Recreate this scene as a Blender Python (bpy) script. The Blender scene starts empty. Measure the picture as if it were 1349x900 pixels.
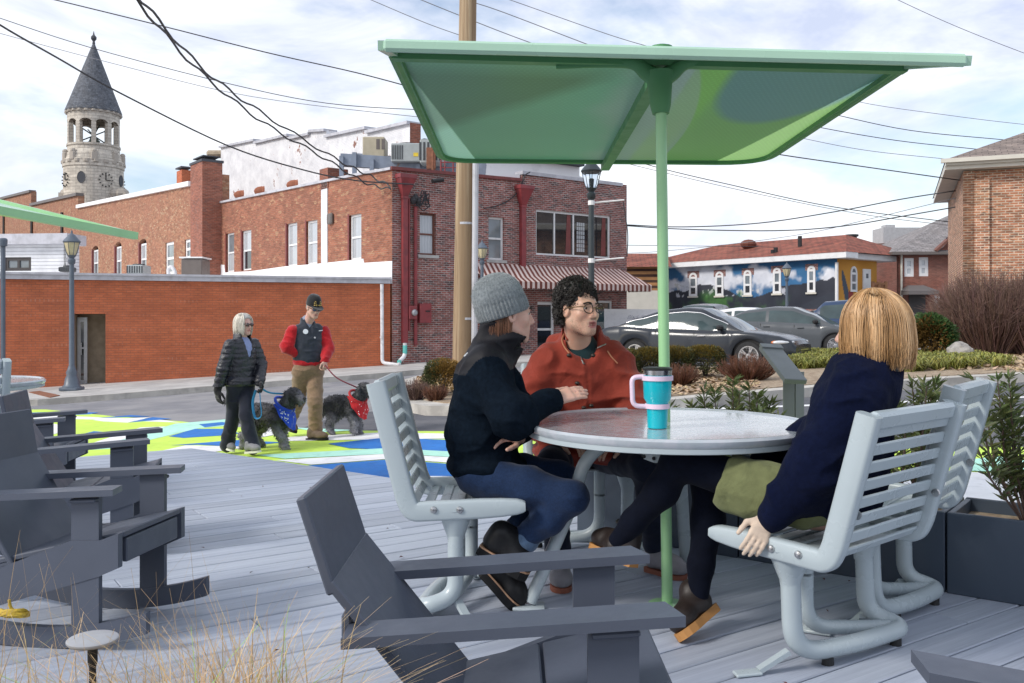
import bpy, math, random
import numpy as np
from mathutils import Vector, Matrix
from mathutils.geometry import tessellate_polygon
PI = math.pi
rnd = random.Random(7)
S = bpy.context.scene
COL = S.collection
# ---------------------------------------------------------------- camera frame
F_PX, CX, HOR, CAMH = 1195.0, 674.5, 420.0, 1.17
def P(px, py, Y):
 return Vector(((px - CX) * Y / F_PX, Y, CAMH - (py - HOR) * Y / F_PX))
def Pz(px, py, z):
 Y = (CAMH - z) * F_PX / (py - HOR)
 return Vector(((px - CX) * Y / F_PX, Y, z))
def ground(x, y):
 return -0.2 + (0.05 * max(x, -40.0) if x < 0 else 0.03 * min(x, 10.0))
def G(px, py, dz=0.0):
 kx = (px - CX) / F_PX; kz = (py - HOR) / F_PX
 s = 0.05 if px < CX else 0.03
 Y = (CAMH + 0.2) / (kz + s * kx)
 x = kx * Y
 return Vector((x, Y, ground(x, Y) + dz))
def V(*a): return Vector(a)
def lerp(a, b, t): return a + (b - a) * t
# ---------------------------------------------------------------- mesh builder
class MB:
 def __init__(s):
  s.v = []; s.f = []; s.m = []; s.uv = None; s.col = []
 def add(s, vs, fs, m=0):
  o = len(s.v); s.v.extend([tuple(p) for p in vs])
  for f in fs: s.f.append(tuple(i + o for i in f)); s.m.append(m)
  return s
 def box(s, c, size, R=None, m=0, bev=0.0):
  hx, hy, hz = size[0] / 2, size[1] / 2, size[2] / 2
  b = min(bev, hx * .9, hy * .9, hz * .9)
  c = Vector(c)
  if b <= 0:
   vs = [Vector((x * hx, y * hy, z * hz)) for x in (-1, 1) for y in (-1, 1) for z in (-1, 1)]
   fs = [(0, 1, 3, 2), (4, 6, 7, 5), (0, 4, 5, 1), (2, 3, 7, 6), (0, 2, 6, 4), (1, 5, 7, 3)]
  else:
   vs = []; idx = {}
   for x in (-1, 1):
    for y in (-1, 1):
     for z in (-1, 1):
      for a in range(3):
       h = [hx - b, hy - b, hz - b]; h[a] += b
       idx[(x, y, z, a)] = len(vs); vs.append(Vector((x * h[0], y * h[1], z * h[2])))
   fs = []
   for a in range(3):
    p, q = (a + 1) % 3, (a + 2) % 3
    for sg in (-1, 1):
     def k(u, w):
      t = [0, 0, 0]; t[a] = sg; t[p] = u; t[q] = w; return idx[(*t, a)]
     f = [k(-1, -1), k(1, -1), k(1, 1), k(-1, 1)]
     fs.append(tuple(f if sg > 0 else f[::-1]))
   for a in range(3):          # edges parallel to axis a
    p, q = (a + 1) % 3, (a + 2) % 3
    for u in (-1, 1):
     for w in (-1, 1):
      def k2(e, ax):
       t = [0, 0, 0]; t[a] = e; t[p] = u; t[q] = w; return idx[(*t, ax)]
      f = [k2(-1, p), k2(1, p), k2(1, q), k2(-1, q)]
      fs.append(tuple(f if u * w < 0 else f[::-1]))
   for x in (-1, 1):
    for y in (-1, 1):
     for z in (-1, 1):
      f = [idx[(x, y, z, 0)], idx[(x, y, z, 1)], idx[(x, y, z, 2)]]
      fs.append(tuple(f if x * y * z > 0 else f[::-1]))
  if R is not None: vs = [R @ p for p in vs]
  return s.add([p + c for p in vs], fs, m)
 def beam(s, a, b, w, h, up=(0, 0, 1), m=0, bev=0.0):
  a, b = Vector(a), Vector(b); d = b - a; L = d.length; d = d / L
  up = Vector(up); x = d.cross(up)
  if x.length < 1e-6: x = d.cross(Vector((1, 0, 0)))
  x.normalize(); u = x.cross(d)
  R = Matrix((d, x, u)).transposed()
  return s.box((a + b) / 2, (L, w, h), R, m, bev)
 def tube(s, pts, r, n=8, m=0, cap=True, flat=None):
  pts = [Vector(p) for p in pts]; N = len(pts)
  rs = list(r) if hasattr(r, '__len__') else [r] * N
  vs = []; prev = None
  for i, p in enumerate(pts):
   t = (pts[min(i + 1, N - 1)] - pts[max(i - 1, 0)])
   if t.length < 1e-9: t = Vector((0, 0, 1))
   t.normalize()
   if prev is None:
    a = t.orthogonal().normalized()
   else:
    a = prev - t * prev.dot(t)
    if a.length < 1e-6: a = t.orthogonal()
    a.normalize()
   prev = a; b = t.cross(a)
   for k in range(n):
    th = 2 * PI * k / n
    vs.append(p + (a * math.cos(th) + b * math.sin(th) * (flat or 1.0)) * rs[i])
  fs = []
  for i in range(N - 1):
   for k in range(n):
    k2 = (k + 1) % n
    fs.append((i * n + k, i * n + k2, (i + 1) * n + k2, (i + 1) * n + k))
  if cap and n > 2:
   fs.append(tuple(range(n - 1, -1, -1))); fs.append(tuple((N - 1) * n + k for k in range(n)))
  return s.add(vs, fs, m)
 def lathe(s, c, prof, n=24, axis=(0, 0, 1), m=0, cap=True):
  c = Vector(c); ax = Vector(axis).normalized(); a = ax.orthogonal().normalized(); b = ax.cross(a)
  vs = []
  for (r, z) in prof:
   for k in range(n):
    th = 2 * PI * k / n
    vs.append(c + ax * z + (a * math.cos(th) + b * math.sin(th)) * r)
  fs = []
  for i in range(len(prof) - 1):
   for k in range(n):
    k2 = (k + 1) % n
    fs.append((i * n + k, i * n + k2, (i + 1) * n + k2, (i + 1) * n + k))
  if cap:
   fs.append(tuple(range(n - 1, -1, -1))); fs.append(tuple((len(prof) - 1) * n + k for k in range(n)))
  return s.add(vs, fs, m)
 def prism(s, poly, off, m=0, holes=()):
  off = Vector(off); loops = [[Vector(p) for p in poly]] + [[Vector(p) for p in h] for h in holes]
  flat = [p for L in loops for p in L]; n = len(flat)
  tris = tessellate_polygon(loops)
  nrm = Vector((0, 0, 0))
  L0 = loops[0]
  for i in range(len(L0)): nrm += L0[i].cross(L0[(i + 1) % len(L0)])
  fs = []
  for t in tris:
   a, b, c = (flat[i] for i in t)
   g = (b - a).cross(c - a)
   if g.length < 1e-12: continue
   same = g.dot(off) > 0
   front = t if same else t[::-1]
   fs.append(tuple(i + n for i in front)); fs.append(tuple(front[::-1]))
  o = 0
  for li, L in enumerate(loops):
   k = len(L)
   area = Vector((0, 0, 0))
   for i in range(k): area += L[i].cross(L[(i + 1) % k])
   ccw = area.dot(off) > 0
   if li > 0: ccw = not ccw
   for i in range(k):
    j = (i + 1) % k
    f = (o + i, o + j, o + j + n, o + i + n)
    fs.append(f if ccw else f[::-1])
   o += k
  return s.add(flat + [p + off for p in flat], fs, m)
 def sphere(s, c, r, nu=12, nv=8, R=None, m=0):
  r = Vector(r) if hasattr(r, '__len__') else Vector((r, r, r)); c = Vector(c)
  vs = [Vector((0, 0, r.z))]; fs = []
  for i in range(1, nv):
   ph = PI * i / nv
   for k in range(nu):
    th = 2 * PI * k / nu
    vs.append(Vector((r.x * math.sin(ph) * math.cos(th), r.y * math.sin(ph) * math.sin(th), r.z * math.cos(ph))))
  vs.append(Vector((0, 0, -r.z))); L = len(vs) - 1
  for k in range(nu):
   k2 = (k + 1) % nu
   fs.append((0, 1 + k, 1 + k2))
   for i in range(nv - 2):
    a = 1 + i * nu
    fs.append((a + k, a + nu + k, a + nu + k2, a + k2))
   a = 1 + (nv - 2) * nu
   fs.append((a + k, L, a + k2))
  if R is not None: vs = [R @ p for p in vs]
  return s.add([p + c for p in vs], fs, m)
ROOTS = {}
def root_of(o):
 while o.parent: o = o.parent
 return o
def np_mesh(name, v, faces, mats=(), mi=None, smooth=True, uv=None, col=None):
 me = bpy.data.meshes.new(name)
 v = np.asarray(v, dtype=np.float32).reshape(-1, 3)
 if isinstance(faces, np.ndarray):
  nf, k = faces.shape
  me.vertices.add(len(v)); me.vertices.foreach_set('co', v.ravel())
  me.loops.add(nf * k); me.loops.foreach_set('vertex_index', faces.astype(np.int32).ravel())
  me.polygons.add(nf)
  me.polygons.foreach_set('loop_start', np.arange(0, nf * k, k, dtype=np.int32))
  me.polygons.foreach_set('loop_total', np.full(nf, k, dtype=np.int32))
 else:
  tot = np.array([len(f) for f in faces], dtype=np.int32); nf = len(faces)
  me.vertices.add(len(v)); me.vertices.foreach_set('co', v.ravel())
  me.loops.add(int(tot.sum())); me.loops.foreach_set('vertex_index', np.fromiter((i for f in faces for i in f), dtype=np.int32))
  me.polygons.add(nf)
  me.polygons.foreach_set('loop_start', np.concatenate(([0], np.cumsum(tot)[:-1])).astype(np.int32))
  me.polygons.foreach_set('loop_total', tot)
 for m in mats: me.materials.append(m)
 if mi is not None: me.polygons.foreach_set('material_index', np.asarray(mi, dtype=np.int32))
 me.polygons.foreach_set('use_smooth', np.full(nf, bool(smooth)))
 me.update(calc_edges=True)
 if col is not None:
  a = me.color_attributes.new('tint', 'FLOAT_COLOR', 'POINT')
  c = np.ones((len(v), 4), dtype=np.float32); c[:, :np.asarray(col).shape[1]] = col
  a.data.foreach_set('color', c.ravel())
 if uv is not None:
  ul = me.uv_layers.new(name='UVMap'); li = np.empty(len(me.loops), dtype=np.int32)
  me.loops.foreach_get('vertex_index', li)
  ul.data.foreach_set('uv', np.asarray(uv, dtype=np.float32)[li].ravel())
 me.validate()
 return me
def tag(o, label=None, cat=None, group=None, kind=None):
 if label: o['label'] = label
 if cat: o['category'] = cat
 if group: o['group'] = group
 if kind: o['kind'] = kind
 return o
def thing(name, label, cat, loc=(0, 0, 0), rotz=0.0, group=None, scale=None):
 o = bpy.data.objects.new(name, None); COL.objects.link(o)
 o.location = loc; o.rotation_euler = (0, 0, rotz); o.empty_display_size = .1
 if scale: o.scale = scale
 return tag(o, label, cat, group)
def rootmat(o):
 r = root_of(o)
 return Matrix.LocRotScale(r.location, r.rotation_euler, r.scale)
def link(name, me, parent=None, label=None, loc=None):
 o = bpy.data.objects.new(name, me); COL.objects.link(o)
 if parent: o.parent = parent
 if label: o['label'] = label
 if loc is not None: o.location = loc
 return o
def obj(name, mb, mats, parent=None, world=True, smooth=False, angle=None, uv=None, col=None, label=None):
 """one mesh object. Points are in world space when world, else in the thing's own frame"""
 if not isinstance(mats, (list, tuple)): mats = [mats]
 if isinstance(mb, MB): v, f, mi = np.array([tuple(p) for p in mb.v], dtype=np.float64), mb.f, mb.m
 else: v, f, mi = mb
 v = np.asarray(v, dtype=np.float64)
 loc = None
 if parent is not None:
  if world:
   I = np.array(rootmat(parent).inverted())
   v = v @ I[:3, :3].T + I[:3, 3]
 elif world:
  loc = Vector(((v[:, 0].min() + v[:, 0].max()) / 2, (v[:, 1].min() + v[:, 1].max()) / 2, v[:, 2].min()))
  v = v - np.array(loc)
 me = np_mesh(name, v, f, mats, mi, smooth or angle is not None, uv, col)
 if angle is not None: me.set_sharp_from_angle(angle=math.radians(angle))
 return link(name, me, parent, label, loc)
def struct(name, mb, mats, **k):
 o = obj(name, mb, mats, **k); o['kind'] = 'structure'; return o
def copy_tree(o, parent=None):
 c = o.copy(); COL.objects.link(c); c.parent = parent
 for ch in [x for x in o.children]: copy_tree(ch, c)
 return c
def dup(o, loc, rotz, label=None, group=None, scale=None):
 c = copy_tree(o); c.location = loc; c.rotation_euler = (0, 0, rotz)
 if scale: c.scale = scale
 if label: c['label'] = label
 if group: c['group'] = group
 return c
def arc(c, r, a0, a1, n, u=(1, 0, 0), w=(0, 0, 1)):
 c, u, w = Vector(c), Vector(u), Vector(w)
 return [c + u * (r * math.cos(lerp(a0, a1, i / n))) + w * (r * math.sin(lerp(a0, a1, i / n))) for i in range(n + 1)]
def spline(pts, n=8):
 pts = [Vector(p) for p in pts]; q = [pts[0] * 2 - pts[1]] + pts + [pts[-1] * 2 - pts[-2]]
 out = []
 for i in range(len(pts) - 1):
  a, b, c, d = q[i:i + 4]
  for k in range(n):
   t = k / n
   out.append(.5 * ((2 * b) + (c - a) * t + (2 * a - 5 * b + 4 * c - d) * t * t + (3 * b - a - 3 * c + d) * t ** 3))
 out.append(pts[-1]); return out
def fillet(pts, r, n=6):
 pts = [Vector(p) for p in pts]; out = [pts[0]]
 for i in range(1, len(pts) - 1):
  a, b, c = pts[i - 1], pts[i], pts[i + 1]
  u, w = (a - b), (c - b); l = min(r, u.length * .48, w.length * .48); u.normalize(); w.normalize()
  p0, p1 = b + u * l, b + w * l
  for k in range(n + 1):
   t = k / n
   out.append(p0 * (1 - t) ** 2 + b * 2 * t * (1 - t) + p1 * t * t)
 out.append(pts[-1]); return out
# ---------------------------------------------------------------- signed distance fields
class Field:
 def __init__(s, lo, hi, h):
  s.lo = np.array(lo, dtype=np.float32); s.h = h
  s.n = np.maximum(4, np.ceil((np.array(hi) - np.array(lo)) / h).astype(int) + 1)
  s.f = np.full(tuple(s.n), 10.0, dtype=np.float32)
 def _sl(s, lo, hi):
  a = np.clip(np.floor((np.array(lo) - s.lo) / s.h).astype(int), 0, s.n)
  b = np.clip(np.ceil((np.array(hi) - s.lo) / s.h).astype(int) + 1, 0, s.n)
  sl = tuple(slice(int(a[i]), int(max(b[i], a[i]))) for i in range(3))
  ax = [(np.arange(sl[i].start, sl[i].stop, dtype=np.float32) * s.h + s.lo[i]) for i in range(3)]
  return sl, ax[0][:, None, None], ax[1][None, :, None], ax[2][None, None, :]
 def _mix(s, sl, d, k, op):
  f = s.f[sl]
  if f.size == 0: return
  if op == '-': d = -d
  if op == '+':
   r = np.minimum(f, d)
   if k > 0: r -= np.square(np.maximum(k - np.abs(f - d), 0)) * (1 / (4 * k))
  else:
   r = np.maximum(f, d)
   if k > 0: r += np.square(np.maximum(k - np.abs(f - d), 0)) * (1 / (4 * k))
  s.f[sl] = r
 def cone(s, a, b, ra, rb=None, k=.02, op='+', fl=None):
  rb = ra if rb is None else rb
  a = np.array(a, dtype=np.float32); b = np.array(b, dtype=np.float32)
  R = max(ra, rb) + k + 3 * s.h
  sl, x, y, z = s._sl(np.minimum(a, b) - R, np.maximum(a, b) + R)
  ba = b - a; L2 = float(ba @ ba) + 1e-12
  t = np.clip(((x - a[0]) * ba[0] + (y - a[1]) * ba[1] + (z - a[2]) * ba[2]) / L2, 0, 1)
  dx, dy, dz = x - a[0] - t * ba[0], y - a[1] - t * ba[1], z - a[2] - t * ba[2]
  d = np.sqrt(dx * dx + dy * dy + dz * dz) - (ra + (rb - ra) * t)
  s._mix(sl, d, k, op); return s
 def chain(s, pts, rs, k=.02, op='+'):
  for i in range(len(pts) - 1): s.cone(pts[i], pts[i + 1], rs[i], rs[i + 1], k, op)
  return s
 def ell(s, c, r, R=None, k=.02, op='+'):
  c = np.array(c, dtype=np.float32); r = np.array(r, dtype=np.float32)
  A = np.eye(3) if R is None else np.array(R)
  e = np.sqrt(((A * r[None, :]) ** 2).sum(1)) + k + 3 * s.h
  sl, x, y, z = s._sl(c - e, c + e)
  x, y, z = x - c[0], y - c[1], z - c[2]
  q = [(A[0, i] * x + A[1, i] * y + A[2, i] * z) for i in range(3)]
  k0 = np.sqrt(sum((q[i] / r[i]) ** 2 for i in range(3)))
  k1 = np.sqrt(sum((q[i] / r[i] ** 2) ** 2 for i in range(3))) + 1e-6
  d = k0 * (k0 - 1) / k1
  d = np.where(k0 < 1e-3, -r.min(), d).astype(np.float32)
  s._mix(sl, d, k, op); return s
 def box(s, c, r, R=None, rad=.005, k=.0, op='+'):
  c = np.array(c, dtype=np.float32); r = np.array(r, dtype=np.float32)
  A = np.eye(3) if R is None else np.array(R)
  e = (np.abs(A) * r[None, :]).sum(1) + k + 3 * s.h
  sl, x, y, z = s._sl(c - e, c + e)
  x, y, z = x - c[0], y - c[1], z - c[2]
  q = [np.abs(A[0, i] * x + A[1, i] * y + A[2, i] * z) - (r[i] - rad) for i in range(3)]
  d = np.sqrt(sum(np.maximum(a, 0) ** 2 for a in q)) + np.minimum(np.maximum(np.maximum(q[0], q[1]), q[2]), 0) - rad
  s._mix(sl, d.astype(np.float32), k, op); return s
 def plane(s, p, n, k=0.0):
  n = np.array(Vector(n).normalized(), dtype=np.float32); p = np.array(p, dtype=np.float32)
  sl, x, y, z = s._sl(s.lo, s.lo + s.n * s.h)
  d = (x - p[0]) * n[0] + (y - p[1]) * n[1] + (z - p[2]) * n[2]
  s._mix(sl, -d.astype(np.float32), k, '-'); return s
 def disp(s, fn, band=.06):
  idx = np.nonzero(np.abs(s.f) < band)
  p = np.stack(idx, 1).astype(np.float32) * s.h + s.lo
  s.f[idx] += fn(p).astype(np.float32); return s
 def mesh(s, relax=1):
  f = s.f; h = s.h; sg = f < 0
  c = np.zeros(tuple(s.n - 1), dtype=np.int8)
  offs = [(i, j, k) for i in (0, 1) for j in (0, 1) for k in (0, 1)]
  n0, n1, n2 = s.n
  for (i, j, k) in offs: c += sg[i:n0 - 1 + i, j:n1 - 1 + j, k:n2 - 1 + k]
  act = (c > 0) & (c < 8); ii = np.nonzero(act); N = len(ii[0])
  idx = np.full(c.shape, -1, dtype=np.int32); idx[ii] = np.arange(N)
  val = [f[ii[0] + o[0], ii[1] + o[1], ii[2] + o[2]] for o in offs]
  acc = np.zeros((N, 3), dtype=np.float64); cnt = np.zeros(N)
  for a in range(8):
   for b in range(a + 1, 8):
    da = np.array(offs[b]) - np.array(offs[a])
    if np.abs(da).sum() != 1: continue
    m = (val[a] < 0) != (val[b] < 0)
    t = np.where(m, val[a] / np.where(m, val[a] - val[b], 1), 0)
    acc += np.where(m[:, None], np.array(offs[a])[None, :] + t[:, None] * da[None, :], 0); cnt += m
  v = (np.stack(ii, 1) + acc / cnt[:, None]) * h + s.lo
  fs = []
  for ax in range(3):
   o1, o2 = (ax + 1) % 3, (ax + 2) % 3
   A = [slice(None)] * 3; B = [slice(None)] * 3
   A[ax] = slice(0, -1); B[ax] = slice(1, None)
   for o in (o1, o2): A[o] = slice(1, -1); B[o] = slice(1, -1)
   ea, eb = sg[tuple(A)], sg[tuple(B)]
   e = np.nonzero(ea != eb); flip = ea[e]
   base = [e[0].copy(), e[1].copy(), e[2].copy()]
   base[o1] = base[o1] + 1; base[o2] = base[o2] + 1
   def cell(d1, d2):
    b = [base[0], base[1], base[2]]; b[o1] = b[o1] - d1; b[o2] = b[o2] - d2
    return idx[b[0], b[1], b[2]]
   q = np.stack([cell(1, 1), cell(0, 1), cell(0, 0), cell(1, 0)], 1)
   q[~flip] = q[~flip][:, ::-1]
   fs.append(q)
  fs = np.concatenate(fs); fs = fs[(fs >= 0).all(1)]
  for _ in range(relax):
   a = np.zeros_like(v); n = np.zeros(len(v))
   for k in range(4):
    i, j = fs[:, k], fs[:, (k + 1) % 4]
    for d in range(3):
     a[:, d] += np.bincount(i, v[j, d], len(v)) + np.bincount(j, v[i, d], len(v))
    n += np.bincount(i, minlength=len(v)) + np.bincount(j, minlength=len(v))
   v = v * .5 + .5 * a / np.maximum(n, 1)[:, None]
  return v, fs
def sdf_obj(name, F, mats, parent, matfn=None, relax=1, world=True, label=None, colfn=None):
 v, fs = F.mesh(relax)
 if not isinstance(mats, (list, tuple)): mats = [mats]
 mi = None
 if matfn is not None:
  ce = v[fs].mean(1); mi = matfn(ce)
 return obj(name, (v, fs, mi), mats, parent, world=world, smooth=True, label=label, col=colfn(v) if colfn else None)
def vnoise(p, freq, seed=0):
 q = p * freq + seed * 17.13; i = np.floor(q).astype(np.int64); u = q - i; u = u * u * (3 - 2 * u)
 def hsh(a, b, c):
  n = (a * 374761393 + b * 668265263 + c * 2147483647 + seed * 974634) & 0x7fffffff
  n = ((n ^ (n >> 13)) * 1274126177) & 0x7fffffff
  return ((n ^ (n >> 16)) & 0xffff) / 32767.5 - 1
 r = 0
 for a in (0, 1):
  for b in (0, 1):
   for c in (0, 1):
    w = (u[:, 0] if a else 1 - u[:, 0]) * (u[:, 1] if b else 1 - u[:, 1]) * (u[:, 2] if c else 1 - u[:, 2])
    r = r + w * hsh(i[:, 0] + a, i[:, 1] + b, i[:, 2] + c)
 return r
def fbm(p, freq, oct=3, seed=0):
 r = 0; a = 1
 for o in range(oct): r = r + a * vnoise(p, freq * 2 ** o, seed + o); a *= .5
 return r
# ---------------------------------------------------------------- materials
MATS = {}
def _new(name):
 m = bpy.data.materials.new(name); m.use_nodes = True
 nt = m.node_tree; b = nt.nodes['Principled BSDF']; MATS[name] = m
 return m, nt, b
def N(nt, t, **k):
 n = nt.nodes.new(t)
 for a, v in k.items():
  if a.startswith('i_'): n.inputs[a[2:].replace('_', ' ')].default_value = v
  else: setattr(n, a, v)
 return n
def ramp(nt, fac, stops, interp='LINEAR'):
 r = N(nt, 'ShaderNodeValToRGB'); e = r.color_ramp.elements; r.color_ramp.interpolation = interp
 while len(e) < len(stops): e.new(.5)
 for i, (p, c) in enumerate(stops):
  e[i].position = p; e[i].color = (c[0], c[1], c[2], 1) if hasattr(c, '__len__') else (c, c, c, 1)
 nt.links.new(fac, r.inputs[0]); return r.outputs[0]
def mixc(nt, fac, a, b, mode='MIX'):
 n = N(nt, 'ShaderNodeMix', data_type='RGBA', blend_type=mode)
 for s, v in ((n.inputs[0], fac), (n.inputs[6], a), (n.inputs[7], b)):
  if isinstance(v, (int, float)): s.default_value = v
  elif isinstance(v, (tuple, list)): s.default_value = (v[0], v[1], v[2], 1)
  else: nt.links.new(v, s)
 return n.outputs[2]
def math_(nt, op, a, b=0.0, c=None):
 n = N(nt, 'ShaderNodeMath', operation=op)
 for i, v in enumerate((a, b) if c is None else (a, b, c)):
  if isinstance(v, (int, float)): n.inputs[i].default_value = v
  else: nt.links.new(v, n.inputs[i])
 return n.outputs[0]
def noise(nt, vec, scale, detail=4, rough=.55, dist=0.0):
 n = N(nt, 'ShaderNodeTexNoise'); n.inputs['Scale'].default_value = scale; n.inputs['Detail'].default_value = detail
 n.inputs['Roughness'].default_value = rough; n.inputs['Distortion'].default_value = dist
 if vec is not None: nt.links.new(vec, n.inputs['Vector'])
 return n.outputs['Fac']
def coord(nt, kind='Object', scale=None):
 t = N(nt, 'ShaderNodeTexCoord'); o = t.outputs[kind]
 if scale:
  mp = N(nt, 'ShaderNodeMapping'); mp.inputs['Scale'].default_value = scale
  nt.links.new(o, mp.inputs['Vector']); o = mp.outputs[0]
 return o
def bump(nt, b, h, strength=.3, dist=.01):
 n = N(nt, 'ShaderNodeBump'); n.inputs['Strength'].default_value = strength; n.inputs['Distance'].default_value = dist
 nt.links.new(h, n.inputs['Height']); nt.links.new(n.outputs[0], b.inputs['Normal'])
def mat(name, col, rough=.6, var=.12, vs=6.0, bmp=.0, bs=60.0, bd=.004, metal=0.0, coat=0.0, spec=.5, stretch=None, tint=False, sheen=0.0, col2=None, c2s=4.0, c2t=(.45, .6)):
 m, nt, b = _new(name)
 vec = coord(nt, 'Object', stretch)
 n1 = noise(nt, vec, vs, 5)
 lo = tuple(c * (1 - var) for c in col); hi = tuple(min(1, c * (1 + var)) for c in col)
 c = ramp(nt, n1, [(.3, lo), (.7, hi)])
 if col2:
  n2 = noise(nt, vec, c2s, 6, .6)
  c = mixc(nt, ramp(nt, n2, [(c2t[0], 0), (c2t[1], 1)]), c, col2)
 if tint:
  a = N(nt, 'ShaderNodeAttribute', attribute_name='tint'); c = mixc(nt, 1.0, c, a.outputs['Color'], 'MULTIPLY')
 nt.links.new(c, b.inputs['Base Color'])
 b.inputs['Roughness'].default_value = rough; b.inputs['Metallic'].default_value = metal
 b.inputs['Coat Weight'].default_value = coat; b.inputs['Specular IOR Level'].default_value = spec
 if coat: b.inputs['Coat Roughness'].default_value = .05
 if sheen: b.inputs['Sheen Weight'].default_value = sheen
 if rough > .15:
  r = ramp(nt, noise(nt, vec, vs * 2.3, 4), [(.3, max(.03, rough - .08)), (.7, min(1, rough + .08))]); nt.links.new(r, b.inputs['Roughness'])
 if bmp: bump(nt, b, noise(nt, vec, bs, 4, .6), bmp, bd)
 return m
def brickmat(name, c1, c2, mortar, bw=.21, bh=.072, ms=.009, dark=None, darkamt=.0, stain=(.25, .2, .17), stainamt=.25, var=.35, white=None, seed=0.0, courses=0):
 m, nt, b = _new(name)
 uv = coord(nt, 'UV')
 br = N(nt, 'ShaderNodeTexBrick'); nt.links.new(uv, br.inputs['Vector'])
 br.inputs['Scale'].default_value = 1; br.inputs['Brick Width'].default_value = bw; br.inputs['Row Height'].default_value = bh
 br.inputs['Mortar Size'].default_value = ms; br.inputs['Mortar Smooth'].default_value = .2; br.inputs['Bias'].default_value = -.1
 br.inputs['Color1'].default_value = (*c1, 1); br.inputs['Color2'].default_value = (*c2, 1); br.inputs['Mortar'].default_value = (*mortar, 1)
 c = br.outputs['Color']
 mp = N(nt, 'ShaderNodeMapping'); mp.inputs['Scale'].default_value = (1 / bw * .93, 1 / bh, 1); mp.inputs['Location'].default_value = (seed, seed, 0)
 nt.links.new(uv, mp.inputs['Vector'])
 wn = N(nt, 'ShaderNodeTexVoronoi'); wn.inputs['Scale'].default_value = 1.0; nt.links.new(mp.outputs[0], wn.inputs['Vector'])
 sep = N(nt, 'ShaderNodeSeparateColor'); nt.links.new(wn.outputs['Color'], sep.inputs[0])
 c = mixc(nt, 1.0, c, ramp(nt, sep.outputs[0], [(0, 1 - var), (1, 1 + var)]), 'MULTIPLY')
 if dark:
  c = mixc(nt, math_(nt, 'MULTIPLY', ramp(nt, sep.outputs[1], [(1 - darkamt - .03, 0), (1 - darkamt + .03, 1)]), math_(nt, 'SUBTRACT', 1.0, br.outputs['Fac'])), c, dark)
 big = noise(nt, uv, .6, 6, .65)
 c = mixc(nt, math_(nt, 'MULTIPLY', ramp(nt, big, [(.42, 0), (.75, 1)]), stainamt), c, stain)
 big2 = noise(nt, uv, 1.7, 5, .6)
 c = mixc(nt, 1.0, c, ramp(nt, big2, [(.25, .82), (.75, 1.15)]), 'MULTIPLY')
 if courses:
  st_ = N(nt, 'ShaderNodeMapping'); st_.inputs['Scale'].default_value = (.3, 5.5, 1); nt.links.new(uv, st_.inputs[0])
  c = mixc(nt, 1.0, c, ramp(nt, noise(nt, st_.outputs[0], 1.0, 6, .65), [(.28, .9), (.5, 1.0), (.72, 1.1)]), 'MULTIPLY'); c = mixc(nt, ramp(nt, noise(nt, uv, .45, 7, .7), [(.5, 0), (.75, .5)]), c, (.3, .1, .06))
  sp = N(nt, 'ShaderNodeSeparateXYZ'); nt.links.new(uv, sp.inputs[0])
  row = ramp(nt, math_(nt, 'FRACT', math_(nt, 'DIVIDE', sp.outputs[1], courses)), [(0, 1), (.17, 0)], 'CONSTANT')
  dot = ramp(nt, math_(nt, 'FRACT', math_(nt, 'DIVIDE', sp.outputs[0], .11)), [(0, 1), (.3, 0)], 'CONSTANT')
  k = math_(nt, 'MULTIPLY', math_(nt, 'MULTIPLY', row, dot), ramp(nt, noise(nt, uv, .9, 4), [(.45, 0), (.7, .4)]))
  c = mixc(nt, k, c, (.5, .28, .19))
 if white is not None:       # worn paint over the bricks
  fl = noise(nt, uv, 2.2, 8, .72); fl2 = noise(nt, uv, .35, 4, .6)
  k = ramp(nt, math_(nt, 'ADD', fl, math_(nt, 'MULTIPLY', fl2, .5)), [(white, 0), (white + .05, 1)])
  pc = ramp(nt, noise(nt, uv, 1.1, 6, .7), [(.3, (.55, .55, .58)), (.6, (.78, .78, .8))])
  pc = mixc(nt, 1.0, pc, ramp(nt, br.outputs['Fac'], [(0, 1.0), (1, .9)]), 'MULTIPLY')
  c = mixc(nt, k, pc, c)
 nt.links.new(c, b.inputs['Base Color']); b.inputs['Roughness'].default_value = .85
 h = math_(nt, 'ADD', math_(nt, 'MULTIPLY', math_(nt, 'SUBTRACT', 1.0, br.outputs['Fac']), 1.0), math_(nt, 'MULTIPLY', noise(nt, uv, 60, 3), .3))
 bump(nt, b, h, .5, .012)
 return m
def glassmat(name, col, rough=.06, curtain=None, spec=.9):
 m, nt, b = _new(name)
 vec = coord(nt, 'Object')
 c = ramp(nt, noise(nt, vec, 1.3, 3), [(.3, tuple(x * .7 for x in col)), (.7, tuple(x * 1.3 for x in col))])
 if curtain:
  w = N(nt, 'ShaderNodeTexWave'); w.inputs['Scale'].default_value = 3.0; w.inputs['Distortion'].default_value = 2.5; w.inputs['Detail'].default_value = 2
  nt.links.new(coord(nt, 'UV'), w.inputs['Vector'])
  c = mixc(nt, ramp(nt, w.outputs['Fac'], [(.2, .55), (.8, 1)]), c, curtain)
 nt.links.new(c, b.inputs['Base Color']); b.inputs['Roughness'].default_value = rough; b.inputs['Specular IOR Level'].default_value = spec
 b.inputs['Coat Weight'].default_value = .6 if 'car' not in name else 0
 return m
def clear_glass(name, tintc=(.9, .95, .95)):
 m, nt, b = _new(name)
 b.inputs['Base Color'].default_value = (*tintc, 1); b.inputs['Roughness'].default_value = .03
 b.inputs['Transmission Weight'].default_value = 1.0; b.inputs['IOR'].default_value = 1.2
 return m
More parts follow.
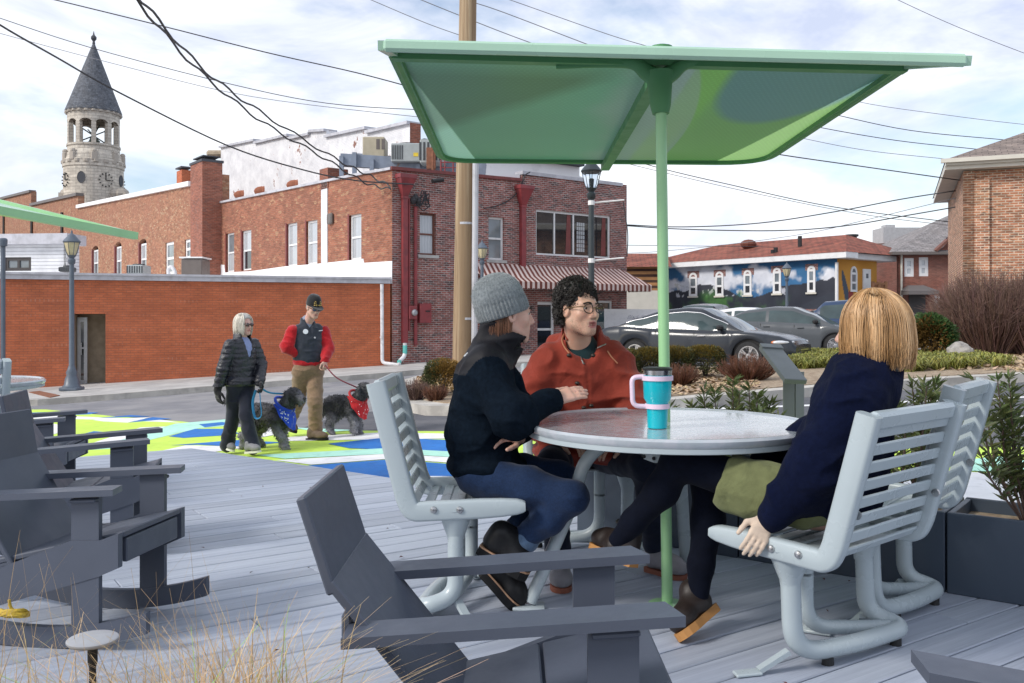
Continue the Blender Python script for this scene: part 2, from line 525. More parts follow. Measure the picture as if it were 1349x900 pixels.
def fabric(name, col, rough=.9, var=.18, vs=30, wave=None, bmp=.4, bs=300, sheen=.3, fold=0, spec=.2, bd=.003):
 m, nt, b = _new(name)
 vec = coord(nt, 'Object')
 c = ramp(nt, noise(nt, vec, vs, 5, .65), [(.3, tuple(x * (1 - var) for x in col)), (.7, tuple(min(1, x * (1 + var)) for x in col))])
 c = mixc(nt, 1.0, c, ramp(nt, noise(nt, vec, 5, 3), [(.3, .88), (.7, 1.1)]), 'MULTIPLY')
 nt.links.new(c, b.inputs['Base Color']); b.inputs['Roughness'].default_value = rough; b.inputs['Specular IOR Level'].default_value = spec
 b.inputs['Sheen Weight'].default_value = sheen; b.inputs['Sheen Roughness'].default_value = .5
 h = noise(nt, vec, bs, 4, .65)
 if fold: h = math_(nt, 'ADD', math_(nt, 'MULTIPLY', h, .35), math_(nt, 'MULTIPLY', noise(nt, vec, fold, 3, .5, 1.2), 2.5))
 bump(nt, b, h, bmp, bd)
 return m
def build_materials():
 mat('asphalt', (.2, .2, .215), .9, .12, 3, .5, 220, .004, col2=(.27, .265, .27), c2s=.8)
 mat('asphalt_dark', (.085, .088, .1), .85, .15, 3, .5, 220, .004, col2=(.12, .12, .13), c2s=.9)
 mat('concrete', (.47, .46, .44), .85, .12, 2.5, .3, 90, .004, col2=(.36, .35, .34), c2s=1.3)
 mat('kerb_concrete', (.5, .475, .43), .85, .12, 2.5, .3, 90, .004, col2=(.36, .34, .31), c2s=2.0)
 mat('soil', (.3, .22, .15), .95, .3, 12, .8, 60, .02, col2=(.42, .34, .24), c2s=9)
 mat('chips', (.43, .33, .22), .9, .35, 30, tint=True)
 mat('mulch', (.12, .08, .06), .95, .4, 20, tint=True)
 mat('line_paint', (.78, .78, .78), .6, .08, 6, col2=(.5, .5, .5), c2s=14, c2t=(.6, .75))
 for nm, c in (('paint_blue', (.01, .155, .50)), ('paint_lime', (.56, .78, .1)), ('paint_mint', (.42, .76, .62)), ('paint_white', (.8, .8, .8))):
  mat(nm, c, .75, .1, 2.0, .4, 220, .003, col2=tuple(x * .8 for x in c), c2s=7, c2t=(.52, .7))
 m, nt, b = _new('deck_board')
 uv = coord(nt, 'UV', (1.0, 26.0, 1.0))
 g1 = noise(nt, uv, 1.1, 6, .65); g2 = noise(nt, coord(nt, 'UV', (3, 220, 1)), 1.0, 4, .6)
 c = ramp(nt, g1, [(.28, (.295, .328, .398)), (.5, (.365, .402, .475)), (.72, (.435, .475, .55))])
 c = mixc(nt, 1.0, c, ramp(nt, g2, [(.25, .86), (.75, 1.1)]), 'MULTIPLY')
 a = N(nt, 'ShaderNodeAttribute', attribute_name='tint'); c = mixc(nt, 1.0, c, a.outputs['Color'], 'MULTIPLY')
 nt.links.new(c, b.inputs['Base Color']); b.inputs['Roughness'].default_value = .55
 bump(nt, b, math_(nt, 'ADD', g2, g1), .25, .004)
 mat('deck_under', (.04, .04, .045), .9)
 brickmat('brick_annex', (.49, .135, .054), (.43, .112, .045), (.29, .10, .055), .2, .068, .008, stain=(.36, .10, .05), stainamt=.3, var=.1, courses=.41)
 brickmat('brick_orange', (.31, .108, .056), (.25, .085, .047), (.28, .15, .105), .2, .068, .01, dark=(.42, .24, .13), darkamt=.08, stain=(.22, .1, .07), stainamt=.4, var=.25)
 brickmat('brick_facade', (.3, .095, .075), (.23, .07, .06), (.36, .3, .28), .2, .068, .013, dark=(.075, .045, .045), darkamt=.2, stain=(.2, .07, .06), stainamt=.35, var=.3)
 brickmat('brick_old', (.33, .145, .075), (.29, .115, .058), (.31, .19, .13), .2, .068, .01, dark=(.45, .3, .18), darkamt=.12, stain=(.3, .12, .08), stainamt=.6, var=.25)
 brickmat('brick_red', (.3, .095, .055), (.25, .08, .05), (.28, .15, .11), .2, .068, .01, dark=(.2, .08, .06), darkamt=.1, stain=(.2, .1, .08), stainamt=.3, var=.25)
 brickmat('brick_far', (.24, .08, .055), (.2, .07, .05), (.24, .12, .09), .2, .068, .01, stainamt=.3, var=.2)
 brickmat('brick_warm', (.42, .17, .085), (.34, .125, .07), (.5, .4, .31), .22, .075, .014, dark=(.14, .07, .05), darkamt=.14, stain=(.5, .34, .2), stainamt=.35, var=.35)
 brickmat('brick_white', (.26, .09, .06), (.2, .07, .05), (.3, .2, .16), .2, .068, .01, stainamt=.2, var=.25, white=.87)
 brickmat('stone', (.62, .57, .49), (.54, .49, .42), (.4, .36, .31), .75, .32, .03, stain=(.3, .26, .22), stainamt=.55, var=.16)
 brickmat('siding', (.68, .69, .71), (.66, .67, .69), (.36, .36, .39), 6.0, .13, .012, stain=(.5, .5, .5), stainamt=.3, var=.03)
 brickmat('shingle_red', (.27, .075, .045), (.2, .055, .035), (.1, .03, .02), .42, .3, .03, stain=(.34, .13, .08), stainamt=.6, var=.35)
 brickmat('shingle_grey', (.27, .25, .25), (.2, .19, .19), (.11, .1, .1), .35, .16, .015, stain=(.3, .26, .24), stainamt=.4, var=.25)
 brickmat('shingle_brown', (.25, .2, .175), (.19, .155, .14), (.1, .08, .07), .35, .16, .015, stain=(.3, .24, .2), stainamt=.4, var=.25)
 brickmat('slate', (.115, .125, .145), (.09, .1, .12), (.05, .055, .065), .35, .22, .015, stain=(.16, .16, .17), stainamt=.5, var=.3)
 brickmat('timber_slats', (.5, .25, .1), (.4, .19, .07), (.06, .03, .02), 5.0, .34, .09, stain=(.3, .15, .07), stainamt=.4, var=.2)
 mat('white_roof', (.8, .8, .81), .7, .05, 1.0, .15, 20, .01, col2=(.62, .62, .63), c2s=1.6, c2t=(.55, .75))
 mat('coping_metal', (.5, .5, .54), .45, .08, 1.0, metal=.0, col2=(.4, .4, .43), c2s=3)
 mat('roof_flat', (.4, .4, .41), .9, .1)
 mat('trim_white', (.74, .74, .74), .5, .05, 3, col2=(.6, .6, .6), c2s=5, c2t=(.55, .8))
 mat('trim_cream', (.6, .57, .5), .5, .06, 3)
 mat('trim_brown', (.16, .06, .04), .6, .1)
 mat('trim_dark', (.04, .035, .035), .5, .1)
 mat('alum', (.4, .41, .43), .35, .08, metal=.7)
 mat('maroon_paint', (.27, .045, .05), .45, .1, 4, col2=(.2, .04, .045), c2s=3)
 mat('maroon_dark', (.18, .04, .035), .5, .15)
 mat('pvc_white', (.72, .72, .74), .4, .05, 3, col2=(.55, .55, .56), c2s=5)
 mat('teal_tape', (.12, .5, .45), .4, .05)
 glassmat('glass_light', (.3, .34, .37), .08, curtain=(.46, .48, .5))
 glassmat('glass_grey', (.16, .19, .21), .06)
 glassmat('glass_dark', (.018, .02, .024), .04)
 glassmat('glass_green', (.02, .05, .06), .04)
 glassmat('car_glass', (.05, .075, .08), .05, spec=.5)
 clear_glass('lamp_glass')
 mat('lamp_glass_warm', (.55, .48, .3), .25, .1)
 mat('lamp_grey', (.1, .125, .16), .45, .1, 5)
 mat('lamp_black', (.025, .035, .04), .4, .1, 5)
 m, nt, b = _new('awning')
 sp = N(nt, 'ShaderNodeSeparateXYZ'); nt.links.new(coord(nt, 'UV'), sp.inputs[0])
 fr = math_(nt, 'FRACT', math_(nt, 'DIVIDE', sp.outputs[0], .21))
 c = ramp(nt, fr, [(0, (.17, .05, .035)), (.52, (.68, .55, .5))], 'CONSTANT')
 c = mixc(nt, 1.0, c, ramp(nt, noise(nt, coord(nt, 'UV'), 3, 5), [(.3, .85), (.7, 1.08)]), 'MULTIPLY')
 nt.links.new(c, b.inputs['Base Color']); b.inputs['Roughness'].default_value = .8
 m, nt, b = _new('pole_wood')
 v = coord(nt, 'Object', (7, 7, .3)); g = noise(nt, v, 1.5, 8, .7, .8)
 c = ramp(nt, g, [(.32, (.12, .075, .045)), (.48, (.36, .25, .15)), (.68, (.52, .41, .28))])
 v2 = coord(nt, 'Object', (3.2, 3.2, .12)); c = mixc(nt, ramp(nt, noise(nt, v2, 2.0, 3), [(.42, 0), (.56, .85)]), c, (.25, .165, .095))
 nt.links.new(c, b.inputs['Base Color']); b.inputs['Roughness'].default_value = .8; bump(nt, b, g, .7, .02)
 mat('wood_brown', (.28, .13, .06), .7, .25, 4)
 mat('ac_beige', (.42, .37, .27), .5, .08); mat('ac_grey', (.36, .39, .39), .5, .08); mat('ac_dark', (.05, .055, .06), .5)
 mat('ac_brown', (.13, .11, .1), .5, .1); mat('yellow_label', (.75, .55, .05), .5)
 mat('steel_blue', (.2, .235, .3), .5, .2, 3, col2=(.25, .16, .12), c2s=2.5, c2t=(.66, .72))
 mat('rust', (.22, .09, .05), .8, .3, 8)
 mat('wire', (.03, .03, .035), .6, .1); mat('wire_light', (.2, .2, .22), .5, .1)
 mat('powder_grey', (.39, .45, .475), .3, .03, 4, spec=.5)
 mat('powder_table', (.40, .44, .475), .2, .05, 14, .1, 350, .001, coat=.5, col2=(.46, .48, .52), c2s=22)
 mat('poly_grey', (.07, .082, .112), .45, .06, 6, .15, 350, .0015, spec=.45)
 mat('poly_blue', (.13, .155, .21), .45, .06, 6, .15, 350, .0015, spec=.45)
 mat('bolt_steel', (.5, .5, .5), .3, .1, metal=1.0)
 mat('rubber_black', (.015, .015, .016), .6, .1)
 mat('canopy_frame', (.10, .26, .12), .45, .05, 6, spec=.2)  # shade under the canopy put into this darker green
 mat('canopy_pole', (.30, .56, .28), .35, .05, 6, coat=.3)
 mat('canopy_top', (.37, .57, .43), .3, .08, 2)
 m, nt, b = _new('canopy_patches')
 co = coord(nt, 'UV'); sx = N(nt, 'ShaderNodeSeparateXYZ'); nt.links.new(co, sx.inputs[0]); u, v = sx.outputs[0], sx.outputs[1]
 wob = math_(nt, 'MULTIPLY', math_(nt, 'SUBTRACT', noise(nt, co, 2.2, 3, .5), .5), .35)
 uw = math_(nt, 'ADD', u, wob); vw = math_(nt, 'ADD', v, wob)
 c = ramp(nt, uw, [(0, (.27, .49, .36)), (.42, (.30, .55, .42)), (.5, (.43, .57, .50)), (.62, (.48, .58, .55))])
 d = math_(nt, 'ADD', math_(nt, 'ADD', u, math_(nt, 'MULTIPLY', v, .75)), math_(nt, 'MULTIPLY', wob, .55))
 c = mixc(nt, math_(nt, 'MULTIPLY', ramp(nt, d, [(.46, 1), (.54, 0)]), ramp(nt, v, [(.03, 0), (.14, 1)])), c, (.18, .31, .22))  # darker green patch blended over the left front of the panel
 arc1 = math_(nt, 'ADD', u, math_(nt, 'MULTIPLY', math_(nt, 'POWER', math_(nt, 'SUBTRACT', 1.0, v), 3.0), .10))
 c = mixc(nt, ramp(nt, arc1, [(.695, 0), (.7, 1)]), c, (.38, .64, .24))
 e1 = math_(nt, 'ADD', math_(nt, 'POWER', math_(nt, 'DIVIDE', math_(nt, 'SUBTRACT', u, .84), .17), 2.0), math_(nt, 'POWER', math_(nt, 'DIVIDE', math_(nt, 'SUBTRACT', v, .08), .42), 2.0))
 c = mixc(nt, ramp(nt, math_(nt, 'ADD', e1, math_(nt, 'MULTIPLY', wob, .8)), [(.75, 1), (1.0, 0)]), c, (.25, .43, .43))
 ck = N(nt, 'ShaderNodeTexBrick'); ck.inputs['Scale'].default_value = 1; ck.inputs['Brick Width'].default_value = .012; ck.inputs['Row Height'].default_value = .012; ck.inputs['Mortar Size'].default_value = .0035
 nt.links.new(co, ck.inputs['Vector']); c = mixc(nt, 1.0, c, ramp(nt, ck.outputs['Fac'], [(0, 1.04), (1, .92)]), 'MULTIPLY')
 nt.links.new(c, b.inputs['Base Color']); b.inputs['Roughness'].default_value = .3
 tr = N(nt, 'ShaderNodeBsdfTranslucent'); nt.links.new(c, tr.inputs['Color'])
 mx = N(nt, 'ShaderNodeMixShader'); mx.inputs[0].default_value = .45
 nt.links.new(b.outputs[0], mx.inputs[1]); nt.links.new(tr.outputs[0], mx.inputs[2]); nt.links.new(mx.outputs[0], nt.nodes['Material Output'].inputs[0])
 mat('planter', (.042, .06, .088), .5, .06, 3, .1, 200, .001)
 mat('sign_grey', (.17, .185, .19), .5, .06, 3)
 mat('cup_teal', (.0, .42, .5), .3, .04, coat=.3); mat('cup_pink', (.72, .56, .68), .35, .04); mat('steel', (.55, .56, .57), .25, .05, metal=1)
 mat('path_light_top', (.36, .37, .39), .5, .05)
 mat('rope_yellow', (.48, .33, .03), .7, .15, 40)
 mat('car_charcoal', (.028, .033, .042), .22, .02, 1, coat=.15, spec=.35, metal=.0); mat('car_grey', (.085, .093, .102), .22, .02, 1, coat=.15, spec=.35)
 mat('car_black', (.012, .012, .014), .22, .02, 1, coat=.15, spec=.35); mat('car_white', (.7, .7, .72), .3, .04, 3, coat=.8); mat('car_blue', (.035, .06, .12), .22, .02, 1, coat=.15, spec=.35)
 mat('tyre', (.02, .02, .021), .8, .1); mat('chrome', (.7, .7, .72), .15, .05, metal=1); mat('wheel_alloy', (.5, .5, .52), .3, .05, metal=.8)
 mat('headlight', (.6, .62, .65), .12, .1, 20, coat=1); mat('indicator', (.7, .2, .06), .2); mat('tail_red', (.35, .02, .02), .2); mat('black_trim', (.015, .015, .016), .5)
 mat('script_ink', (.12, .13, .2), .7)
 def leafmat(name, c, rough=.55, trans=.25):
  m, nt, b = _new(name)
  a = N(nt, 'ShaderNodeAttribute', attribute_name='tint')
  cc = mixc(nt, 1.0, ramp(nt, noise(nt, coord(nt), 30, 3), [(.3, tuple(x * .8 for x in c)), (.7, tuple(x * 1.2 for x in c))]), a.outputs['Color'], 'MULTIPLY')
  nt.links.new(cc, b.inputs['Base Color']); b.inputs['Roughness'].default_value = rough
  t = N(nt, 'ShaderNodeBsdfTranslucent'); nt.links.new(cc, t.inputs['Color'])
  mx = N(nt, 'ShaderNodeMixShader'); mx.inputs[0].default_value = trans
  nt.links.new(b.outputs[0], mx.inputs[1]); nt.links.new(t.outputs[0], mx.inputs[2]); nt.links.new(mx.outputs[0], nt.nodes['Material Output'].inputs[0])
 leafmat('leaf_box', (.075, .085, .03)); leafmat('leaf_orange', (.24, .13, .04)); leafmat('leaf_olive', (.10, .135, .055), .4)
 leafmat('leaf_green', (.055, .11, .03)); leafmat('leaf_lime', (.24, .25, .07)); leafmat('leaf_rust', (.13, .06, .035))
 leafmat('twig', (.13, .085, .07), .8, .05); leafmat('twig_dark', (.07, .05, .04), .8, .05); leafmat('straw', (.62, .49, .3), .7, .3); leafmat('seed', (.3, .22, .17), .9, .1)
 mat('rock', (.27, .25, .23), .9, .25, 5, .8, 25, .02, col2=(.36, .34, .31), c2s=6)
 for nm, c in (('skin_fair', (.60, .36, .28)), ('skin_tan', (.60, .37, .265)), ('skin_old', (.60, .37, .3))):
  m = mat(nm, c, .5, .07, 25, .12, 350, .0012, col2=tuple((c[0] * 1.02, c[1] * .82, c[2] * .8)), c2s=14, c2t=(.5, .75))
  b = m.node_tree.nodes['Principled BSDF']; b.inputs['Subsurface Weight'].default_value = .12; b.inputs['Subsurface Radius'].default_value = (.012, .005, .003)
 mat('lips', (.42, .16, .14), .4, .05); mat('eye_white', (.5, .47, .44), .2, .02); mat('iris', (.05, .03, .02), .1); mat('stubble', (.22, .14, .11), .7, .3, 90)
 mat('hair_black', (.012, .01, .009), .45, .3, 20); mat('brow_dark', (.03, .02, .015), .8)
 def hairmat(name, c, rough=.38):
  m, nt, b = _new(name)
  a = N(nt, 'ShaderNodeAttribute', attribute_name='tint'); cc = mixc(nt, 1.0, c, a.outputs['Color'], 'MULTIPLY')
  nt.links.new(cc, b.inputs['Base Color']); b.inputs['Roughness'].default_value = rough; b.inputs['Specular IOR Level'].default_value = .5
 hairmat('hair_blonde', (.52, .335, .165)); hairmat('hair_brown', (.12, .055, .03)); hairmat('hair_white', (.66, .63, .58)); hairmat('hair_curl', (.02, .017, .015), .5)
 hairmat('dog_fur', (.06, .06, .065), .7)
 fabric('fleece_navy', (.0045, .0085, .015), 1.0, .3, 60, bmp=.8, bs=260, sheen=.0, bd=.004, fold=8, spec=.06); fabric('nylon_black', (.008, .008, .011), .6, .1, 20, sheen=.0, spec=.2, fold=12, bmp=.4)
 fabric('denim', (.008, .022, .062), .85, .3, 140, fold=9, bmp=.5, bs=400, sheen=.1); fabric('denim_dark', (.01, .014, .03), .85, .25, 40, fold=9, bmp=.5, sheen=.1)
 fabric('denim_light', (.07, .12, .2), .85, .2, 60)
 fabric('parka_red', (.235, .034, .019), .75, .12, 14, fold=11, bmp=.55, sheen=.1, bd=.006); fabric('shirt_teal', (.008, .03, .035), .9)
 fabric('coat_navy', (.0035, .006, .022), 1.0, .2, 50, fold=8, bmp=.6, sheen=.02, bd=.008, spec=.08); fabric('tights', (.003, .0045, .011), .8, .2, 30, sheen=.02, spec=.08)
 fabric('skirt_olive', (.155, .17, .075), .85, .12, 20, fold=10, bmp=.6, sheen=.1, bd=.008); fabric('glove_beige', (.58, .46, .36), .95, .1, 60, bmp=.5, bs=500)
 fabric('puffer', (.013, .014, .022), .38, .2, 30, sheen=.0, spec=.6, fold=20, bmp=.5, bd=.008); fabric('trouser_navy', (.014, .017, .03), .85, fold=10); fabric('tee_blue', (.24, .29, .5), .9)
 fabric('vest_charcoal', (.03, .036, .05), .8, fold=10); fabric('fleece_red', (.42, .012, .018), .95, .15, 40, fold=9); fabric('chino', (.235, .155, .095), .85, fold=9); fabric('cap_black', (.012, .012, .014), .8)
 fabric('collar_grey', (.25, .28, .36), .8)
 mat('gold_thread', (.6, .4, .12), .5); mat('patch_white', (.7, .72, .75), .6)
 fabric('bandana_blue', (.015, .06, .46), .8, .1, 20, fold=18); fabric('bandana_red', (.5, .02, .025), .8, .1, 20, fold=18)
 mat('leash_blue', (.02, .2, .4), .6); mat('leash_red', (.3, .06, .08), .6)
 mat('boot_leather', (.008, .008, .009), .42, .2, 20, .3, 120, .003, spec=.3); mat('boot_sole', (.012, .012, .013), .7, spec=.2); mat('welt_tan', (.42, .24, .14), .6)
 mat('shoe_grey', (.26, .25, .27), .85, .12, 20, .2, 200, .002); mat('sole_rust', (.25, .085, .05), .7); mat('shoe_brown', (.016, .010, .008), .5, .2, 20, .3, 120, .003); mat('sole_gum', (.42, .2, .06), .6, .1)
 mat('sneaker', (.2, .2, .21), .7); mat('sole_white', (.65, .63, .58), .6); mat('boot_suede', (.13, .09, .06), .85)
 mat('zip_metal', (.5, .48, .45), .3, metal=.9); mat('toggle', (.03, .02, .015), .4); mat('cord_orange', (.4, .16, .08), .7)
 mat('frame_gold', (.24, .16, .07), .25, metal=.7); mat('frame_dark', (.03, .022, .016), .3); clear_glass('lens', (.97, .98, .97)); mat('sun_lens', (.05, .012, .01), .08, coat=1); mat('sun_lens_blue', (.01, .03, .12), .08, coat=1)
 m, nt, b = _new('knit')
 v = coord(nt, 'Object'); n1 = noise(nt, v, 90, 5, .7); n2 = noise(nt, v, 14, 4)
 c = ramp(nt, n1, [(.3, (.12, .14, .15)), (.7, (.25, .275, .285))]); c = mixc(nt, 1.0, c, ramp(nt, n2, [(.3, .85), (.7, 1.12)]), 'MULTIPLY')
 nt.links.new(c, b.inputs['Base Color']); b.inputs['Roughness'].default_value = 1; b.inputs['Sheen Weight'].default_value = .5; b.inputs['Specular IOR Level'].default_value = .1
 bump(nt, b, n1, .9, .004)
 m, nt, b = _new('wall_painting'); a = N(nt, 'ShaderNodeAttribute', attribute_name='tint')
 nt.links.new(a.outputs['Color'], b.inputs['Base Color']); b.inputs['Roughness'].default_value = .75
 m, nt, b = _new('spire_dark'); b.inputs['Base Color'].default_value = (.03, .035, .03, 1)
 mat('clock_black', (.02, .02, .02), .5); mat('bell_bronze', (.05, .07, .06), .5, metal=.5)
 mat('tan_brick_plain', (.4, .33, .24), .9, .2, 5)
build_materials()
def M(n): return MATS[n]
# ---------------------------------------------------------------- ground, streets, deck
def clip2(poly, a, b, c):
 out = []
 for i in range(len(poly)):
  p, q = poly[i], poly[(i + 1) % len(poly)]
  dp, dq = a * p[0] + b * p[1] - c, a * q[0] + b * q[1] - c
  if dp <= 0: out.append(p)
  if (dp < 0 < dq) or (dq < 0 < dp):
   t = dp / (dp - dq); out.append((lerp(p[0], q[0], t), lerp(p[1], q[1], t)))
 return out
def ground_sheet(mb, xy, dz, m=0):
 for lo, hi in ((-400, -40), (-40, 0), (0, 10), (10, 400)):
  q = clip2(clip2(xy, -1, 0, -lo), 1, 0, hi)
  if len(q) < 3: continue
  vs = [Vector((x, y, ground(x, y) + dz)) for x, y in q]
  for t in tessellate_polygon([vs]):
   f = t if (vs[t[1]] - vs[t[0]]).cross(vs[t[2]] - vs[t[0]]).z > 0 else t[::-1]
   mb.add([vs[i] for i in f], [(0, 1, 2)], m)
def gp(pts): return [(lambda g: (g.x, g.y))(G(*p)) for p in pts]
def ground_prism(mb, xy, z0, z1, m=0):
 for lo, hi in ((-400, -40), (-40, 0), (0, 10), (10, 400)):
  q = clip2(clip2(xy, -1, 0, -lo), 1, 0, hi)
  if len(q) < 3: continue
  mb.prism([Vector((x, y, ground(x, y) + z0)) for x, y in q], (0, 0, z1 - z0), m)
def inset(xy, d):
 n = len(xy); ar = sum(xy[i][0] * xy[(i + 1) % n][1] - xy[(i + 1) % n][0] * xy[i][1] for i in range(n))
 s = 1 if ar > 0 else -1; out = []
 for i in range(n):
  a, b, c = Vector(xy[i - 1]), Vector(xy[i]), Vector(xy[(i + 1) % n])
  u, w = (b - a).normalized(), (c - b).normalized()
  n1, n2 = Vector((-u.y, u.x)) * s, Vector((-w.y, w.x)) * s
  k = (n1 + n2); k = k / max(.35, k.dot(n1)) if k.length > 1e-6 else n1
  out.append(tuple(b + k * d))
 return out
g = MB(); xs = (-400, -40, 0, 10, 60, 400); ys = (-60, 0, 40, 120, 1200)
vs = [(x, y, ground(x, y)) for y in ys for x in xs]
fs = [(j * 6 + i, j * 6 + i + 1, (j + 1) * 6 + i + 1, (j + 1) * 6 + i) for j in range(4) for i in range(5)]
g.add(vs, fs); struct('ground', g, M('asphalt'))
g = MB(); ground_sheet(g, gp([(380, 571), (452, 545), (530, 540), (700, 545), (960, 531), (1349, 504), (1600, 495), (1600, 640), (1000, 720), (600, 660), (500, 600)]), .004)
struct('road', g, M('asphalt_dark'))
mural = MB()
ms = [('lime', [(-40, 541), (60, 540), (150, 549), (240, 556), (300, 563), (440, 568), (590, 569), (760, 585), (1000, 588), (1349, 590), (1500, 600), (1500, 700), (1000, 720), (630, 660), (500, 640), (252, 600), (100, 612), (-40, 625)]),
('blue', [(-20, 547), (60, 543.5), (130, 544), (118, 546.5), (20, 550)]), ('white', [(10, 552), (70, 548), (215, 554), (238, 557.5), (110, 553)]),
('blue', [(128, 551.5), (173, 547.5), (199, 549.5)]), ('white', [(122, 554), (199, 550.3), (168, 557.5), (136, 556)]), ('blue', [(169, 557.5), (201, 550.3), (226, 552.5)]),
('white', [(93, 594), (185, 564), (224, 562.5), (115, 594)]), ('mint', [(115, 594), (231, 559), (300, 553), (300, 562), (262, 565), (150, 592)]),
('blue', [(55, 586), (124, 569), (150, 571), (97, 585), (60, 596)]), ('white', [(30, 563), (65, 558), (100, 565), (30, 584)]), ('mint', [(10, 572), (52, 566), (70, 569), (10, 580)]),
('blue', [(222, 576), (257, 566), (296, 566), (316, 572), (290, 575), (242, 578)]), ('blue', [(262, 560), (292, 557), (310, 559), (270, 564)]),
('blue', [(225, 588), (310, 581), (373, 584), (312, 590), (260, 587)]), ('white', [(200, 598), (245, 588), (330, 590), (252, 601)]), ('white', [(330, 580), (352, 561), (394, 564), (379, 571)]),
('mint', [(352, 563), (470, 568), (420, 571), (394, 566)]), ('white', [(379, 577), (504, 571), (600, 573), (600, 579), (454, 581), (377, 582.5)]), ('blue', [(432, 586), (507, 578), (640, 583), (640, 598), (520, 594), (460, 592)]),
('mint', [(338, 601), (510, 592), (640, 599), (640, 607), (520, 599), (375, 606)]), ('white', [(363, 608), (513, 599.5), (640, 607), (640, 615), (515, 606), (410, 614)]),
('blue', [(395, 616), (515, 607), (640, 617), (640, 640), (545, 636), (500, 640)]), ('white', [(545, 629), (620, 630), (680, 660), (600, 660)]),
('mint', [(700, 605), (1000, 596), (1150, 610), (900, 640)]), ('white', [(1120, 650), (1240, 622), (1420, 632), (1420, 690), (1240, 690)]), ('blue', [(760, 600), (900, 592), (1000, 605), (820, 628)]), ('mint', [(1255, 610), (1320, 603), (1420, 620), (1420, 628), (1260, 622)])]
mm = {'lime': 0, 'blue': 1, 'white': 2, 'mint': 3}
for i, (c, p) in enumerate(ms): ground_sheet(mural, gp(p), .008 + .0003 * i, mm[c])
struct('street_painting', mural, [M('paint_lime'), M('paint_blue'), M('paint_white'), M('paint_mint')])
g = MB()
ground_sheet(g, gp([(640, 541.5), (960, 537.5), (1100, 532.5), (1250, 527), (1420, 520), (1420, 521.8), (1250, 529), (1100, 534.6), (960, 539.6), (640, 543.6)]), .008)
ground_sheet(g, gp([(1000, 561.5), (1420, 545), (1420, 547), (1000, 564)]), .008)
struct('road_marking', g, M('line_paint'))
walk = [(-500, 560), (-60, 541), (50, 534.5), (150, 527), (280, 516), (400, 506.5), (500, 498.5), (560, 493), (640, 487), (830, 475), (830, 461), (640, 470), (517, 478), (300, 490), (140, 500), (50, 507), (-60, 512), (-500, 530)]
wxy = gp(walk); g = MB()
ground_prism(g, wxy, -.1, .13, 0); sw = struct('sidewalk', g, M('concrete'))
g = MB(); k0 = gp([(-500, 560), (-60, 541), (50, 534.5), (150, 527), (280, 516), (400, 506.5), (500, 498.5), (560, 493), (640, 487), (830, 475)])
for a, b in zip(k0[:-1], k0[1:]):
 d = Vector((b[0] - a[0], b[1] - a[1])).normalized(); n = Vector((d.y, -d.x)) * .012
 ground_prism(g, [(a[0] + n.x, a[1] + n.y), (b[0] + n.x, b[1] + n.y), (b[0] - n.x * 10, b[1] - n.y * 10), (a[0] - n.x * 10, a[1] - n.y * 10)], -.1, .136)
struct('kerb', g, M('kerb_concrete'))
g = MB(); c = [Vector((*p, 0)) for p in gp([(38, 524), (52, 522.5), (79, 529), (66, 532)])]
ground_prism(g, [(p.x, p.y) for p in c], .131, .146); o = obj('drain_plate', g, M('rust')); tag(o, 'rusty iron drain plate set in the pavement edge near the grey lamp post', 'drain cover')
isl = gp([(521, 530), (530, 542), (560, 548), (640, 549.5), (760, 547), (870, 541.5), (960, 533), (1100, 520), (1260, 509), (1349, 503.5), (1600, 491), (1600, 458), (1349, 462), (1120, 470), (1060, 478), (1000, 488), (870, 494), (760, 498), (640, 500), (560, 501), (528, 510)])
g = MB(); ground_prism(g, isl, -.1, .15); struct('island_kerb', g, M('kerb_concrete'))
bed = inset(isl, .34); g = MB(); ground_prism(g, bed, .05, .165); struct('planting_bed', g, M('soil'))
def in_poly(x, y, q):
 r = False
 for i in range(len(q)):
  a, b = q[i], q[i - 1]
  if (a[1] > y) != (b[1] > y) and x < (b[0] - a[0]) * (y - a[1]) / (b[1] - a[1]) + a[0]: r = not r
 return r
def scatter_chips(name, region, n, size, matn, dz=.165, seed=1, dark=.6):
 rr = random.Random(seed); mb = MB(); cols = []
 q = gp(region); x0, x1 = min(p[0] for p in q), max(p[0] for p in q); y0, y1 = min(p[1] for p in q), max(p[1] for p in q); k = 0
 while k < n:
  x, y = rr.uniform(x0, x1), rr.uniform(y0, y1)
  if not in_poly(x, y, q) or not in_poly(x, y, bed): n -= .3; continue
  s = size * rr.uniform(.5, 1.4); a = rr.uniform(0, PI); t = rr.uniform(-.5, .5)
  u = Vector((math.cos(a), math.sin(a), t)) * s; w = Vector((-math.sin(a), math.cos(a), rr.uniform(-.6, .6))) * s * rr.uniform(.3, .8)
  c = Vector((x, y, ground(x, y) + dz + s * .35)); z = Vector((0, 0, s * .25))
  mb.add([c - u - w, c + u - w, c + u + w, c - u + w, c + z * .6, ], [(0, 1, 4), (1, 2, 4), (2, 3, 4), (3, 0, 4)])
  t = rr.uniform(dark, 1.35); cols += [(t, t * rr.uniform(.88, 1.0), t * rr.uniform(.75, 1.0))] * 5; k += 1
 if not mb.v: return
 o = obj(name, mb, M(matn), col=np.array(cols)); o['kind'] = 'stuff'; return o
scatter_chips('wood_chips', [(525, 515), (530, 528), (600, 530), (600, 500), (540, 505)], 900, .06, 'chips', seed=1)
scatter_chips('wood_chips', [(780, 545), (1000, 527), (1000, 492), (780, 500)], 4200, .036, 'chips', seed=2)
scatter_chips('wood_chips', [(1180, 500), (1450, 500), (1450, 460), (1180, 472)], 4200, .05, 'chips', seed=3)
scatter_chips('wood_chips', [(600, 548), (780, 545), (780, 500), (600, 503)], 900, .055, 'mulch', seed=4)
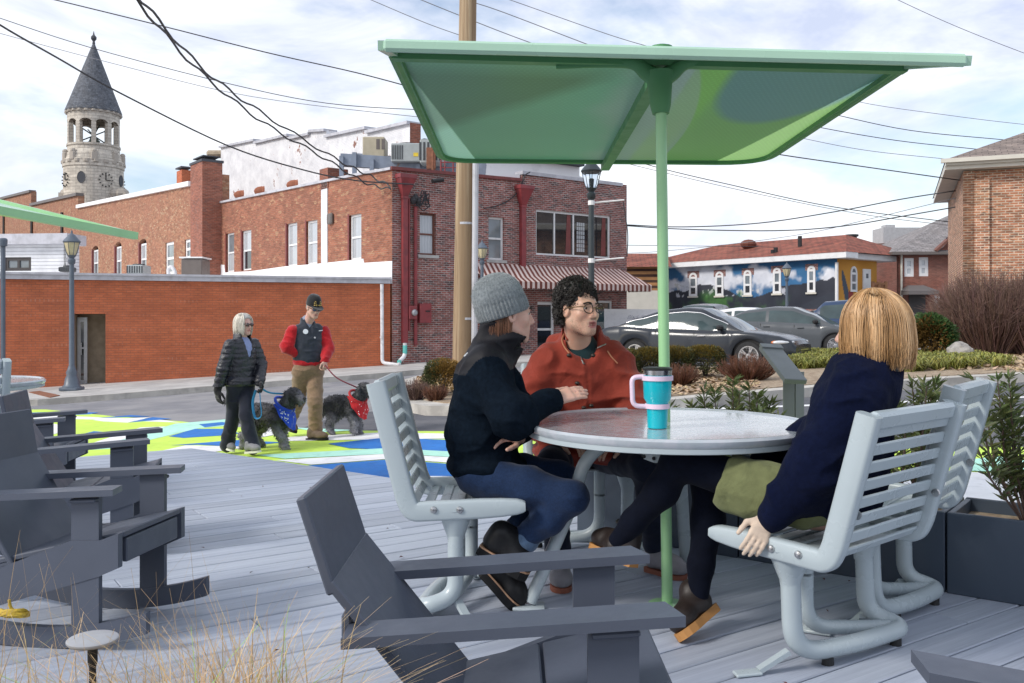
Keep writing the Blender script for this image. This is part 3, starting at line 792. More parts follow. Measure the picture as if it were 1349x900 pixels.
K = Vector((-2.9, 8.2)); e1 = Vector((.797, -.604)); e2 = Vector((-.83, -.56))
deck_xy = [tuple(K), tuple(K + e2 * 8), (-9.5, .2), (5.2, .2), tuple(K + e1 * 10.2)]
bd = Vector((.826, .563)).normalized(); bn = Vector((-bd.y, bd.x))
mb = MB(); uvs = []; cols = []; rr = random.Random(3)
w = .138; gap = .008; k0_, k1_ = -40, 90
for k in range(k0_, k1_):
 lo, hi = k * (w + gap), k * (w + gap) + w
 q = clip2(clip2(deck_xy, -bn.x, -bn.y, -lo), bn.x, bn.y, hi)
 if len(q) < 3: continue
 ss = [p[0] * bd.x + p[1] * bd.y for p in q]; s0, s1 = min(ss), max(ss)
 cuts = [s0 - 1]; s = s0 + rr.uniform(.6, 4.8)
 while s < s1 - .3: cuts.append(s); s += 4.88
 cuts.append(s1 + 1)
 for a, b in zip(cuts[:-1], cuts[1:]):
  c = clip2(clip2(q, -bd.x, -bd.y, -(a + .002)), bd.x, bd.y, b - .002)
  if len(c) < 3: continue
  n0 = len(mb.v); z = rr.uniform(-.0012, .0012)
  inn = inset(c, .004) if len(c) < 6 else c
  n = len(c); ar = sum(c[i][0] * c[(i + 1) % n][1] - c[(i + 1) % n][0] * c[i][1] for i in range(n))
  if ar < 0: c = c[::-1]; inn = inn[::-1]
  vs = [(*p, -.025) for p in c] + [(*p, z - .004) for p in c] + [(*p, z) for p in inn]
  fs = [tuple(range(2 * n, 3 * n))]
  for L in (0, n):
   fs += [(L + i, L + (i + 1) % n, L + n + (i + 1) % n, L + n + i) for i in range(n)]
  mb.add(vs, fs); t = rr.uniform(.87, 1.1); off = rr.uniform(0, 50)
  for v_ in mb.v[n0:]:
   uvs.append((v_[0] * bd.x + v_[1] * bd.y + off, v_[0] * bn.x + v_[1] * bn.y + k * .37)); cols.append((t, t, t * rr.uniform(.99, 1.02)))
o = struct('deck', mb, M('deck_board'), uv=np.array(uvs), col=np.array(cols))
mb = MB(); mb.prism([(*p, -.9) for p in inset(deck_xy, .03)], (0, 0, .872)); struct('deck_base', mb, M('deck_under'))
# ---------------------------------------------------------------- buildings
class Wall:
 def __init__(s, A, d):
  s.A = Vector((A[0], A[1])); s.d = Vector((d[0], d[1])).normalized(); n = Vector((s.d.y, -s.d.x))
  s.n = n if n.dot(s.A) < 0 else -n
 def st(s, px, py):
  k = (px - CX) / F_PX
  t = (k * s.A.y - s.A.x) / (s.d.x - k * s.d.y)
  Y = s.A.y + s.d.y * t
  return t, CAMH - (py - HOR) * Y / F_PX
 def pt(s, t, z, o=0.0):
  q = s.A + s.d * t + s.n * o; return Vector((q.x, q.y, z))
 def R(s): return Matrix(((s.d.x, -s.n.x, 0), (s.d.y, -s.n.y, 0), (0, 0, 1)))
 def box(s, mb, t0, t1, z0, z1, o0, o1, m=0, bev=0):
  if t1 < t0: t0, t1 = t1, t0
  return mb.box(s.pt((t0 + t1) / 2, (z0 + z1) / 2, (o0 + o1) / 2), (t1 - t0, abs(o1 - o0), abs(z1 - z0)), s.R(), m, bev)
class UVMB(MB):
 def __init__(s): super().__init__(); s.u = []
 def face(s, pts, uv, m=0):
  o = len(s.v); s.v += [tuple(p) for p in pts]; s.u += [tuple(q) for q in uv]; s.f.append(tuple(range(o, o + len(pts)))); s.m.append(m)
def wall_mesh(W, outline, holes=(), th=.3, reveal=.16, m=0, rm=None, mb=None, u0=0.0, o=0.0):
 mb = mb or UVMB(); rm = m if rm is None else rm
 L = [[Vector((t, z, 0)) for t, z in outline]] + [[Vector((t, z, 0)) for t, z in h] for h in holes]
 flat = [p for l in L for p in l]
 cdir = W.d.x * (-W.n.y) - W.d.y * (-W.n.x)      # +1 when (d, up) seen from outside is counter-clockwise
 ccw = W.d.to_3d().cross(Vector((0, 0, 1))).dot(W.n.to_3d()) > 0
 for t in tessellate_polygon(L):
  a, b, c = (flat[i] for i in t); s = (b - a).cross(c - a).z
  if abs(s) < 1e-9: continue
  f = t if (s > 0) == ccw else t[::-1]
  mb.face([W.pt(flat[i].x, flat[i].y, o) for i in f], [(flat[i].x + u0, flat[i].y) for i in f], m)
  f = f[::-1]; mb.face([W.pt(flat[i].x, flat[i].y, o - th) for i in f], [(flat[i].x + u0, flat[i].y) for i in f], m)
 for li, l in enumerate(L):
  n = len(l); d = th if li == 0 else reveal
  for i in range(n):
   a, b = l[i], l[(i + 1) % n]; vert = abs(a.x - b.x) < abs(a.y - b.y)
   q = [W.pt(a.x, a.y, o), W.pt(b.x, b.y, o), W.pt(b.x, b.y, o - d), W.pt(a.x, a.y, o - d)]
   uv = [(0, a.y), (0, b.y), (d, b.y), (d, a.y)] if vert else [(a.x, 0), (b.x, 0), (b.x, d), (a.x, d)]
   mb.face(q, uv, m if li == 0 else rm)
 return mb
def put(name, mb, mats, parent=None, **k):
 return obj(name, mb, mats, parent, uv=np.array(mb.u), **k)
def rect(W, x0, y0, x1, y1):
 if len((x0, y0)) == 2: pass
 a, b = W.st(x0, y0), W.st(x1, y1); t0, t1 = sorted((a[0], b[0])); z0, z1 = sorted((a[1], b[1]))
 return t0, t1, z0, z1
def loop(t0, t1, z0, z1, arch=0.0, n=8):
 if arch <= 0: return [(t0, z0), (t1, z0), (t1, z1), (t0, z1)]
 w = (t1 - t0) / 2; c = (t0 + t1) / 2
 return [(t0, z0), (t1, z0)] + [(c + w * math.cos(PI * i / n), z1 - arch + arch * math.sin(PI * i / n)) for i in range(n + 1)]
def window(W, parent, t0, t1, z0, z1, frame='trim_white', glass='glass_light', depth=.12, fw=.055, mid=True, bars=(), sill=None, arch=0.0, label=None, name='window', glass2=None, proud=False):
 """frame (a part) with its pane and sill (sub-parts) set back in the opening"""
 o1 = -depth; o0 = o1 - .05
 if proud: o0, o1 = .0, .05
 fb = MB(); W.box(fb, t0, t0 + fw, z0, z1 - arch, o0, o1); W.box(fb, t1 - fw, t1, z0, z1 - arch, o0, o1)
 W.box(fb, t0 + fw, t1 - fw, z0, z0 + fw, o0, o1 - .002)
 if arch <= 0: W.box(fb, t0 + fw, t1 - fw, z1 - fw, z1, o0, o1 - .002)
 else:
  out = loop(t0, t1, z0, z1, arch, 10)[2:]; c = (t0 + t1) / 2; w = (t1 - t0) / 2
  inn = [(c + (w - fw) * math.cos(PI * i / 10), z1 - arch + (arch - fw) * math.sin(PI * i / 10)) for i in range(11)]
  fb.prism([W.pt(t, z, o0) for t, z in out + inn[::-1]], W.n.to_3d() * (o1 - o0 - .003))
  W.box(fb, t0 + fw, t1 - fw, z1 - arch - fw / 2, z1 - arch + fw / 2, o0, o1 - .004)
 zm = (z0 + z1 - arch) / 2
 if mid: W.box(fb, t0 + fw, t1 - fw, zm - fw * .45, zm + fw * .45, o0 + .005, o1 + .004)
 for q in bars: W.box(fb, lerp(t0, t1, q) - fw * .4, lerp(t0, t1, q) + fw * .4, z0 + fw, z1 - fw, o0 + .004, o1 + .002)
 f = obj(name, fb, M(frame), parent, label=label)
 g = UVMB()
 def pane(a, b, c, d, gm=0):
  q = [W.pt(a, c, o0 + .012), W.pt(b, c, o0 + .012), W.pt(b, d, o0 + .012), W.pt(a, d, o0 + .012)]
  g.face(q, [(a, c), (b, c), (b, d), (a, d)], gm)
 if mid and glass2: pane(t0, t1, z0, zm, 1); pane(t0, t1, zm, z1 - (arch if arch else 0), 0)
 else: pane(t0, t1, z0, z1 - (arch if arch else 0), 0)
 if arch:
  lp = loop(t0, t1, z0, z1, arch, 10)[2:]; g.face([W.pt(t, z, o0 + .012) for t, z in lp], lp, 0)
 put('pane', g, [M(glass), M(glass2 or glass)], f)
 if sill:
  sb = MB(); W.box(sb, t0 - .08, t1 + .08, z0 - .1, z0 - .003, o0 + .03, .05 if not proud else .09); obj('sill', sb, M(sill), f)
 return f
dF = Vector((.80, .60)); dL = Vector((-.612, .791))
C0 = Vector((-3.7, 28.0))
WF = Wall(C0, dF); WL = Wall(C0, dL)
WA = Wall(C0 + Vector((-.05, -.06)), Vector((-9.3, -3.1)))
tE = WA.st(-420, 400)[0]; zt = 2.25
annex = thing('brick_annex', 'low orange painted brick building with white flat roof edge along the pavement', 'building', WA.pt(5, -1.2))
dz = lambda t: ground(*(WA.A + WA.d * t))
out = [(0, -.6), (tE, -3.2), (tE, zt), (0, zt)]
t0, z0 = WA.st(139, 508.5); t1, z1 = WA.st(96, 413.5)
hole = [(t0, z0), (t1, z0), (t1, z1), (t0, z1)]
mb = wall_mesh(WA, out, [hole], th=.3, reveal=.3)
put('wall', mb, M('brick_annex'), annex)
db = MB(); WA.box(db, t0, t1, z0, z1, -1.2, -1.12); WA.box(db, t0 - .05, t0, z0, z1, -1.12, -.3); WA.box(db, t1, t1 + .05, z0, z1, -1.12, -.3); WA.box(db, t0, t1, z1, z1 + .05, -1.2, -.3); WA.box(db, t0, t1, z0 - .3, z0, -1.2, -.01)
obj('porch', db, M('tan_brick_plain'), annex)
ta, tb = t0 + .55, t1 - .02
dr = MB()
for a, b, c, d in ((ta, ta + .09, z0 + .01, z1 - .1), (tb - .09, tb, z0 + .01, z1 - .1), (ta + .09, tb - .09, z0 + .01, z0 + .13), (ta + .09, tb - .09, z1 - .22, z1 - .1), (ta + .09, tb - .09, z0 + 1.02, z0 + 1.07)): WA.box(dr, a, b, c, d, -.78, -.72)
door = obj('door', dr, M('alum'), annex)
g = MB(); WA.box(g, ta + .09, tb - .09, z0 + .13, z1 - .22, -.76, -.745); obj('pane', g, M('glass_dark'), door)
g = MB(); WA.box(g, ta + .14, ta + .165, z0 + .85, z0 + 1.2, -.71, -.68); obj('handle', g, M('alum'), door)
g = MB()
for i, (w, hh, zz) in enumerate(((.3, .05, 1.42), (.2, .035, 1.36), (.26, .03, 1.31))): WA.box(g, ta + .3, ta + .3 + w, z0 + zz, z0 + zz + hh, -.744, -.741)
obj('notice', g, M('trim_white'), door)
rf = MB(); WA.box(rf, -.0, tE, zt, zt + .13, -.3, .06); WA.box(rf, -.0, tE, zt + .13, zt + .19, -.33, .1)
obj('roof_edge', rf, M('coping_metal'), annex)
rb = MB(); q = [WA.pt(0, zt + .05, -.3), WA.pt(tE, zt + .05, -.3), Vector((-40, 60, zt + .4)), Vector((-20, 52, zt + .4)), WL.pt(16, zt + .4, .02), WL.pt(.02, zt + .15, .02)]
rb.prism(q, (0, 0, .06)); obj('roof', rb, M('white_roof'), annex)
dp = MB(); a = WA.st(502.5, 376); b = WA.st(503, 478); ca = WA.pt(a[0], zt - .02, .08); cb = WA.pt(b[0], b[1], .08)
e = P(526, 481, 27.6)
dp.tube(fillet([ca, cb, e], .12), .055, 10)
for zz in (1.6, .6): dp.lathe(WA.pt(a[0], zz, .08), [(.062, -.03), (.062, .03)], 12)
o = obj('downpipe', dp, M('pvc_white')); tag(o, 'white plastic downpipe running down the right end of the orange brick wall', 'drainpipe')
pp = MB(); pp.tube([P(4, 322, 23.6), P(4, 372, 23.6), P(4, 500, 23.6)], .06, 10); pp.lathe(P(4, 322, 23.6), [(.1, -.05), (.11, .12), (.08, .16)], 14)
o = obj('riser_pipe', pp, M('lamp_grey')); tag(o, 'grey capped riser pipe standing against the orange wall at the far end', 'pipe')
cb_ = thing('corner_building', 'two-storey red brick corner building with striped awning over its shopfront', 'building', (C0.x, C0.y, -.4))
s_end = WL.st(291, 268)[0]
wl_out = [(0, -.6), (s_end, -1.0), (s_end, WL.st(291, 268)[1]), (WL.st(433, 237)[0], WL.st(433, 237)[1]), (WL.st(480, 230)[0], WL.st(480, 230)[1]), (0, WL.st(516, 224)[1])]
wins = []; holes = []
for (xl, yt, xr, yb) in ((298, 307, 308.5, 358), (318.5, 303.5, 331, 355.5), (377.5, 294, 391.5, 350), (403.5, 290.5, 418, 347.5), (460, 282.5, 476, 341.5)):
 tb_, zb_ = WL.st(xr, yb); ta_, zt_ = WL.st(xl, yt); tt = WL.st(xr, yt)[1]
 r = (min(ta_, tb_), max(ta_, tb_), zb_, (zt_ + tt) / 2); wins.append(r); holes.append(loop(*r))
mb = wall_mesh(WL, wl_out, holes, .35, .2); put('wall', mb, M('brick_orange'), cb_)
for i, r in enumerate(wins): window(WL, cb_, *r, glass=('glass_grey', 'glass_light', 'glass_light', 'glass_light', 'glass_light')[i], glass2=('glass_light', 'glass_dark', 'glass_light', 'glass_light', 'glass_light')[i], depth=.08, fw=.07)
wj = MB()
for r in wins:
 WL.box(wj, r[1], r[1] + .1, r[2], r[3] + .05, -.1, .012)
obj('window_trim', wj, M('maroon_dark'), cb_)
fb = UVMB()      # white painted base above the annex roof
q = [(0, zt), (WL.st(262, 362)[0], zt + .2), (WL.st(266, 349)[0], WL.st(266, 349)[1])] + [(WL.st(x, y)[0], WL.st(x, y)[1]) for x, y in ((296, 349), (297, 359), (330, 357.5), (376, 351), (420, 347.5), (479, 341), (480, 346.5), (517, 344))]
wall_mesh(WL, [(t, z) for t, z in q], (), th=.02, o=.02, mb=fb); put('painted_base', fb, M('white_roof'), cb_)
f_end = WF.st(818, 400)[0]; tm = WF.st(686, 240)[0]
zA, zB, zC, zD = WF.st(517, 224)[1], WF.st(685, 239)[1], WF.st(688, 231)[1], WF.st(818, 243)[1]
f_out = [(0, -.6), (f_end, -.3), (f_end, zD), (tm + .05, zC), (tm + .05, zB), (0, zA)]
def fr(xl, yt, xr, yb, arch=0):
 a = WF.st(xl, yt); b = WF.st(xr, yb); c = WF.st(xl, yb); return (a[0], b[0], (b[1] + c[1]) / 2, (a[1] + WF.st(xr, yt)[1]) / 2)
w1 = fr(553, 281, 574.5, 336); w2 = fr(643.5, 286, 664.5, 342.5); w3 = fr(706, 280.5, 804.5, 338.5); d1 = fr(708, 398, 732, 470); d2 = fr(742, 396, 808, 452)
mb = wall_mesh(WF, f_out, [loop(*w1), loop(*w2), loop(*w3), loop(*d1), loop(*d2)], .35, .22); put('wall', mb, M('brick_facade'), cb_)
window(WF, cb_, *w1, frame='trim_brown', glass='glass_light', depth=.1, fw=.06, sill='concrete'); window(WF, cb_, *w2, glass='glass_grey', glass2='glass_grey', depth=.1, fw=.07, sill='concrete')
window(WF, cb_, *w3, glass='glass_dark', depth=.06, fw=.07, mid=False, bars=(.25, .5, .72), label='wide dark four-pane picture window with red curtains')
cu = UVMB()
for (a, b) in ((.40, .47), (.88, .95)):
 cu = UVMB(); ta_, tb_ = lerp(w3[0], w3[1], a), lerp(w3[0], w3[1], b); n = 8
 for i in range(n):
  u0, u1 = lerp(ta_, tb_, i / n), lerp(ta_, tb_, (i + 1) / n); o0 = -.095 + (.006 if i % 2 else 0)
  cu.face([WF.pt(u0, w3[2] + .1, -.09 + (.008 if i % 2 else 0)), WF.pt(u1, w3[2] + .1, -.09 + (0 if i % 2 else .008)), WF.pt(lerp(u1, tb_, .3), w3[3] - .08, -.09 + (0 if i % 2 else .008)), WF.pt(lerp(u0, tb_, .3), w3[3] - .08, -.09 + (.008 if i % 2 else 0))], [(0, 0)] * 4)
 put('curtain', cu, M('maroon_dark'), cb_)
gb = UVMB(); ta_, tb_ = lerp(w3[0], w3[1], .55), lerp(w3[0], w3[1], .66)
for i in range(4):
 for j in range(7):
  u = lerp(ta_, tb_, i / 4); z = lerp(w3[2] + .2, w3[3] - .3, j / 7); du = (tb_ - ta_) / 4 * .85; dz_ = (w3[3] - w3[2] - .5) / 7 * .85
  gb.face([WF.pt(u, z, -.088), WF.pt(u + du, z, -.088), WF.pt(u + du, z + dz_, -.088), WF.pt(u, z + dz_, -.088)], [(0, 0)] * 4)
put('glass_blocks', gb, M('glass_light'), cb_)
window(WF, cb_, *d1, frame='trim_white', glass='glass_dark', depth=.12, fw=.09, mid=True, name='door'); window(WF, cb_, *d2, frame='trim_white', glass='glass_green', depth=.1, fw=.07, mid=False, bars=(.5,), name='shop_window')
cp = MB(); WF.box(cp, tm + .05, f_end + .05, (zC + zD) / 2 - .02, (zC + zD) / 2 + .1, -.4, .05)
cp2 = MB(); cp2.beam(WF.pt(-.05, zA + .05, -.12), WF.pt(tm, zB + .05, -.12), .4, .1)
obj('coping', cp, M('coping_metal'), cb_); obj('parapet_cap', cp2, M('maroon_dark'), cb_)
cp3 = MB(); a, b, c = wl_out[5], wl_out[4], wl_out[3]
cp3.beam(WL.pt(0, a[1] + .04, -.12), WL.pt(b[0], b[1] + .04, -.12), .4, .08); cp3.beam(WL.pt(b[0], b[1] + .04, -.12), WL.pt(s_end, wl_out[2][1] + .04, -.12), .4, .08)
obj('parapet_cap', cp3, M('coping_metal'), cb_)
rf = MB(); zr = 5.2
rf.prism([WF.pt(.2, zr, -.3), WF.pt(f_end - .1, zr, -.3), WF.pt(f_end - .1, zr, -18), WL.pt(s_end, zr, -9), WL.pt(s_end, zr, -.3)], (0, 0, .1)); obj('roof', rf, M('roof_flat'), cb_)
bk = UVMB(); WR = Wall(C0 + dF * f_end, Vector((-dF.y, dF.x))); wall_mesh(WR, [(0, -.4), (14, -.4), (14, zD), (0, zD)], (), .3, mb=bk, o=-.0); put('side_wall', bk, M('brick_facade'), cb_)
wf = MB(); t0_, t1_ = WF.st(690, 232)[0], WF.st(622, 230)[0]    # white flashing wedge on the roof step
wf.prism([WF.pt(tm, zB + .1, -.05), WF.pt(tm, zC + .05, -.05), WF.pt(WF.st(640, 236)[0], WF.st(640, 236)[1] + .05, -.05)], WF.n.to_3d() * -.1); obj('flashing', wf, M('white_roof'), cb_)
aw = UVMB(); n = 40
ta_, tb_ = WF.st(612, 400)[0], WF.st(830, 400)[0]
top_z = [WF.st(628, 349)[1], WF.st(815, 352)[1]]
pr = 1.25; zb_ = 2.38
tR0, tR1 = WF.st(816, 352)[0] + .02, WF.st(816, 352)[0] + .75
def az(t): return lerp(top_z[0], top_z[1], (t - ta_) / (tb_ - ta_))
zt_a = (top_z[0] + top_z[1]) / 2
tT = tR0; tR0 += .42; aw.face([WF.pt(ta_, zb_, pr), WF.pt(tR0, zb_, pr), WF.pt(tT, zt_a, .03), WF.pt(ta_, zt_a, .03)], [(ta_, 0), (tR0, 0), (tR0 - .55, 1), (ta_ - .55, 1)])
aw.face([WF.pt(tR0, zb_, pr), WF.pt(tR0, zb_, .03), WF.pt(tT, zt_a, .03)], [(0, 0), (1.2, 0), (1.2, 1)])
sc = .105; k = int((tR0 - ta_) / sc); zv = .2
for i in range(k):
 a, b = ta_ + i * sc, ta_ + (i + 1) * sc
 aw.face([WF.pt(a, zb_ - zv, pr + .004), WF.pt((a + b) / 2, zb_ - zv - .035, pr + .004), WF.pt(b, zb_ - zv, pr + .004), WF.pt(b, zb_, pr + .004), WF.pt(a, zb_, pr + .004)], [(a, 0), ((a + b) / 2, 0), (b, 0), (b, 0), (a, 0)])
kk = int(pr / sc)
for i in range(kk):
 a, b = i * sc, (i + 1) * sc
 aw.face([WF.pt(tR0 + .004, zb_ - zv, a), WF.pt(tR0 + .004, zb_ - zv - .035, (a + b) / 2), WF.pt(tR0 + .004, zb_ - zv, b), WF.pt(tR0 + .004, zb_, b), WF.pt(tR0 + .004, zb_, a)], [(a, 0), ((a + b) / 2, 0), (b, 0), (b, 0), (a, 0)])
awn = put('awning', aw, M('awning'), cb_)
ab = MB(); ab.tube([WF.pt(ta_, zb_ - .02, pr - .03), WF.pt(tR0, zb_ - .02, pr - .03)], .02, 6)
for t in (ta_ + .5, (ta_ + tR0) / 2, tR0 - .1): ab.tube([WF.pt(t, zb_ - .02, pr - .03), WF.pt(t, zb_ + .1, .02)], .018, 6)
obj('awning_bar', ab, M('alum'), awn)
ps = UVMB(); a = WL.st(424, 249); b = WL.st(432, 249); wall_mesh(WL, [(b[0], 2.7), (a[0], 2.7), (a[0], WL.st(424, 240)[1]), (b[0], WL.st(432, 238)[1])], (), .06, o=.03, mb=ps); put('pilaster_scar', ps, M('brick_white'), cb_)
ch = UVMB(); WL2 = Wall(WL.pt(b[0], 0, 0).xy, WL.d)
def brick_box(W, mb, t0, t1, z0, z1, o0, o1):
 q = {}
 for (ta, oa, tb, ob) in ((t0, o1, t1, o1), (t0, o0, t1, o0), (t0, o0, t0, o1), (t1, o0, t1, o1)):
  L = abs(tb - ta) + abs(ob - oa)
  mb.face([W.pt(ta, z0, oa), W.pt(tb, z0, ob), W.pt(tb, z1, ob), W.pt(ta, z1, oa)], [(0, z0), (L, z0), (L, z1), (0, z1)])
 mb.face([W.pt(t0, z1, o0), W.pt(t1, z1, o0), W.pt(t1, z1, o1), W.pt(t0, z1, o1)], [(0, 0), (1, 0), (1, 1), (0, 1)])
 mb.face([W.pt(t0, z0, o0), W.pt(t1, z0, o0), W.pt(t1, z0, o1), W.pt(t0, z0, o1)], [(0, 0), (1, 0), (1, 1), (0, 1)])
zc = WL.st(428, 238)[1]; brick_box(WL, ch, b[0] - .05, a[0] + .12, zc - .3, WL.st(428, 222)[1], -.75, .03); put('chimney', ch, M('brick_red'), cb_)
vb = MB(); v_ = WL.st(437, 289); WL.box(vb, v_[0] - .18, v_[0] + .18, v_[1] - .17, v_[1] + .2, 0, .12, bev=.04); obj('vent_hood', vb, M('ac_brown'), cb_)
def hopper_pipe(px, pyt, pyb, w=.085, lab=None, nm='downspout'):
 t, z1 = WF.st(px, pyt); z0 = WF.st(px, pyb)[1]; h = MB()
 WF.box(h, t - w, t + w, z0, z1 - .5, .02, .02 + w * 1.6)
 h.add([WF.pt(t + sx * (.28 if k else w), z1 - (0 if k else .55), .02 + (o_ * (.34 if k else w * 1.6))) for k in (0, 1) for sx, o_ in ((-1, 0), (1, 0), (1, 1), (-1, 1))], [(0, 1, 2, 3), (4, 7, 6, 5), (0, 4, 5, 1), (1, 5, 6, 2), (2, 6, 7, 3), (3, 7, 4, 0)])
 WF.box(h, t - .3, t + .3, z1, z1 + .12, .01, .37); WF.box(h, t - w - .02, t + w + .02, z1 - .62, z1 - .55, .015, .04 + w * 1.6)
 o = obj(nm, h, M('maroon_paint')); return o
o = hopper_pipe(531, 236, 452); tag(o, 'tall maroon downspout with funnel hopper beside the building corner', 'downspout')
o = hopper_pipe(686.5, 250, 352, .09); tag(o, 'maroon downspout with hopper between the small window and picture window', 'downspout')
for i, (px, yt, yb, r, lb) in enumerate(((537, 262, 436, .035, 'thin maroon conduit running down the facade between two thicker maroon pipes'), (545.5, 270, 455, .06, 'thick maroon conduit on the facade reaching down past the meter boxes'))):
 t, z1 = WF.st(px, yt); z0 = WF.st(px, yb)[1]; h = MB(); h.tube([WF.pt(t, z1, .09), WF.pt(t, z0, .09)], r, 8); o = obj('conduit', h, M('maroon_paint')); tag(o, lb, 'conduit')
for i, (px, py, w, hh, lb) in enumerate(((540.5, 412, .3, .42, 'small maroon meter box with round glass dial beside the conduits'), (557, 413, .42, .62, 'larger maroon electric box right of the small meter box'))):
 t, z = WF.st(px, py); h = MB(); WF.box(h, t - w / 2, t + w / 2, z - hh / 2, z + hh / 2, .02, .2, bev=.02)
 bx = obj('meter_box', h, M('maroon_paint')); tag(bx, lb, 'meter box')
 if i == 0:
  d = MB(); d.lathe(WF.pt(t + .02, z, .2), [(.1, 0), (.1, .06), (.06, .1)], 14, WF.n.to_3d()); obj('dial', d, M('alum'), bx)
 else:
  d = MB(); WF.box(d, t - .02, t + .14, z + .05, z + .09, .2, .215); obj('latch', d, M('black_trim'), bx)
h = MB(); a = P(533.5, 452, 28.05); pts = fillet([a, P(533.5, 469, 28.05), P(526, 476, 27.9), P(525.5, 481, 27.6)], .18); h.tube(pts, .065, 10, 0); o = obj('drain_elbow', h, M('pvc_white')); tag(o, 'white and teal drain elbow at the foot of the maroon downspout', 'drainpipe')
t_ = MB(); t_.tube([P(533.5, 455, 28.05), P(533.5, 466, 28.05)], .07, 10); obj('teal_sleeve', t_, M('teal_tape'), o); t_ = MB(); t_.tube([P(526, 476.5, 27.85), P(525.6, 480, 27.65)], .07, 10); obj('teal_sleeve', t_, M('teal_tape'), o)
sv = MB()
for k in range(7):
 rr_ = random.Random(k); t, z = WF.st(541 + rr_.uniform(0, 8), 262 + rr_.uniform(-3, 12)); a = WF.pt(t, z, .15)
 b = WF.pt(*WF.st(550 + rr_.uniform(0, 12), 250 + rr_.uniform(0, 25)), .25); c = WF.pt(*WF.st(562 + rr_.uniform(-4, 3), 270 + rr_.uniform(-4, 4)), .12)
 sv.tube(spline([a, (a + b) / 2 + Vector((0, 0, -.15)), b, c], 5), .018, 5)
for px, py in ((544, 262), (541, 265), (548, 266)): t, z = WF.st(px, py); sv.lathe(WF.pt(t, z, .16), [(.05, -.1), (.1, 0), (.06, .12)], 8)
o = obj('service_cables', sv, M('wire')); tag(o, 'tangle of black service cables and weatherheads near the facade corner', 'cables')
sc_ = MB(); t, z = WF.st(570, 239); sc_.tube([WF.pt(t - .2, z - .05, .3), WF.pt(t + .2, z + .03, .3)], .07, 10); sc_.tube([WF.pt(t, z, .3), WF.pt(t, z, .0)], .025, 6); o = obj('security_camera', sc_, M('black_trim')); tag(o, 'small black security camera under the parapet of the corner facade', 'camera')
gd = MB(); a = WF.pt(*WF.st(690, 235), .05); pts = [WF.pt(*WF.st(x, y), .06) for x, y in ((697, 227), (690, 232), (684, 248), (672, 262), (655, 271), (636, 275))]; gd.tube(spline(pts, 5), .018, 5); o = obj('loose_cable', gd, M('wire')); tag(o, 'loose black cable drooping across the facade left of the second hopper', 'cable')
def PW(W, px, py, o=0): t, z = W.st(px, py); return W.pt(t, z, o)
rowb = thing('brick_row_building', 'long old two-storey brick building with arched windows and broad chimney stack', 'building', WL.pt(20, -1))
sA = s_end + .05; ss = lambda x, y: WL.st(x, y)
out = [(sA, -1.2), (ss(103, 300)[0], -1.4), ss(103, 273.5), ss(150, 262.5), ss(252, 243), (sA, ss(255, 242)[1])]
ahs = []
for (xl, yt, xr, yb) in ((121.5, 324, 129.5, 361), (151.5, 319, 160, 359.5), (183.5, 314.5, 193, 359)):
 a, b = ss(xr, yb), ss(xl, yt); ahs.append((a[0], b[0], a[1] - .1, (b[1] + ss(xr, yt)[1]) / 2, .25, 'a'))
for (xl, yt, xr, yb) in ((218, 319, 229, 361), (243.5, 315, 254, 340)):
 a, b = ss(xr, yb), ss(xl, yt); ahs.append((a[0], b[0], a[1], (b[1] + ss(xr, yt)[1]) / 2, 0, 'r'))
mb = wall_mesh(WL, out, [loop(r[0], r[1], r[2], r[3], r[4], 6) for r in ahs], .4, .25); put('wall', mb, M('brick_old'), rowb)
for r in ahs:
 if r[5] == 'a': window(WL, rowb, r[0], r[1], r[2], r[3] - .25, glass='glass_light', glass2='glass_grey', depth=.1, fw=.1)
 else: window(WL, rowb, *r[:4], glass='glass_grey', depth=.06, fw=.14)
wj = MB()
for r in ahs:
 if r[5] == 'a': WL.box(wj, r[1] - .02, r[1] + .16, r[2], r[3] - .15, -.12, .02)
obj('window_trim', wj, M('maroon_dark'), rowb)
cp = MB(); cp.beam(PW(WL, 103, 272.5, -.1), PW(WL, 252, 242, -.1), .5, .22); obj('coping', cp, M('white_roof'), rowb)
sk = UVMB(); zs0 = ss(260, 365)[1]; cT0 = s_end - .05; cT1 = cT0 + 1.55; brick_box(WL, sk, cT0, cT1, 1.0, ss(278, 220)[1], -.05, .83); stack = put('chimney', sk, M('brick_red'), rowb)
cap = MB(); zc = ss(278, 220)[1]; WL.box(cap, cT0 - .04, cT1 + .04, zc, zc + .1, -.1, .87); WL.box(cap, cT0 + .4, cT1 - .4, zc + .1, zc + .25, .1, .6); WL.box(cap, cT0 + .15, cT1 - .1, zc + .25, zc + .3, 0, .75); obj('cap', cap, M('slate'), stack)
sk = UVMB(); a = ss(228, 246); brick_box(WL, sk, a[0] - .4, a[0] + .4, a[1] - .5, ss(228, 224)[1], -.75, -.3); c2 = put('chimney', sk, M('brick_annex'), rowb); cap = MB(); z2 = ss(228, 224)[1]; WL.box(cap, a[0] - .45, a[0] + .45, z2 + .1, z2 + .17, -.8, -.25); obj('cap', cap, M('slate'), c2)
rowc = thing('stepped_brick_building', 'far brick row end with stepped parapet and dark pilasters behind the white siding', 'building', WL.pt(50, -1))
WL3 = Wall(WL.pt(ss(103, 300)[0] + .05, 0, .0).xy, WL.d)
s3 = lambda x, y: WL3.st(x, y)
out = [(0, -1.5), (s3(-60, 300)[0], -2), s3(-60, 277), s3(0, 262.5), s3(41, 252), s3(41, 270), s3(60, 268), (0, s3(103, 256)[1])]
mb = wall_mesh(WL3, out, (), .4); put('wall', mb, M('brick_old'), rowc)
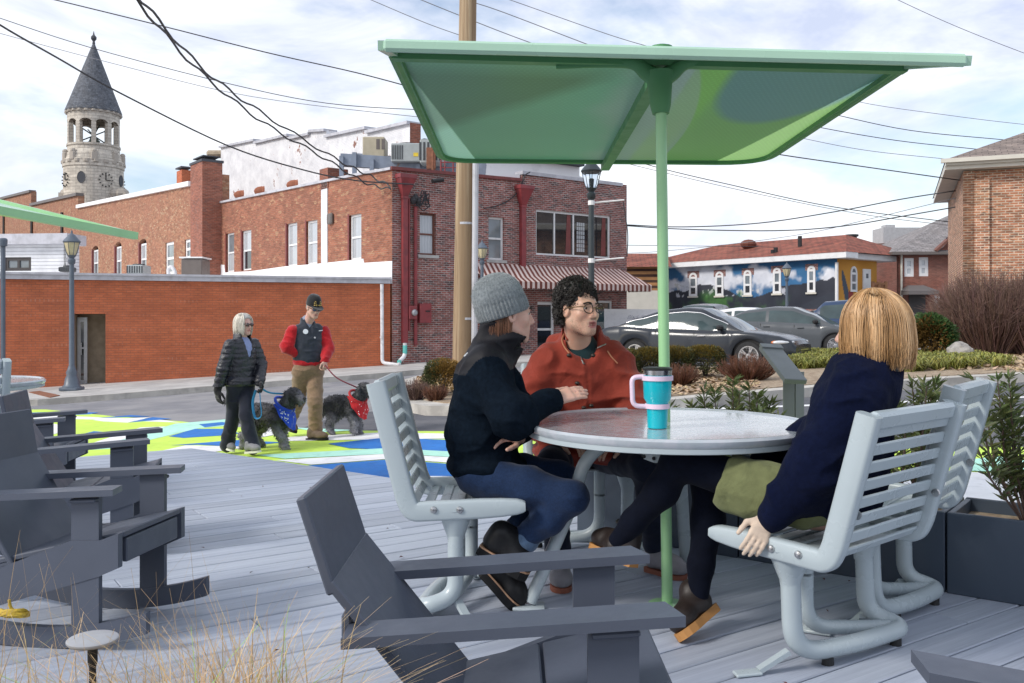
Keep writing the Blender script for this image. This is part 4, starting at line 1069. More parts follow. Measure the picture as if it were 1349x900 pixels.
cp = MB(); cp.beam(PW(WL3, -60, 277, -.1), PW(WL3, 41, 252, -.1), .5, .2); cp.beam(PW(WL3, 41, 270, -.1), PW(WL3, 103, 256, -.1), .5, .2); obj('coping', cp, M('ac_brown'), rowc)
bp = MB()
for px in (6, 43, 83): a = PW(WL3, px, 280, .05); b = PW(WL3, px, 335, .05); bp.beam(a, b, .3, .12)
obj('pilaster', bp, M('trim_dark'), rowc)
ws = thing('siding_building', 'small white siding building with dark paired window above the annex roof', 'building', P(44, 365, 33))
WS = Wall(P(88, 360, 33).xy, Vector((-1, .12)))
a = WS.st(-120, 318); z_t = WS.st(88, 322)[1]
mb = UVMB(); w_ = (WS.st(41, 340)[0], WS.st(6, 340)[0], WS.st(20, 357)[1], WS.st(20, 339)[1]); wall_mesh(WS, [(0, 1.5), (a[0], 1.5), (a[0], z_t), (0, z_t)], [loop(*w_)], .2, .1, mb=mb); put('wall', mb, M('siding'), ws)
window(WS, ws, *w_, frame='trim_dark', glass='glass_grey', mid=False, bars=(.5,), depth=.04, fw=.12)
rf = MB(); WS.box(rf, -.2, a[0], z_t, z_t + .38, -.9, .3); obj('roof', rf, M('coping_metal'), ws)
ss_ = UVMB(); WSs = Wall(P(88, 360, 33).xy, Vector((.12, 1))); wall_mesh(WSs, [(0, 1.5), (.8, 1.5), (.8, z_t), (0, z_t)], (), .1, mb=ss_, o=-.02); put('side_wall', ss_, M('siding'), ws)
wp = UVMB(); wall_mesh(WL3, [s3(20, 330), s3(84, 330), s3(84, 322), s3(50, 312), s3(20, 320)], (), .05, o=.04, mb=wp); 
put('painted_patch', wp, M('white_roof'), rowc)
WW = Wall(P(540, 200, 36).xy, dL)
wb = thing('white_building', 'tall building with peeling white paint over brick and stepped parapet', 'building', WW.pt(10, -.5))
w = lambda x, y: WW.st(x, y)
prof = [(540, 161.5), (484, 174.5), (484, 168.5), (430, 180), (430, 171.5), (409, 173), (409, 176.5), (381, 183), (381, 178), (337, 188.5), (337, 184.5), (291, 194)]
out = [(0, 1), (w(291, 300)[0], 1)] + [w(x, y) for x, y in prof[::-1]]
mb = wall_mesh(WW, out, (), .5); put('wall', mb, M('brick_white'), wb)
cp = MB()
for (a, b) in (((540, 161.5), (484, 174.5)), ((484, 168.5), (430, 180)), ((430, 171.5), (409, 173)), ((409, 176.5), (381, 183)), ((381, 178), (337, 188.5)), ((337, 184.5), (291, 194))): cp.beam(PW(WW, *a, -.2), PW(WW, *b, -.2), .7, .12)
obj('coping', cp, M('coping_metal'), wb)
fm = UVMB(); WWf = Wall(WW.A, Vector((.8, .6))); zt2 = w(540, 161.5)[1]; wall_mesh(WWf, [(0, 1), (.5, 1), (.5, zt2), (0, zt2)], (), .4, mb=fm); put('corner_brick', fm, M('brick_red'), wb)
fm = UVMB(); z3 = 8.1; wall_mesh(WWf, [(.5, 1), (9, 1), (9, z3), (.5, z3)], (), .4, mb=fm, o=-.1); put('front_wall', fm, M('white_roof'), wb)
fm = MB(); WWf.box(fm, .5, 9, z3, z3 + .25, -3, .25); obj('eave', fm, M('slate'), wb)
br = MB(); a = PW(WW, 287, 205, -.2); br.box(a + Vector((-.1, 0, .1)), (1.3, .9, .35), None, 0, .1); br.box(a + Vector((.3, 0, -.4)), (.4, .6, .8), None, 0, .1); obj('cornice_end', br, M('tan_brick_plain'), wb)
for px, py in ((319, 257), (346, 252), (389.5, 244)):
 e = MB(); c = PW(WW, px, py, .05); e.sphere(c, (.42, .12, .26), 10, 6); e.sphere(c + Vector((.25, -.1, .05)), (.22, .1, .25), 8, 5); obj('brick_patch', e, M('brick_annex'), wb)
wbk = MB(); A_ = P(600, 212, 40); B_ = P(721, 212, 44); wbk.prism([Vector((A_.x, A_.y, 5)), Vector((B_.x, B_.y, 5)), Vector((B_.x, B_.y, 8.55)), Vector((A_.x, A_.y, 7.9))], (0.6 * 6, .8 * -0 + 6, 0)); o = obj('white_block_building', wbk, M('trim_white')); tag(o, 'plain white rendered block rising behind the red corner facade', 'building')
wbd = MB(); wbd.tube([P(722, 214, 43.6), P(722, 236, 43.6)], .1, 8); obj('downpipe', wbd, M('slate'), o)
zr2 = 5.3
def acu(name, px0, py0, px1, py1, Y, dep, matn, label, side=None, grille=True, yellow=False, leg=0.0):
 a, b = P(px0, py1, Y), P(px1, py0, Y); w_ = b.x - a.x; h_ = b.z - a.z
 t = thing(name, label, 'air conditioner', ((a.x + b.x) / 2, Y + dep / 2, a.z))
 m_ = MB(); m_.box(((a.x + b.x) / 2, Y + dep / 2, a.z + h_ / 2), (w_, dep, h_), None, 0, .03); obj('casing', m_, M(matn), t)
 if grille:
  s0, s1 = side or (.05, .45); n = 7; g_ = MB()
  for i in range(n): x = lerp(a.x + w_ * s0, a.x + w_ * s1, i / (n - 1)); g_.box((x, Y - .004, a.z + h_ * .5), (w_ * (s1 - s0) / n * .62, .012, h_ * .76))
  obj('grille', g_, M('ac_dark'), t)
  f = MB(); f.lathe(((a.x + b.x) / 2, Y + dep / 2, b.z), [(min(w_, dep) * .38, 0), (min(w_, dep) * .36, .05), (.05, .06)], 16); obj('fan_guard', f, M('ac_dark'), t)
 if yellow: y_ = MB(); y_.box((a.x + w_ * .82, Y - .006, a.z + h_ * .38), (w_ * .16, .01, h_ * .2)); obj('warning_label', y_, M('yellow_label'), t)
 return t
t = acu('rooftop_unit', 477.5, 180, 506.5, 208, 31.0, .9, 'ac_beige', 'beige box unit standing highest left on the blue steel roof platform', grille=False); d = MB(); c = P(498, 190, 31.0); d.box(c + Vector((0, -.005, 0)), (.12, .012, .35)); d.box(c + Vector((.18, -.005, 0)), (.12, .012, .35)); obj('access_panel', d, M('ac_brown'), t)
acu('rooftop_unit', 515, 188.5, 555, 213, 30.6, .9, 'ac_grey', 'grey roof condenser with yellow label in the middle of the steel platform', side=(.04, .38), yellow=True)
acu('rooftop_unit', 553, 183.5, 586, 215, 30.2, .9, 'ac_grey', 'taller grey slatted roof condenser next to the green canopy edge', side=(.02, .98))
st_ = MB(); a, b = P(449, 211, 31.0), P(640, 223, 31.0); st_.beam(a, b, .25, .42)
st_.beam(P(470, 208, 32.2), P(640, 222, 31.6), .2, .3)
for px, y0, y1 in ((450, 206, 232), (467, 201, 230), (490, 210, 226), (551, 216, 228)): st_.beam(P(px, y0, 30.85), P(px, y1, 30.85), .14, .14)
o = obj('steel_platform', st_, M('steel_blue')); tag(o, 'blue grey steel beam platform carrying the roof units above the parapet', 'platform')
ld = MB()
for px in (580.5, 597): ld.tube([P(px, 230, 30.0), P(px, 212, 30.0)], .025, 6)
for k, (x0, x1, yt) in enumerate(((581, 597, 200), (586, 602, 201))): ld.tube([P(x0, 228, 30.0), P(x0, 208, 30.0)] + [P(lerp(x0, x1, .5 - .5 * math.cos(PI * i / 8)), 208 - (208 - yt) * math.sin(PI * i / 8), 30.0) for i in range(1, 8)] + [P(x1, 208, 30.0), P(x1, 228, 30.0)], .022, 6)
for y in (214, 221): ld.tube([P(580.5, y, 30.0), P(602, y, 30.0)], .018, 6)
o = obj('roof_ladder', ld, M('maroon_paint')); tag(o, 'thin red hooped ladder rail on the roof beside the wooden pole', 'ladder rail')
rp = MB(); rp.tube([P(570.5, 200, 30.1), P(570.5, 229, 30.1)], .07, 8); rp.box(P(568, 209, 30.15), (.3, .2, .7)); o = obj('roof_disconnect', rp, M('rust')); tag(o, 'dark red pipe and switch box in front of the taller condenser', 'pipe')
acu('rooftop_unit', 166.5, 349, 188, 361, 34.0, .8, 'ac_grey', 'small grey condenser on the annex roof below the arched windows', side=(.05, .95))
t = acu('rooftop_unit', 238.5, 341, 266, 362.5, 33.0, .9, 'ac_brown', 'square brown metal unit on the annex roof beside the broad chimney', grille=False); d = MB(); c = P(252, 340, 33); d.box(c + Vector((0, .45, .02)), (.85, 1.0, .05)); obj('lid', d, M('trim_white'), t)
acu('rooftop_unit', 77, 351.5, 92, 358, 31.5, .5, 'ac_dark', 'flat black louvred unit on the annex roof beside the white siding', side=(.05, .95))
cv = MB(); cv.tube(spline([P(222, 362, 33), P(222, 354, 33), P(226, 352, 33), P(230, 357, 33), P(231, 363, 33)], 5), .07, 8); o = obj('roof_vent_pipe', cv, M('pvc_white')); tag(o, 'curved white vent pipe on the annex roof next to the brown unit', 'vent pipe')
tw = thing('clock_tower', 'round pale stone clock tower with open belfry and dark conical slate spire', 'tower', P(123.5, 300, 100))
TY = 100.0; tc = P(123.5, 300, TY); sc_ = TY / F_PX
def tz(py): return CAMH - (py - HOR) * sc_
def ring_uv(prof, n=32, jit=0):
 m_ = UVMB(); u = 0
 for i in range(len(prof) - 1):
  (r0, z0), (r1, z1) = prof[i], prof[i + 1]
  for k in range(n):
   a, b = 2 * PI * k / n, 2 * PI * (k + 1) / n; dl = math.hypot(r1 - r0, z1 - z0)
   q = [Vector((tc.x + r * math.cos(t), tc.y + r * math.sin(t), z)) for r, t, z in ((r0, a, z0), (r0, b, z0), (r1, b, z1), (r1, a, z1))]
   rm = max(r0, r1); hz = z0 if abs(z1 - z0) > .05 else 0
   m_.face(q, [(a * rm, z0), (b * rm, z0), (b * rm, z0 + dl), (a * rm, z0 + dl)])
 return m_
R1 = 36.5 * sc_
body = ring_uv([(R1, 0), (R1, tz(224)), (R1 * 1.03, tz(223)), (R1 * 1.03, tz(214)), (R1 * .99, tz(213)), (R1 * .95, tz(206)), (R1 * .9, tz(204)), (R1 * .87, tz(201)), (R1 * .87, tz(196)), (R1 * .9, tz(195.5)), (R1 * .9, tz(193)), (R1 * .5, tz(193))]); put('shaft', body, M('stone'), tw)
n = 10
for k in range(n):
 a = 2 * PI * (k + .5) / n + .431; r = R1 * .78; m_ = UVMB(); c = Vector((tc.x + r * math.cos(a), tc.y + r * math.sin(a), 0))
 WK = Wall((c.x, c.y), (-math.sin(a), math.cos(a))); WK.n = Vector((math.cos(a), math.sin(a))); brick_box(WK, m_, -.24, .24, tz(193), tz(166), -.2, .3); put('column', m_, M('stone'), tw)
m_ = ring_uv([(R1 * .75, tz(161)), (R1 * .87, tz(161)), (R1 * .87, tz(150)), (R1 * .94, tz(150)), (R1 * .94, tz(147.5)), (R1 * .5, tz(147.5))]); put('belfry_ring', m_, M('stone'), tw)
ab = UVMB()
for k in range(n):   # arch heads between the columns
 a0, a1 = 2 * PI * (k + .5) / n + .431, 2 * PI * (k + 1.5) / n + .431; r = R1 * .872; nn = 8
 for i in range(nn):
  u0, u1 = i / nn, (i + 1) / nn; za = lambda u: tz(171) + .75 * math.sqrt(max(0, 1 - (2 * u - 1) ** 2))
  q = [(lerp(a0, a1, u), z) for u, z in ((u0, za(u0)), (u1, za(u1)), (u1, tz(160.8)), (u0, tz(160.8)))]
  ab.face([Vector((tc.x + r * math.cos(t), tc.y + r * math.sin(t), z)) for t, z in q], [(t * r, z) for t, z in q])
  ab.face([Vector((tc.x + r * .84 * math.cos(t), tc.y + r * .84 * math.sin(t), z)) for t, z in q], [(t * r, z) for t, z in q])
put('arch_head', ab, M('stone'), tw)
m_ = ring_uv([(R1 * .94, tz(150)), (R1 * .95, tz(148.6)), (.12, tz(58))], 40); sp = put('spire', m_, M('slate'), tw)
fi = MB(); fi.lathe((tc.x, tc.y, tz(58)), [(.16, 0), (.12, .3), (.3, .55), (.3, .75), (.1, 1.0), (.02, 1.4)], 10); obj('finial', fi, M('slate'), sp)
for ra, rb_, za_, zb2, nn in ((.955, .90, tz(152.4), tz(149.9), 96), (1.07, 1.02, tz(218.5), tz(215), 80)):
 de = MB(); vv_ = [(tc.x + R1 * (ra if (k // 2) % 2 else rb_) * math.cos(2 * PI * k / nn), tc.y + R1 * (ra if (k // 2) % 2 else rb_) * math.sin(2 * PI * k / nn), z) for z in (za_, zb2) for k in range(nn)]
 de.add(vv_, [(k, (k + 1) % nn, nn + (k + 1) % nn, nn + k) for k in range(nn)] + [tuple(range(nn)), tuple(range(2 * nn - 1, nn - 1, -1))]); obj('corbel', de, M('stone'), tw)
for ang in (-1.14 + .40, -1.14 - 1.15, -1.14 + 1.9):
 cf = MB(); a = ang; rad = Vector((math.cos(a), math.sin(a), 0)); tan = Vector((-math.sin(a), math.cos(a), 0)); c0 = Vector((tc.x, tc.y, tz(241))) + rad * (R1 + .03)
 for k in range(12):
  t = 2 * PI * k / 12; d = tan * math.cos(t) + Vector((0, 0, 1)) * math.sin(t); cf.beam(c0 + d * .62, c0 + d * .78, .10, .1, rad)
 cf.beam(c0, c0 + Vector((0, 0, .6)), .07, .12, rad); cf.beam(c0, c0 + tan * .5, .09, .12, rad); obj('clock_face', cf, M('clock_black'), tw)
for ang in (-1.14 - .41, -1.14 + 1.1):
 ow = MB(); rad = Vector((math.cos(ang), math.sin(ang), 0)); ow.lathe(Vector((tc.x, tc.y, tz(239))) + rad * (R1 - .1), [(.01, .13), (.36, .13), (.42, .16), (.42, 0)], 20, rad); 
 for i_, p_ in enumerate(ow.v): ow.v[i_] = (p_[0], p_[1], tz(239) + (p_[2] - tz(239)) * 1.5)
 obj('oval_window', ow, M('slate'), tw)
for ang in (-1.14 - 1.25, -1.14 - .75, -1.14 + .02, -1.14 + .8, -1.14 + 1.4): bt = MB(); c = Vector((tc.x + R1 * .97 * math.cos(ang), tc.y + R1 * .97 * math.sin(ang), tz(211))); bt.box(c, (.5, .7, 1.0), Matrix.Rotation(ang, 3, 'Z'), 0, .12); bt.sphere(c + Vector((0, 0, .55)), .3, 8, 6); obj('buttress', bt, M('stone'), tw)
for px in (90, 153, 160): bt = MB(); bt.sphere(P(px, 256, TY - 1), (.9, .9, .7), 8, 6); bt.box(P(px, 262, TY - 1), (1.5, 1.4, 1.2)); obj('pinnacle', bt, M('stone'), tw)
be = MB(); be.lathe((tc.x, tc.y, tz(188)), [(.6, 0), (.48, .2), (.32, .6), (.2, .75), (.05, .8)], 16)
for k in range(4): a = PI / 4 + k * PI / 2; be.tube([(tc.x + 1.7 * math.cos(a), tc.y + 1.7 * math.sin(a), tz(190)), (tc.x - 1.7 * math.cos(a), tc.y - 1.7 * math.sin(a), tz(168))], .07, 5)
obj('bell', be, M('bell_bronze'), tw)
# ---------------------------------------------------------------- right side: painted house, far buildings, near brick building
mh = thing('mural_house', 'long house with landscape painting on its wall and red tiled hip roof', 'house', P(980, 430, 52))
A_ = P(1103, 342, 48); WM = Wall(A_.xy, Vector((-8.2, 10.4))); WN = Wall(A_.xy, Vector((.785, .62)))
ez = 4.35; L = WM.st(852, 350)[0]
nx, nz = 260, 90; v = []; cols = []; z0 = -.6
vv = []
for j in range(nz + 1):
 for i in range(nx + 1): vv.append((L * i / nx, lerp(z0, ez, j / nz)))
vv = np.array(vv); p3 = np.stack([vv[:, 0], vv[:, 1], np.zeros(len(vv))], 1); t, z = vv[:, 0], vv[:, 1]
W3 = np.array([tuple(WM.pt(a, b, .0)) for a, b in vv])
u = t / L
n1 = fbm(p3, .8, 5, 1); n2 = fbm(p3, 1.4, 4, 2); n3 = fbm(p3, 3.5, 3, 3)
sky = np.stack([np.full_like(u, .03), .10 + .04 * (z / ez), .25 + .04 * (z / ez)], 1)
cl = np.clip((n1 * .9 + n2 * .5 + .62 - np.abs(z - 3.4) * .8) * 2.6, 0, 1)[:, None]
wh = np.stack([.58 + .14 * n2, .6 + .13 * n2, .66 + .12 * n2], 1); col = sky * (1 - cl) + wh * cl
ridge = 3.0 + .45 * np.sin(u * 9 + 1) * np.sin(u * 4) + .25 * fbm(np.stack([t, t * 0, t * 0], 1), .5, 3, 5)
ridge = np.maximum(ridge, 3.5 - 7.0 * np.abs(u - .02) - .1); ridge = np.maximum(ridge, 3.3 - 5.0 * np.abs(u - .07))
town = (z < 3.2 + .2 * n2) & (u > .2) & (u < .85) & (z > 2.5)
mt = z < ridge
mcol = np.stack([.022 + .012 * n2, .026 + .012 * n2, .04 + .014 * n2], 1); col = np.where(mt[:, None], np.clip(mcol, .008, 1), col)
tw_ = town & (n3 > .35); col = np.where(tw_[:, None], np.stack([.42 + .15 * n2, .43 + .15 * n2, .46 + .1 * n2], 1), col)
snow = (u > .86) & (z > 2.7) & (z < 3.2) & (n2 + n3 * .6 > .35); col = np.where(snow[:, None], .6, col)
gr = np.clip((2.55 + .4 * np.sin(u * 14) - z + .4 * n2) * 2, 0, 1) * np.clip((n2 + .45) * 1.6, 0, 1) * (u > .2); gc = np.stack([.04 + .02 * n3, .12 + .06 * n3, .03 + .01 * n3], 1)
col = col * (1 - gr[:, None]) + gc * gr[:, None]
far = np.clip((.25 - u) * 6, 0, 1) * (z < 1.6 + 5 * (.22 - u)); col = col * (1 - .55 * far[:, None]) + np.array([.03, .038, .055]) * .55 * far[:, None]
col = np.clip(col * (1 + .12 * n3[:, None]), .005, .85)
ii, jj = np.meshgrid(np.arange(nx), np.arange(nz)); b0 = (jj * (nx + 1) + ii).ravel(); fs = np.stack([b0, b0 + 1, b0 + nx + 2, b0 + nx + 1], 1)
nrm = np.cross(W3[1] - W3[0], W3[nx + 1] - W3[0]); 
if nrm[:2] @ np.array(WM.n) < 0: fs = fs[:, ::-1]
obj('wall', (W3, fs, None), M('wall_painting'), mh, col=col)
ew = 3.9      # orange end wall
nx2, nz2 = 60, 70; vv = np.array([(ew * i / nx2, lerp(z0, ez, j / nz2)) for j in range(nz2 + 1) for i in range(nx2 + 1)]); W3 = np.array([tuple(WN.pt(a, b, 0)) for a, b in vv]); t, z = vv[:, 0], vv[:, 1]
p3 = np.stack([t + 40, z, 0 * z], 1); n2 = fbm(p3, 1.2, 3, 9)
col = np.stack([.52 + .05 * n2, .24 + .04 * n2, .03 + .01 * n2], 1)
fl = (np.abs(t - .95 - .35 * np.sin(z * 1.3)) < .42 - .1 * (z - 1)) & (z < 3.3 + .5 * np.sin(t * 4)); col = np.where(fl[:, None], np.array([.05, .07, .10]), col)
f2 = (np.abs(t - 1.5 - .2 * np.sin(z * 2)) < .22) & (z < 2.7); col = np.where(f2[:, None], np.array([.26, .035, .03]), col)
f3 = (np.abs(t - .35) < .25 + .1 * n2) & (z < 2.2); col = np.where(f3[:, None], np.array([.55, .38, .06]), col)
ii, jj = np.meshgrid(np.arange(nx2), np.arange(nz2)); b0 = (jj * (nx2 + 1) + ii).ravel(); fs = np.stack([b0, b0 + 1, b0 + nx2 + 2, b0 + nx2 + 1], 1)
if np.cross(W3[1] - W3[0], W3[nx2 + 1] - W3[0])[:2] @ np.array(WN.n) < 0: fs = fs[:, ::-1]
obj('end_wall', (W3, fs, None), M('wall_painting'), mh, col=np.clip(col, .01, .9))
for cxp, yt, yb, dk in ((902.5, 360, 391, 1), (913.5, 359.5, 390, 0), (948.2, 358, 389.5, 0), (985.3, 356, 388.5, 0), (1024, 353, 386.5, 0), (1069.3, 350.5, 385, 0)):
 if dk: continue
 hw = 5.3; a, b = WM.st(cxp + hw, yb), WM.st(cxp - hw, yt)
 t0, t1 = sorted((a[0], b[0])); W_ = (t1 - t0)
 window(WM, mh, t0, t1, a[1], b[1], glass='glass_grey', glass2='glass_dark', arch=W_ * .5, proud=True, fw=.13, sill='trim_cream')
 s_ = UVMB(); wall_mesh(WM, [(t0 - .14, b[1] - W_ * .5), (t1 + .14, b[1] - W_ * .5), (t1 + .14, b[1] + .1), (t0 - .14, b[1] + .1)], (), .03, o=.018, mb=s_); put('window_head', s_, M('brick_facade'), mh)
a, b = WM.st(866, 393), WM.st(858, 361); window(WM, mh, *sorted((a[0], b[0])), a[1], b[1], glass='glass_grey', arch=.4, proud=True, fw=.13)
a, b = WM.st(1077, 424), WM.st(1063, 411); window(WM, mh, *sorted((a[0], b[0])), a[1] - .2, b[1], glass='glass_dark', arch=.5, proud=True, fw=.13, mid=False)
s_ = UVMB(); t0, t1 = sorted((a[0], b[0])); wall_mesh(WM, [(t0 - .25, a[1] - .2), (t1 + .25, a[1] - .2), (t1 + .25, b[1] + .15), (t0 - .25, b[1] + .15)], (), .03, o=.018, mb=s_); put('window_head', s_, M('brick_facade'), mh)
a, b = WN.st(1120, 384.5), WN.st(1128.5, 351); window(WN, mh, a[0], b[0], a[1], b[1], glass='glass_grey', arch=.4, proud=True, fw=.12)
a, b = WN.st(1136, 390), WN.st(1146, 355); d = MB(); WN.box(d, a[0], b[0], a[1] - .2, b[1], .0, .06); dd = obj('door', d, M('trim_white'), mh); d = MB(); WN.box(d, lerp(a[0], b[0], .35), lerp(a[0], b[0], .65), b[1] - .5, b[1] - .25, .06, .07); obj('pane', d, M('glass_grey'), dd)
dp = MB(); dp.tube([WM.pt(-.02, ez - .2, .08), WM.pt(-.02, -.3, .08)], .09, 8); obj('downpipe', dp, M('trim_white'), mh)
ev = MB(); ov = .55
WM.box(ev, -ov - .3, L + ov, ez, ez + .3, -.6, ov); WN.box(ev, .05, ew + 1.1, ez + .002, ez + .298, -.6, ov); obj('eave', ev, M('trim_white'), mh)
rf = UVMB(); dep = 7.4; rz = 5.95
def q3(tm, o, z): return WM.pt(tm, z, o)
e0, e1_ = -ov - .32, L + ov; f0, f1 = ov + .02, -dep - ov
r0, r1 = e0 + 2.6, e1_ - 3.4; om = (f0 + f1) / 2
hyp = math.hypot(om - f0, rz - ez)
rf.face([q3(e0, f0, ez + .3), q3(e1_, f0, ez + .3), q3(r1, om, rz), q3(r0, om, rz)], [(e0, 0), (e1_, 0), (r1, hyp), (r0, hyp)])
rf.face([q3(e0, f1, ez + .3), q3(e1_, f1, ez + .3), q3(r1, om, rz), q3(r0, om, rz)], [(e0, 0), (e1_, 0), (r1, hyp), (r0, hyp)])
rf.face([q3(e0, f0, ez + .3), q3(e0, f1, ez + .3), q3(r0, om, rz)], [(0, 0), (f0 - f1, 0), ((f0 - f1) / 2, hyp)])
rf.face([q3(e1_, f0, ez + .3), q3(e1_, f1, ez + .3), q3(r1, om, rz)], [(0, 0), (f0 - f1, 0), ((f0 - f1) / 2, hyp)])
put('roof', rf, M('shingle_red'), mh)
for px, py, h in ((1053.8, 321, .85), (1018, 334, .4), (1022, 331, .4)): rv = MB(); c = P(px, py, 51.5); rv.tube([c + Vector((0, 0, -.6)), c + Vector((0, 0, h * .5))], .12, 8); obj('vent_pipe', rv, M('black_trim'), mh)
c = P(986, 322, 55); rv = MB(); rv.sphere(c, (.5, .5, .3), 10, 6); obj('roof_vent', rv, M('shingle_red'), mh)
lw = thing('slatted_wing', 'low wing with red roof and horizontal timber slat screen beside the mural house', 'building', P(845, 420, 56)); WS2 = Wall(P(871, 380, 54).xy, Vector((-1, .1)))
m_ = UVMB(); a = WS2.st(800, 383); b = WS2.st(870, 383); wall_mesh(WS2, [(0, a[1]), (a[0], a[1]), (a[0], WS2.st(800, 351)[1]), (0, WS2.st(870, 351)[1])], (), .3, mb=m_); put('slat_screen', m_, M('timber_slats'), lw)
m_ = UVMB(); wall_mesh(WS2, [(0, -.5), (a[0], -.5), (a[0], a[1]), (0, a[1])], (), .3, mb=m_, o=.03); put('wall', m_, M('trim_cream'), lw)
m_ = UVMB(); z_ = WS2.st(870, 352)[1]; m_.face([WS2.pt(-.6, z_, .5), WS2.pt(a[0], z_, .5), WS2.pt(a[0], z_ + 1.1, -4), WS2.pt(-.6, z_ + 1.1, -4)], [(0, 0), (a[0], 0), (a[0], 4.6), (0, 4.6)]); put('roof', m_, M('shingle_red'), lw)
ps = MB(); c = P(1153, 392, 49)
for x in (1150, 1158, 1167): ps.beam(P(x, 400, 49), P(x, 371, 49), .13, .13)
for y in (374, 381): ps.beam(P(1150, y, 49), P(1168, y, 49), .1, .12)
ps.beam(P(1147, 384, 49.2), P(1159, 372, 49), .1, .14)
for k in range(9): x = lerp(1151, 1166, k / 8); ps.beam(P(x, 398, 49), P(x, 374, 49), .05, .05)
o = obj('porch_railing', ps, M('wood_brown')); tag(o, 'brown wooden porch railing at the orange end of the mural house', 'railing')
fn = MB()
for k in range(9): x = lerp(1075, 1112, k / 8); fn.beam(P(x, 428, 46), P(x, 413 - (k % 2), 46), .12, .06)
for y in (415, 421): fn.beam(P(1073, y + 1, 46), P(1114, y - 1, 46), .05, .14)
o = obj('wooden_fence', fn, M('wood_brown')); tag(o, 'low brown wooden fence in front of the mural house corner', 'fence')
fb_ = thing('far_brick_building', 'plain far brick building with flat roof between mural house and gabled house', 'building', P(1180, 430, 66)); WB = Wall(P(1146, 330, 66).xy, Vector((1, -.05))); m_ = UVMB()
a = WB.st(1300, 316); zt3 = WB.st(1150, 323)[1]; wall_mesh(WB, [(0, -.5), (a[0], -.5), (a[0], WB.st(1300, 317)[1]), (0, zt3)], (), 3, mb=m_); put('wall', m_, M('brick_far'), fb_)
cp = MB(); cp.beam(WB.pt(0, zt3, .0), WB.pt(a[0], WB.st(1300, 317)[1], .0), .4, .18); obj('coping', cp, M('brick_far'), fb_)
m_ = MB(); m_.box(P(1185, 314, 67), (3.2, 2, 1.4)); m_.box(P(1170, 312, 67), (.7, .8, 1.7)); obj('roof_plant', m_, M('roof_flat'), fb_)
m_ = MB(); c = P(1122, 322, 58); m_.lathe(c, [(.32, -1.2), (.32, .5), (.42, .5), (.42, .62)], 12); o = obj('flue_pipe', m_, M('black_trim')); tag(o, 'black round flue rising behind the ridge of the mural house', 'flue')
m_ = UVMB(); WQ = Wall(P(1127, 330, 57).xy, Vector((1, 0))); z = WQ.st(1127, 319)[1]; brick_box(WQ, m_, 0, .62, z - 2, z, -.6, 0); o = put('brick_chimney', m_, M('brick_facade')); tag(o, 'dark brick chimney behind the right hip of the mural house', 'chimney')
m_ = MB(); a, b = P(1103, 327, 60), P(1124, 319, 60); m_.box((a + b) / 2, (b.x - a.x, 1, b.z - a.z)); o = obj('rooftop_unit', m_, M('trim_white')); tag(o, 'white rooftop unit beside the black flue behind the red roof', 'air conditioner'); d = MB(); d.box((a + b) / 2 + Vector((-.15, -.51, 0)), (.5, .03, .3)); obj('grille', d, M('ac_dark'), o)
gh = thing('gabled_house', 'two-storey brown brick house with grey gabled roof and small canopied entrance', 'house', P(1225, 430, 50)); WG = Wall(P(1184, 340, 50).xy, Vector((1, -.06)))
g2 = lambda x, y: WG.st(x, y)
holes = []; ws_ = []
for x0, y0, x1, y1 in ((1191.5, 340, 1204, 364.5), (1210.5, 339, 1223, 364), (1250.5, 336.5, 1267, 361), (1231, 389, 1238, 407)):
 a, b = g2(x0, y1), g2(x1, y0); ws_.append((a[0], b[0], a[1], b[1])); holes.append(loop(*ws_[-1]))
a = g2(1330, 300); ze = g2(1184, 333)[1]; m_ = UVMB(); wall_mesh(WG, [(0, -.5), (a[0], -.5), (a[0], ze), (0, ze)], holes, .3, .12, mb=m_); put('wall', m_, M('brick_far'), gh)
for r in ws_: window(WG, gh, *r, glass='glass_light', frame='trim_white', depth=.03, fw=.16)
rf = UVMB(); zr_ = g2(1290, 283)[1] + .9; zE = ze
rf.face([WG.pt(-.5, zE, .5), WG.pt(a[0], zE, .5), WG.pt(a[0], zE + 2.6, -4.2), WG.pt(4.6, zE + 2.6, -4.2)], [(0, 0), (7, 0), (7, 5), (4, 5)]); rf.face([WG.pt(-.5, zE, .5), WG.pt(4.6, zE + 2.6, -4.2), WG.pt(-.5, zE, -9)], [(0, 0), (4.8, 5), (9.5, 0)])
put('roof', rf, M('shingle_grey'), gh)
ge = MB(); WG.box(ge, -.55, a[0], zE - .14, zE + .02, -.2, .55); obj('eave', ge, M('ac_brown'), gh)
dm = UVMB(); d0, d1_, dz_ = g2(1228, 330)[0], g2(1278, 330)[0], g2(1254, 309)[1]; dm.face([WG.pt(d0 + .3, zE + .1, .3), WG.pt(d1_ - .3, zE + .1, .3), WG.pt((d0 + d1_) / 2, dz_ - .12, .3)], [(0, 0), (2, 0), (1, 1)]); put('dormer', dm, M('brick_far'), gh)
db = MB(); db.beam(WG.pt(d0, zE + .05, .35), WG.pt((d0 + d1_) / 2, dz_, .35), .5, .12); db.beam(WG.pt(d1_, zE + .05, .35), WG.pt((d0 + d1_) / 2, dz_, .35), .5, .12); obj('dormer_trim', db, M('trim_brown'), gh)
dv = MB(); WG.box(dv, (d0 + d1_) / 2 - .4, (d0 + d1_) / 2 + .4, zE + .5, zE + .8, .3, .36); obj('dormer_vent', dv, M('slate'), gh)
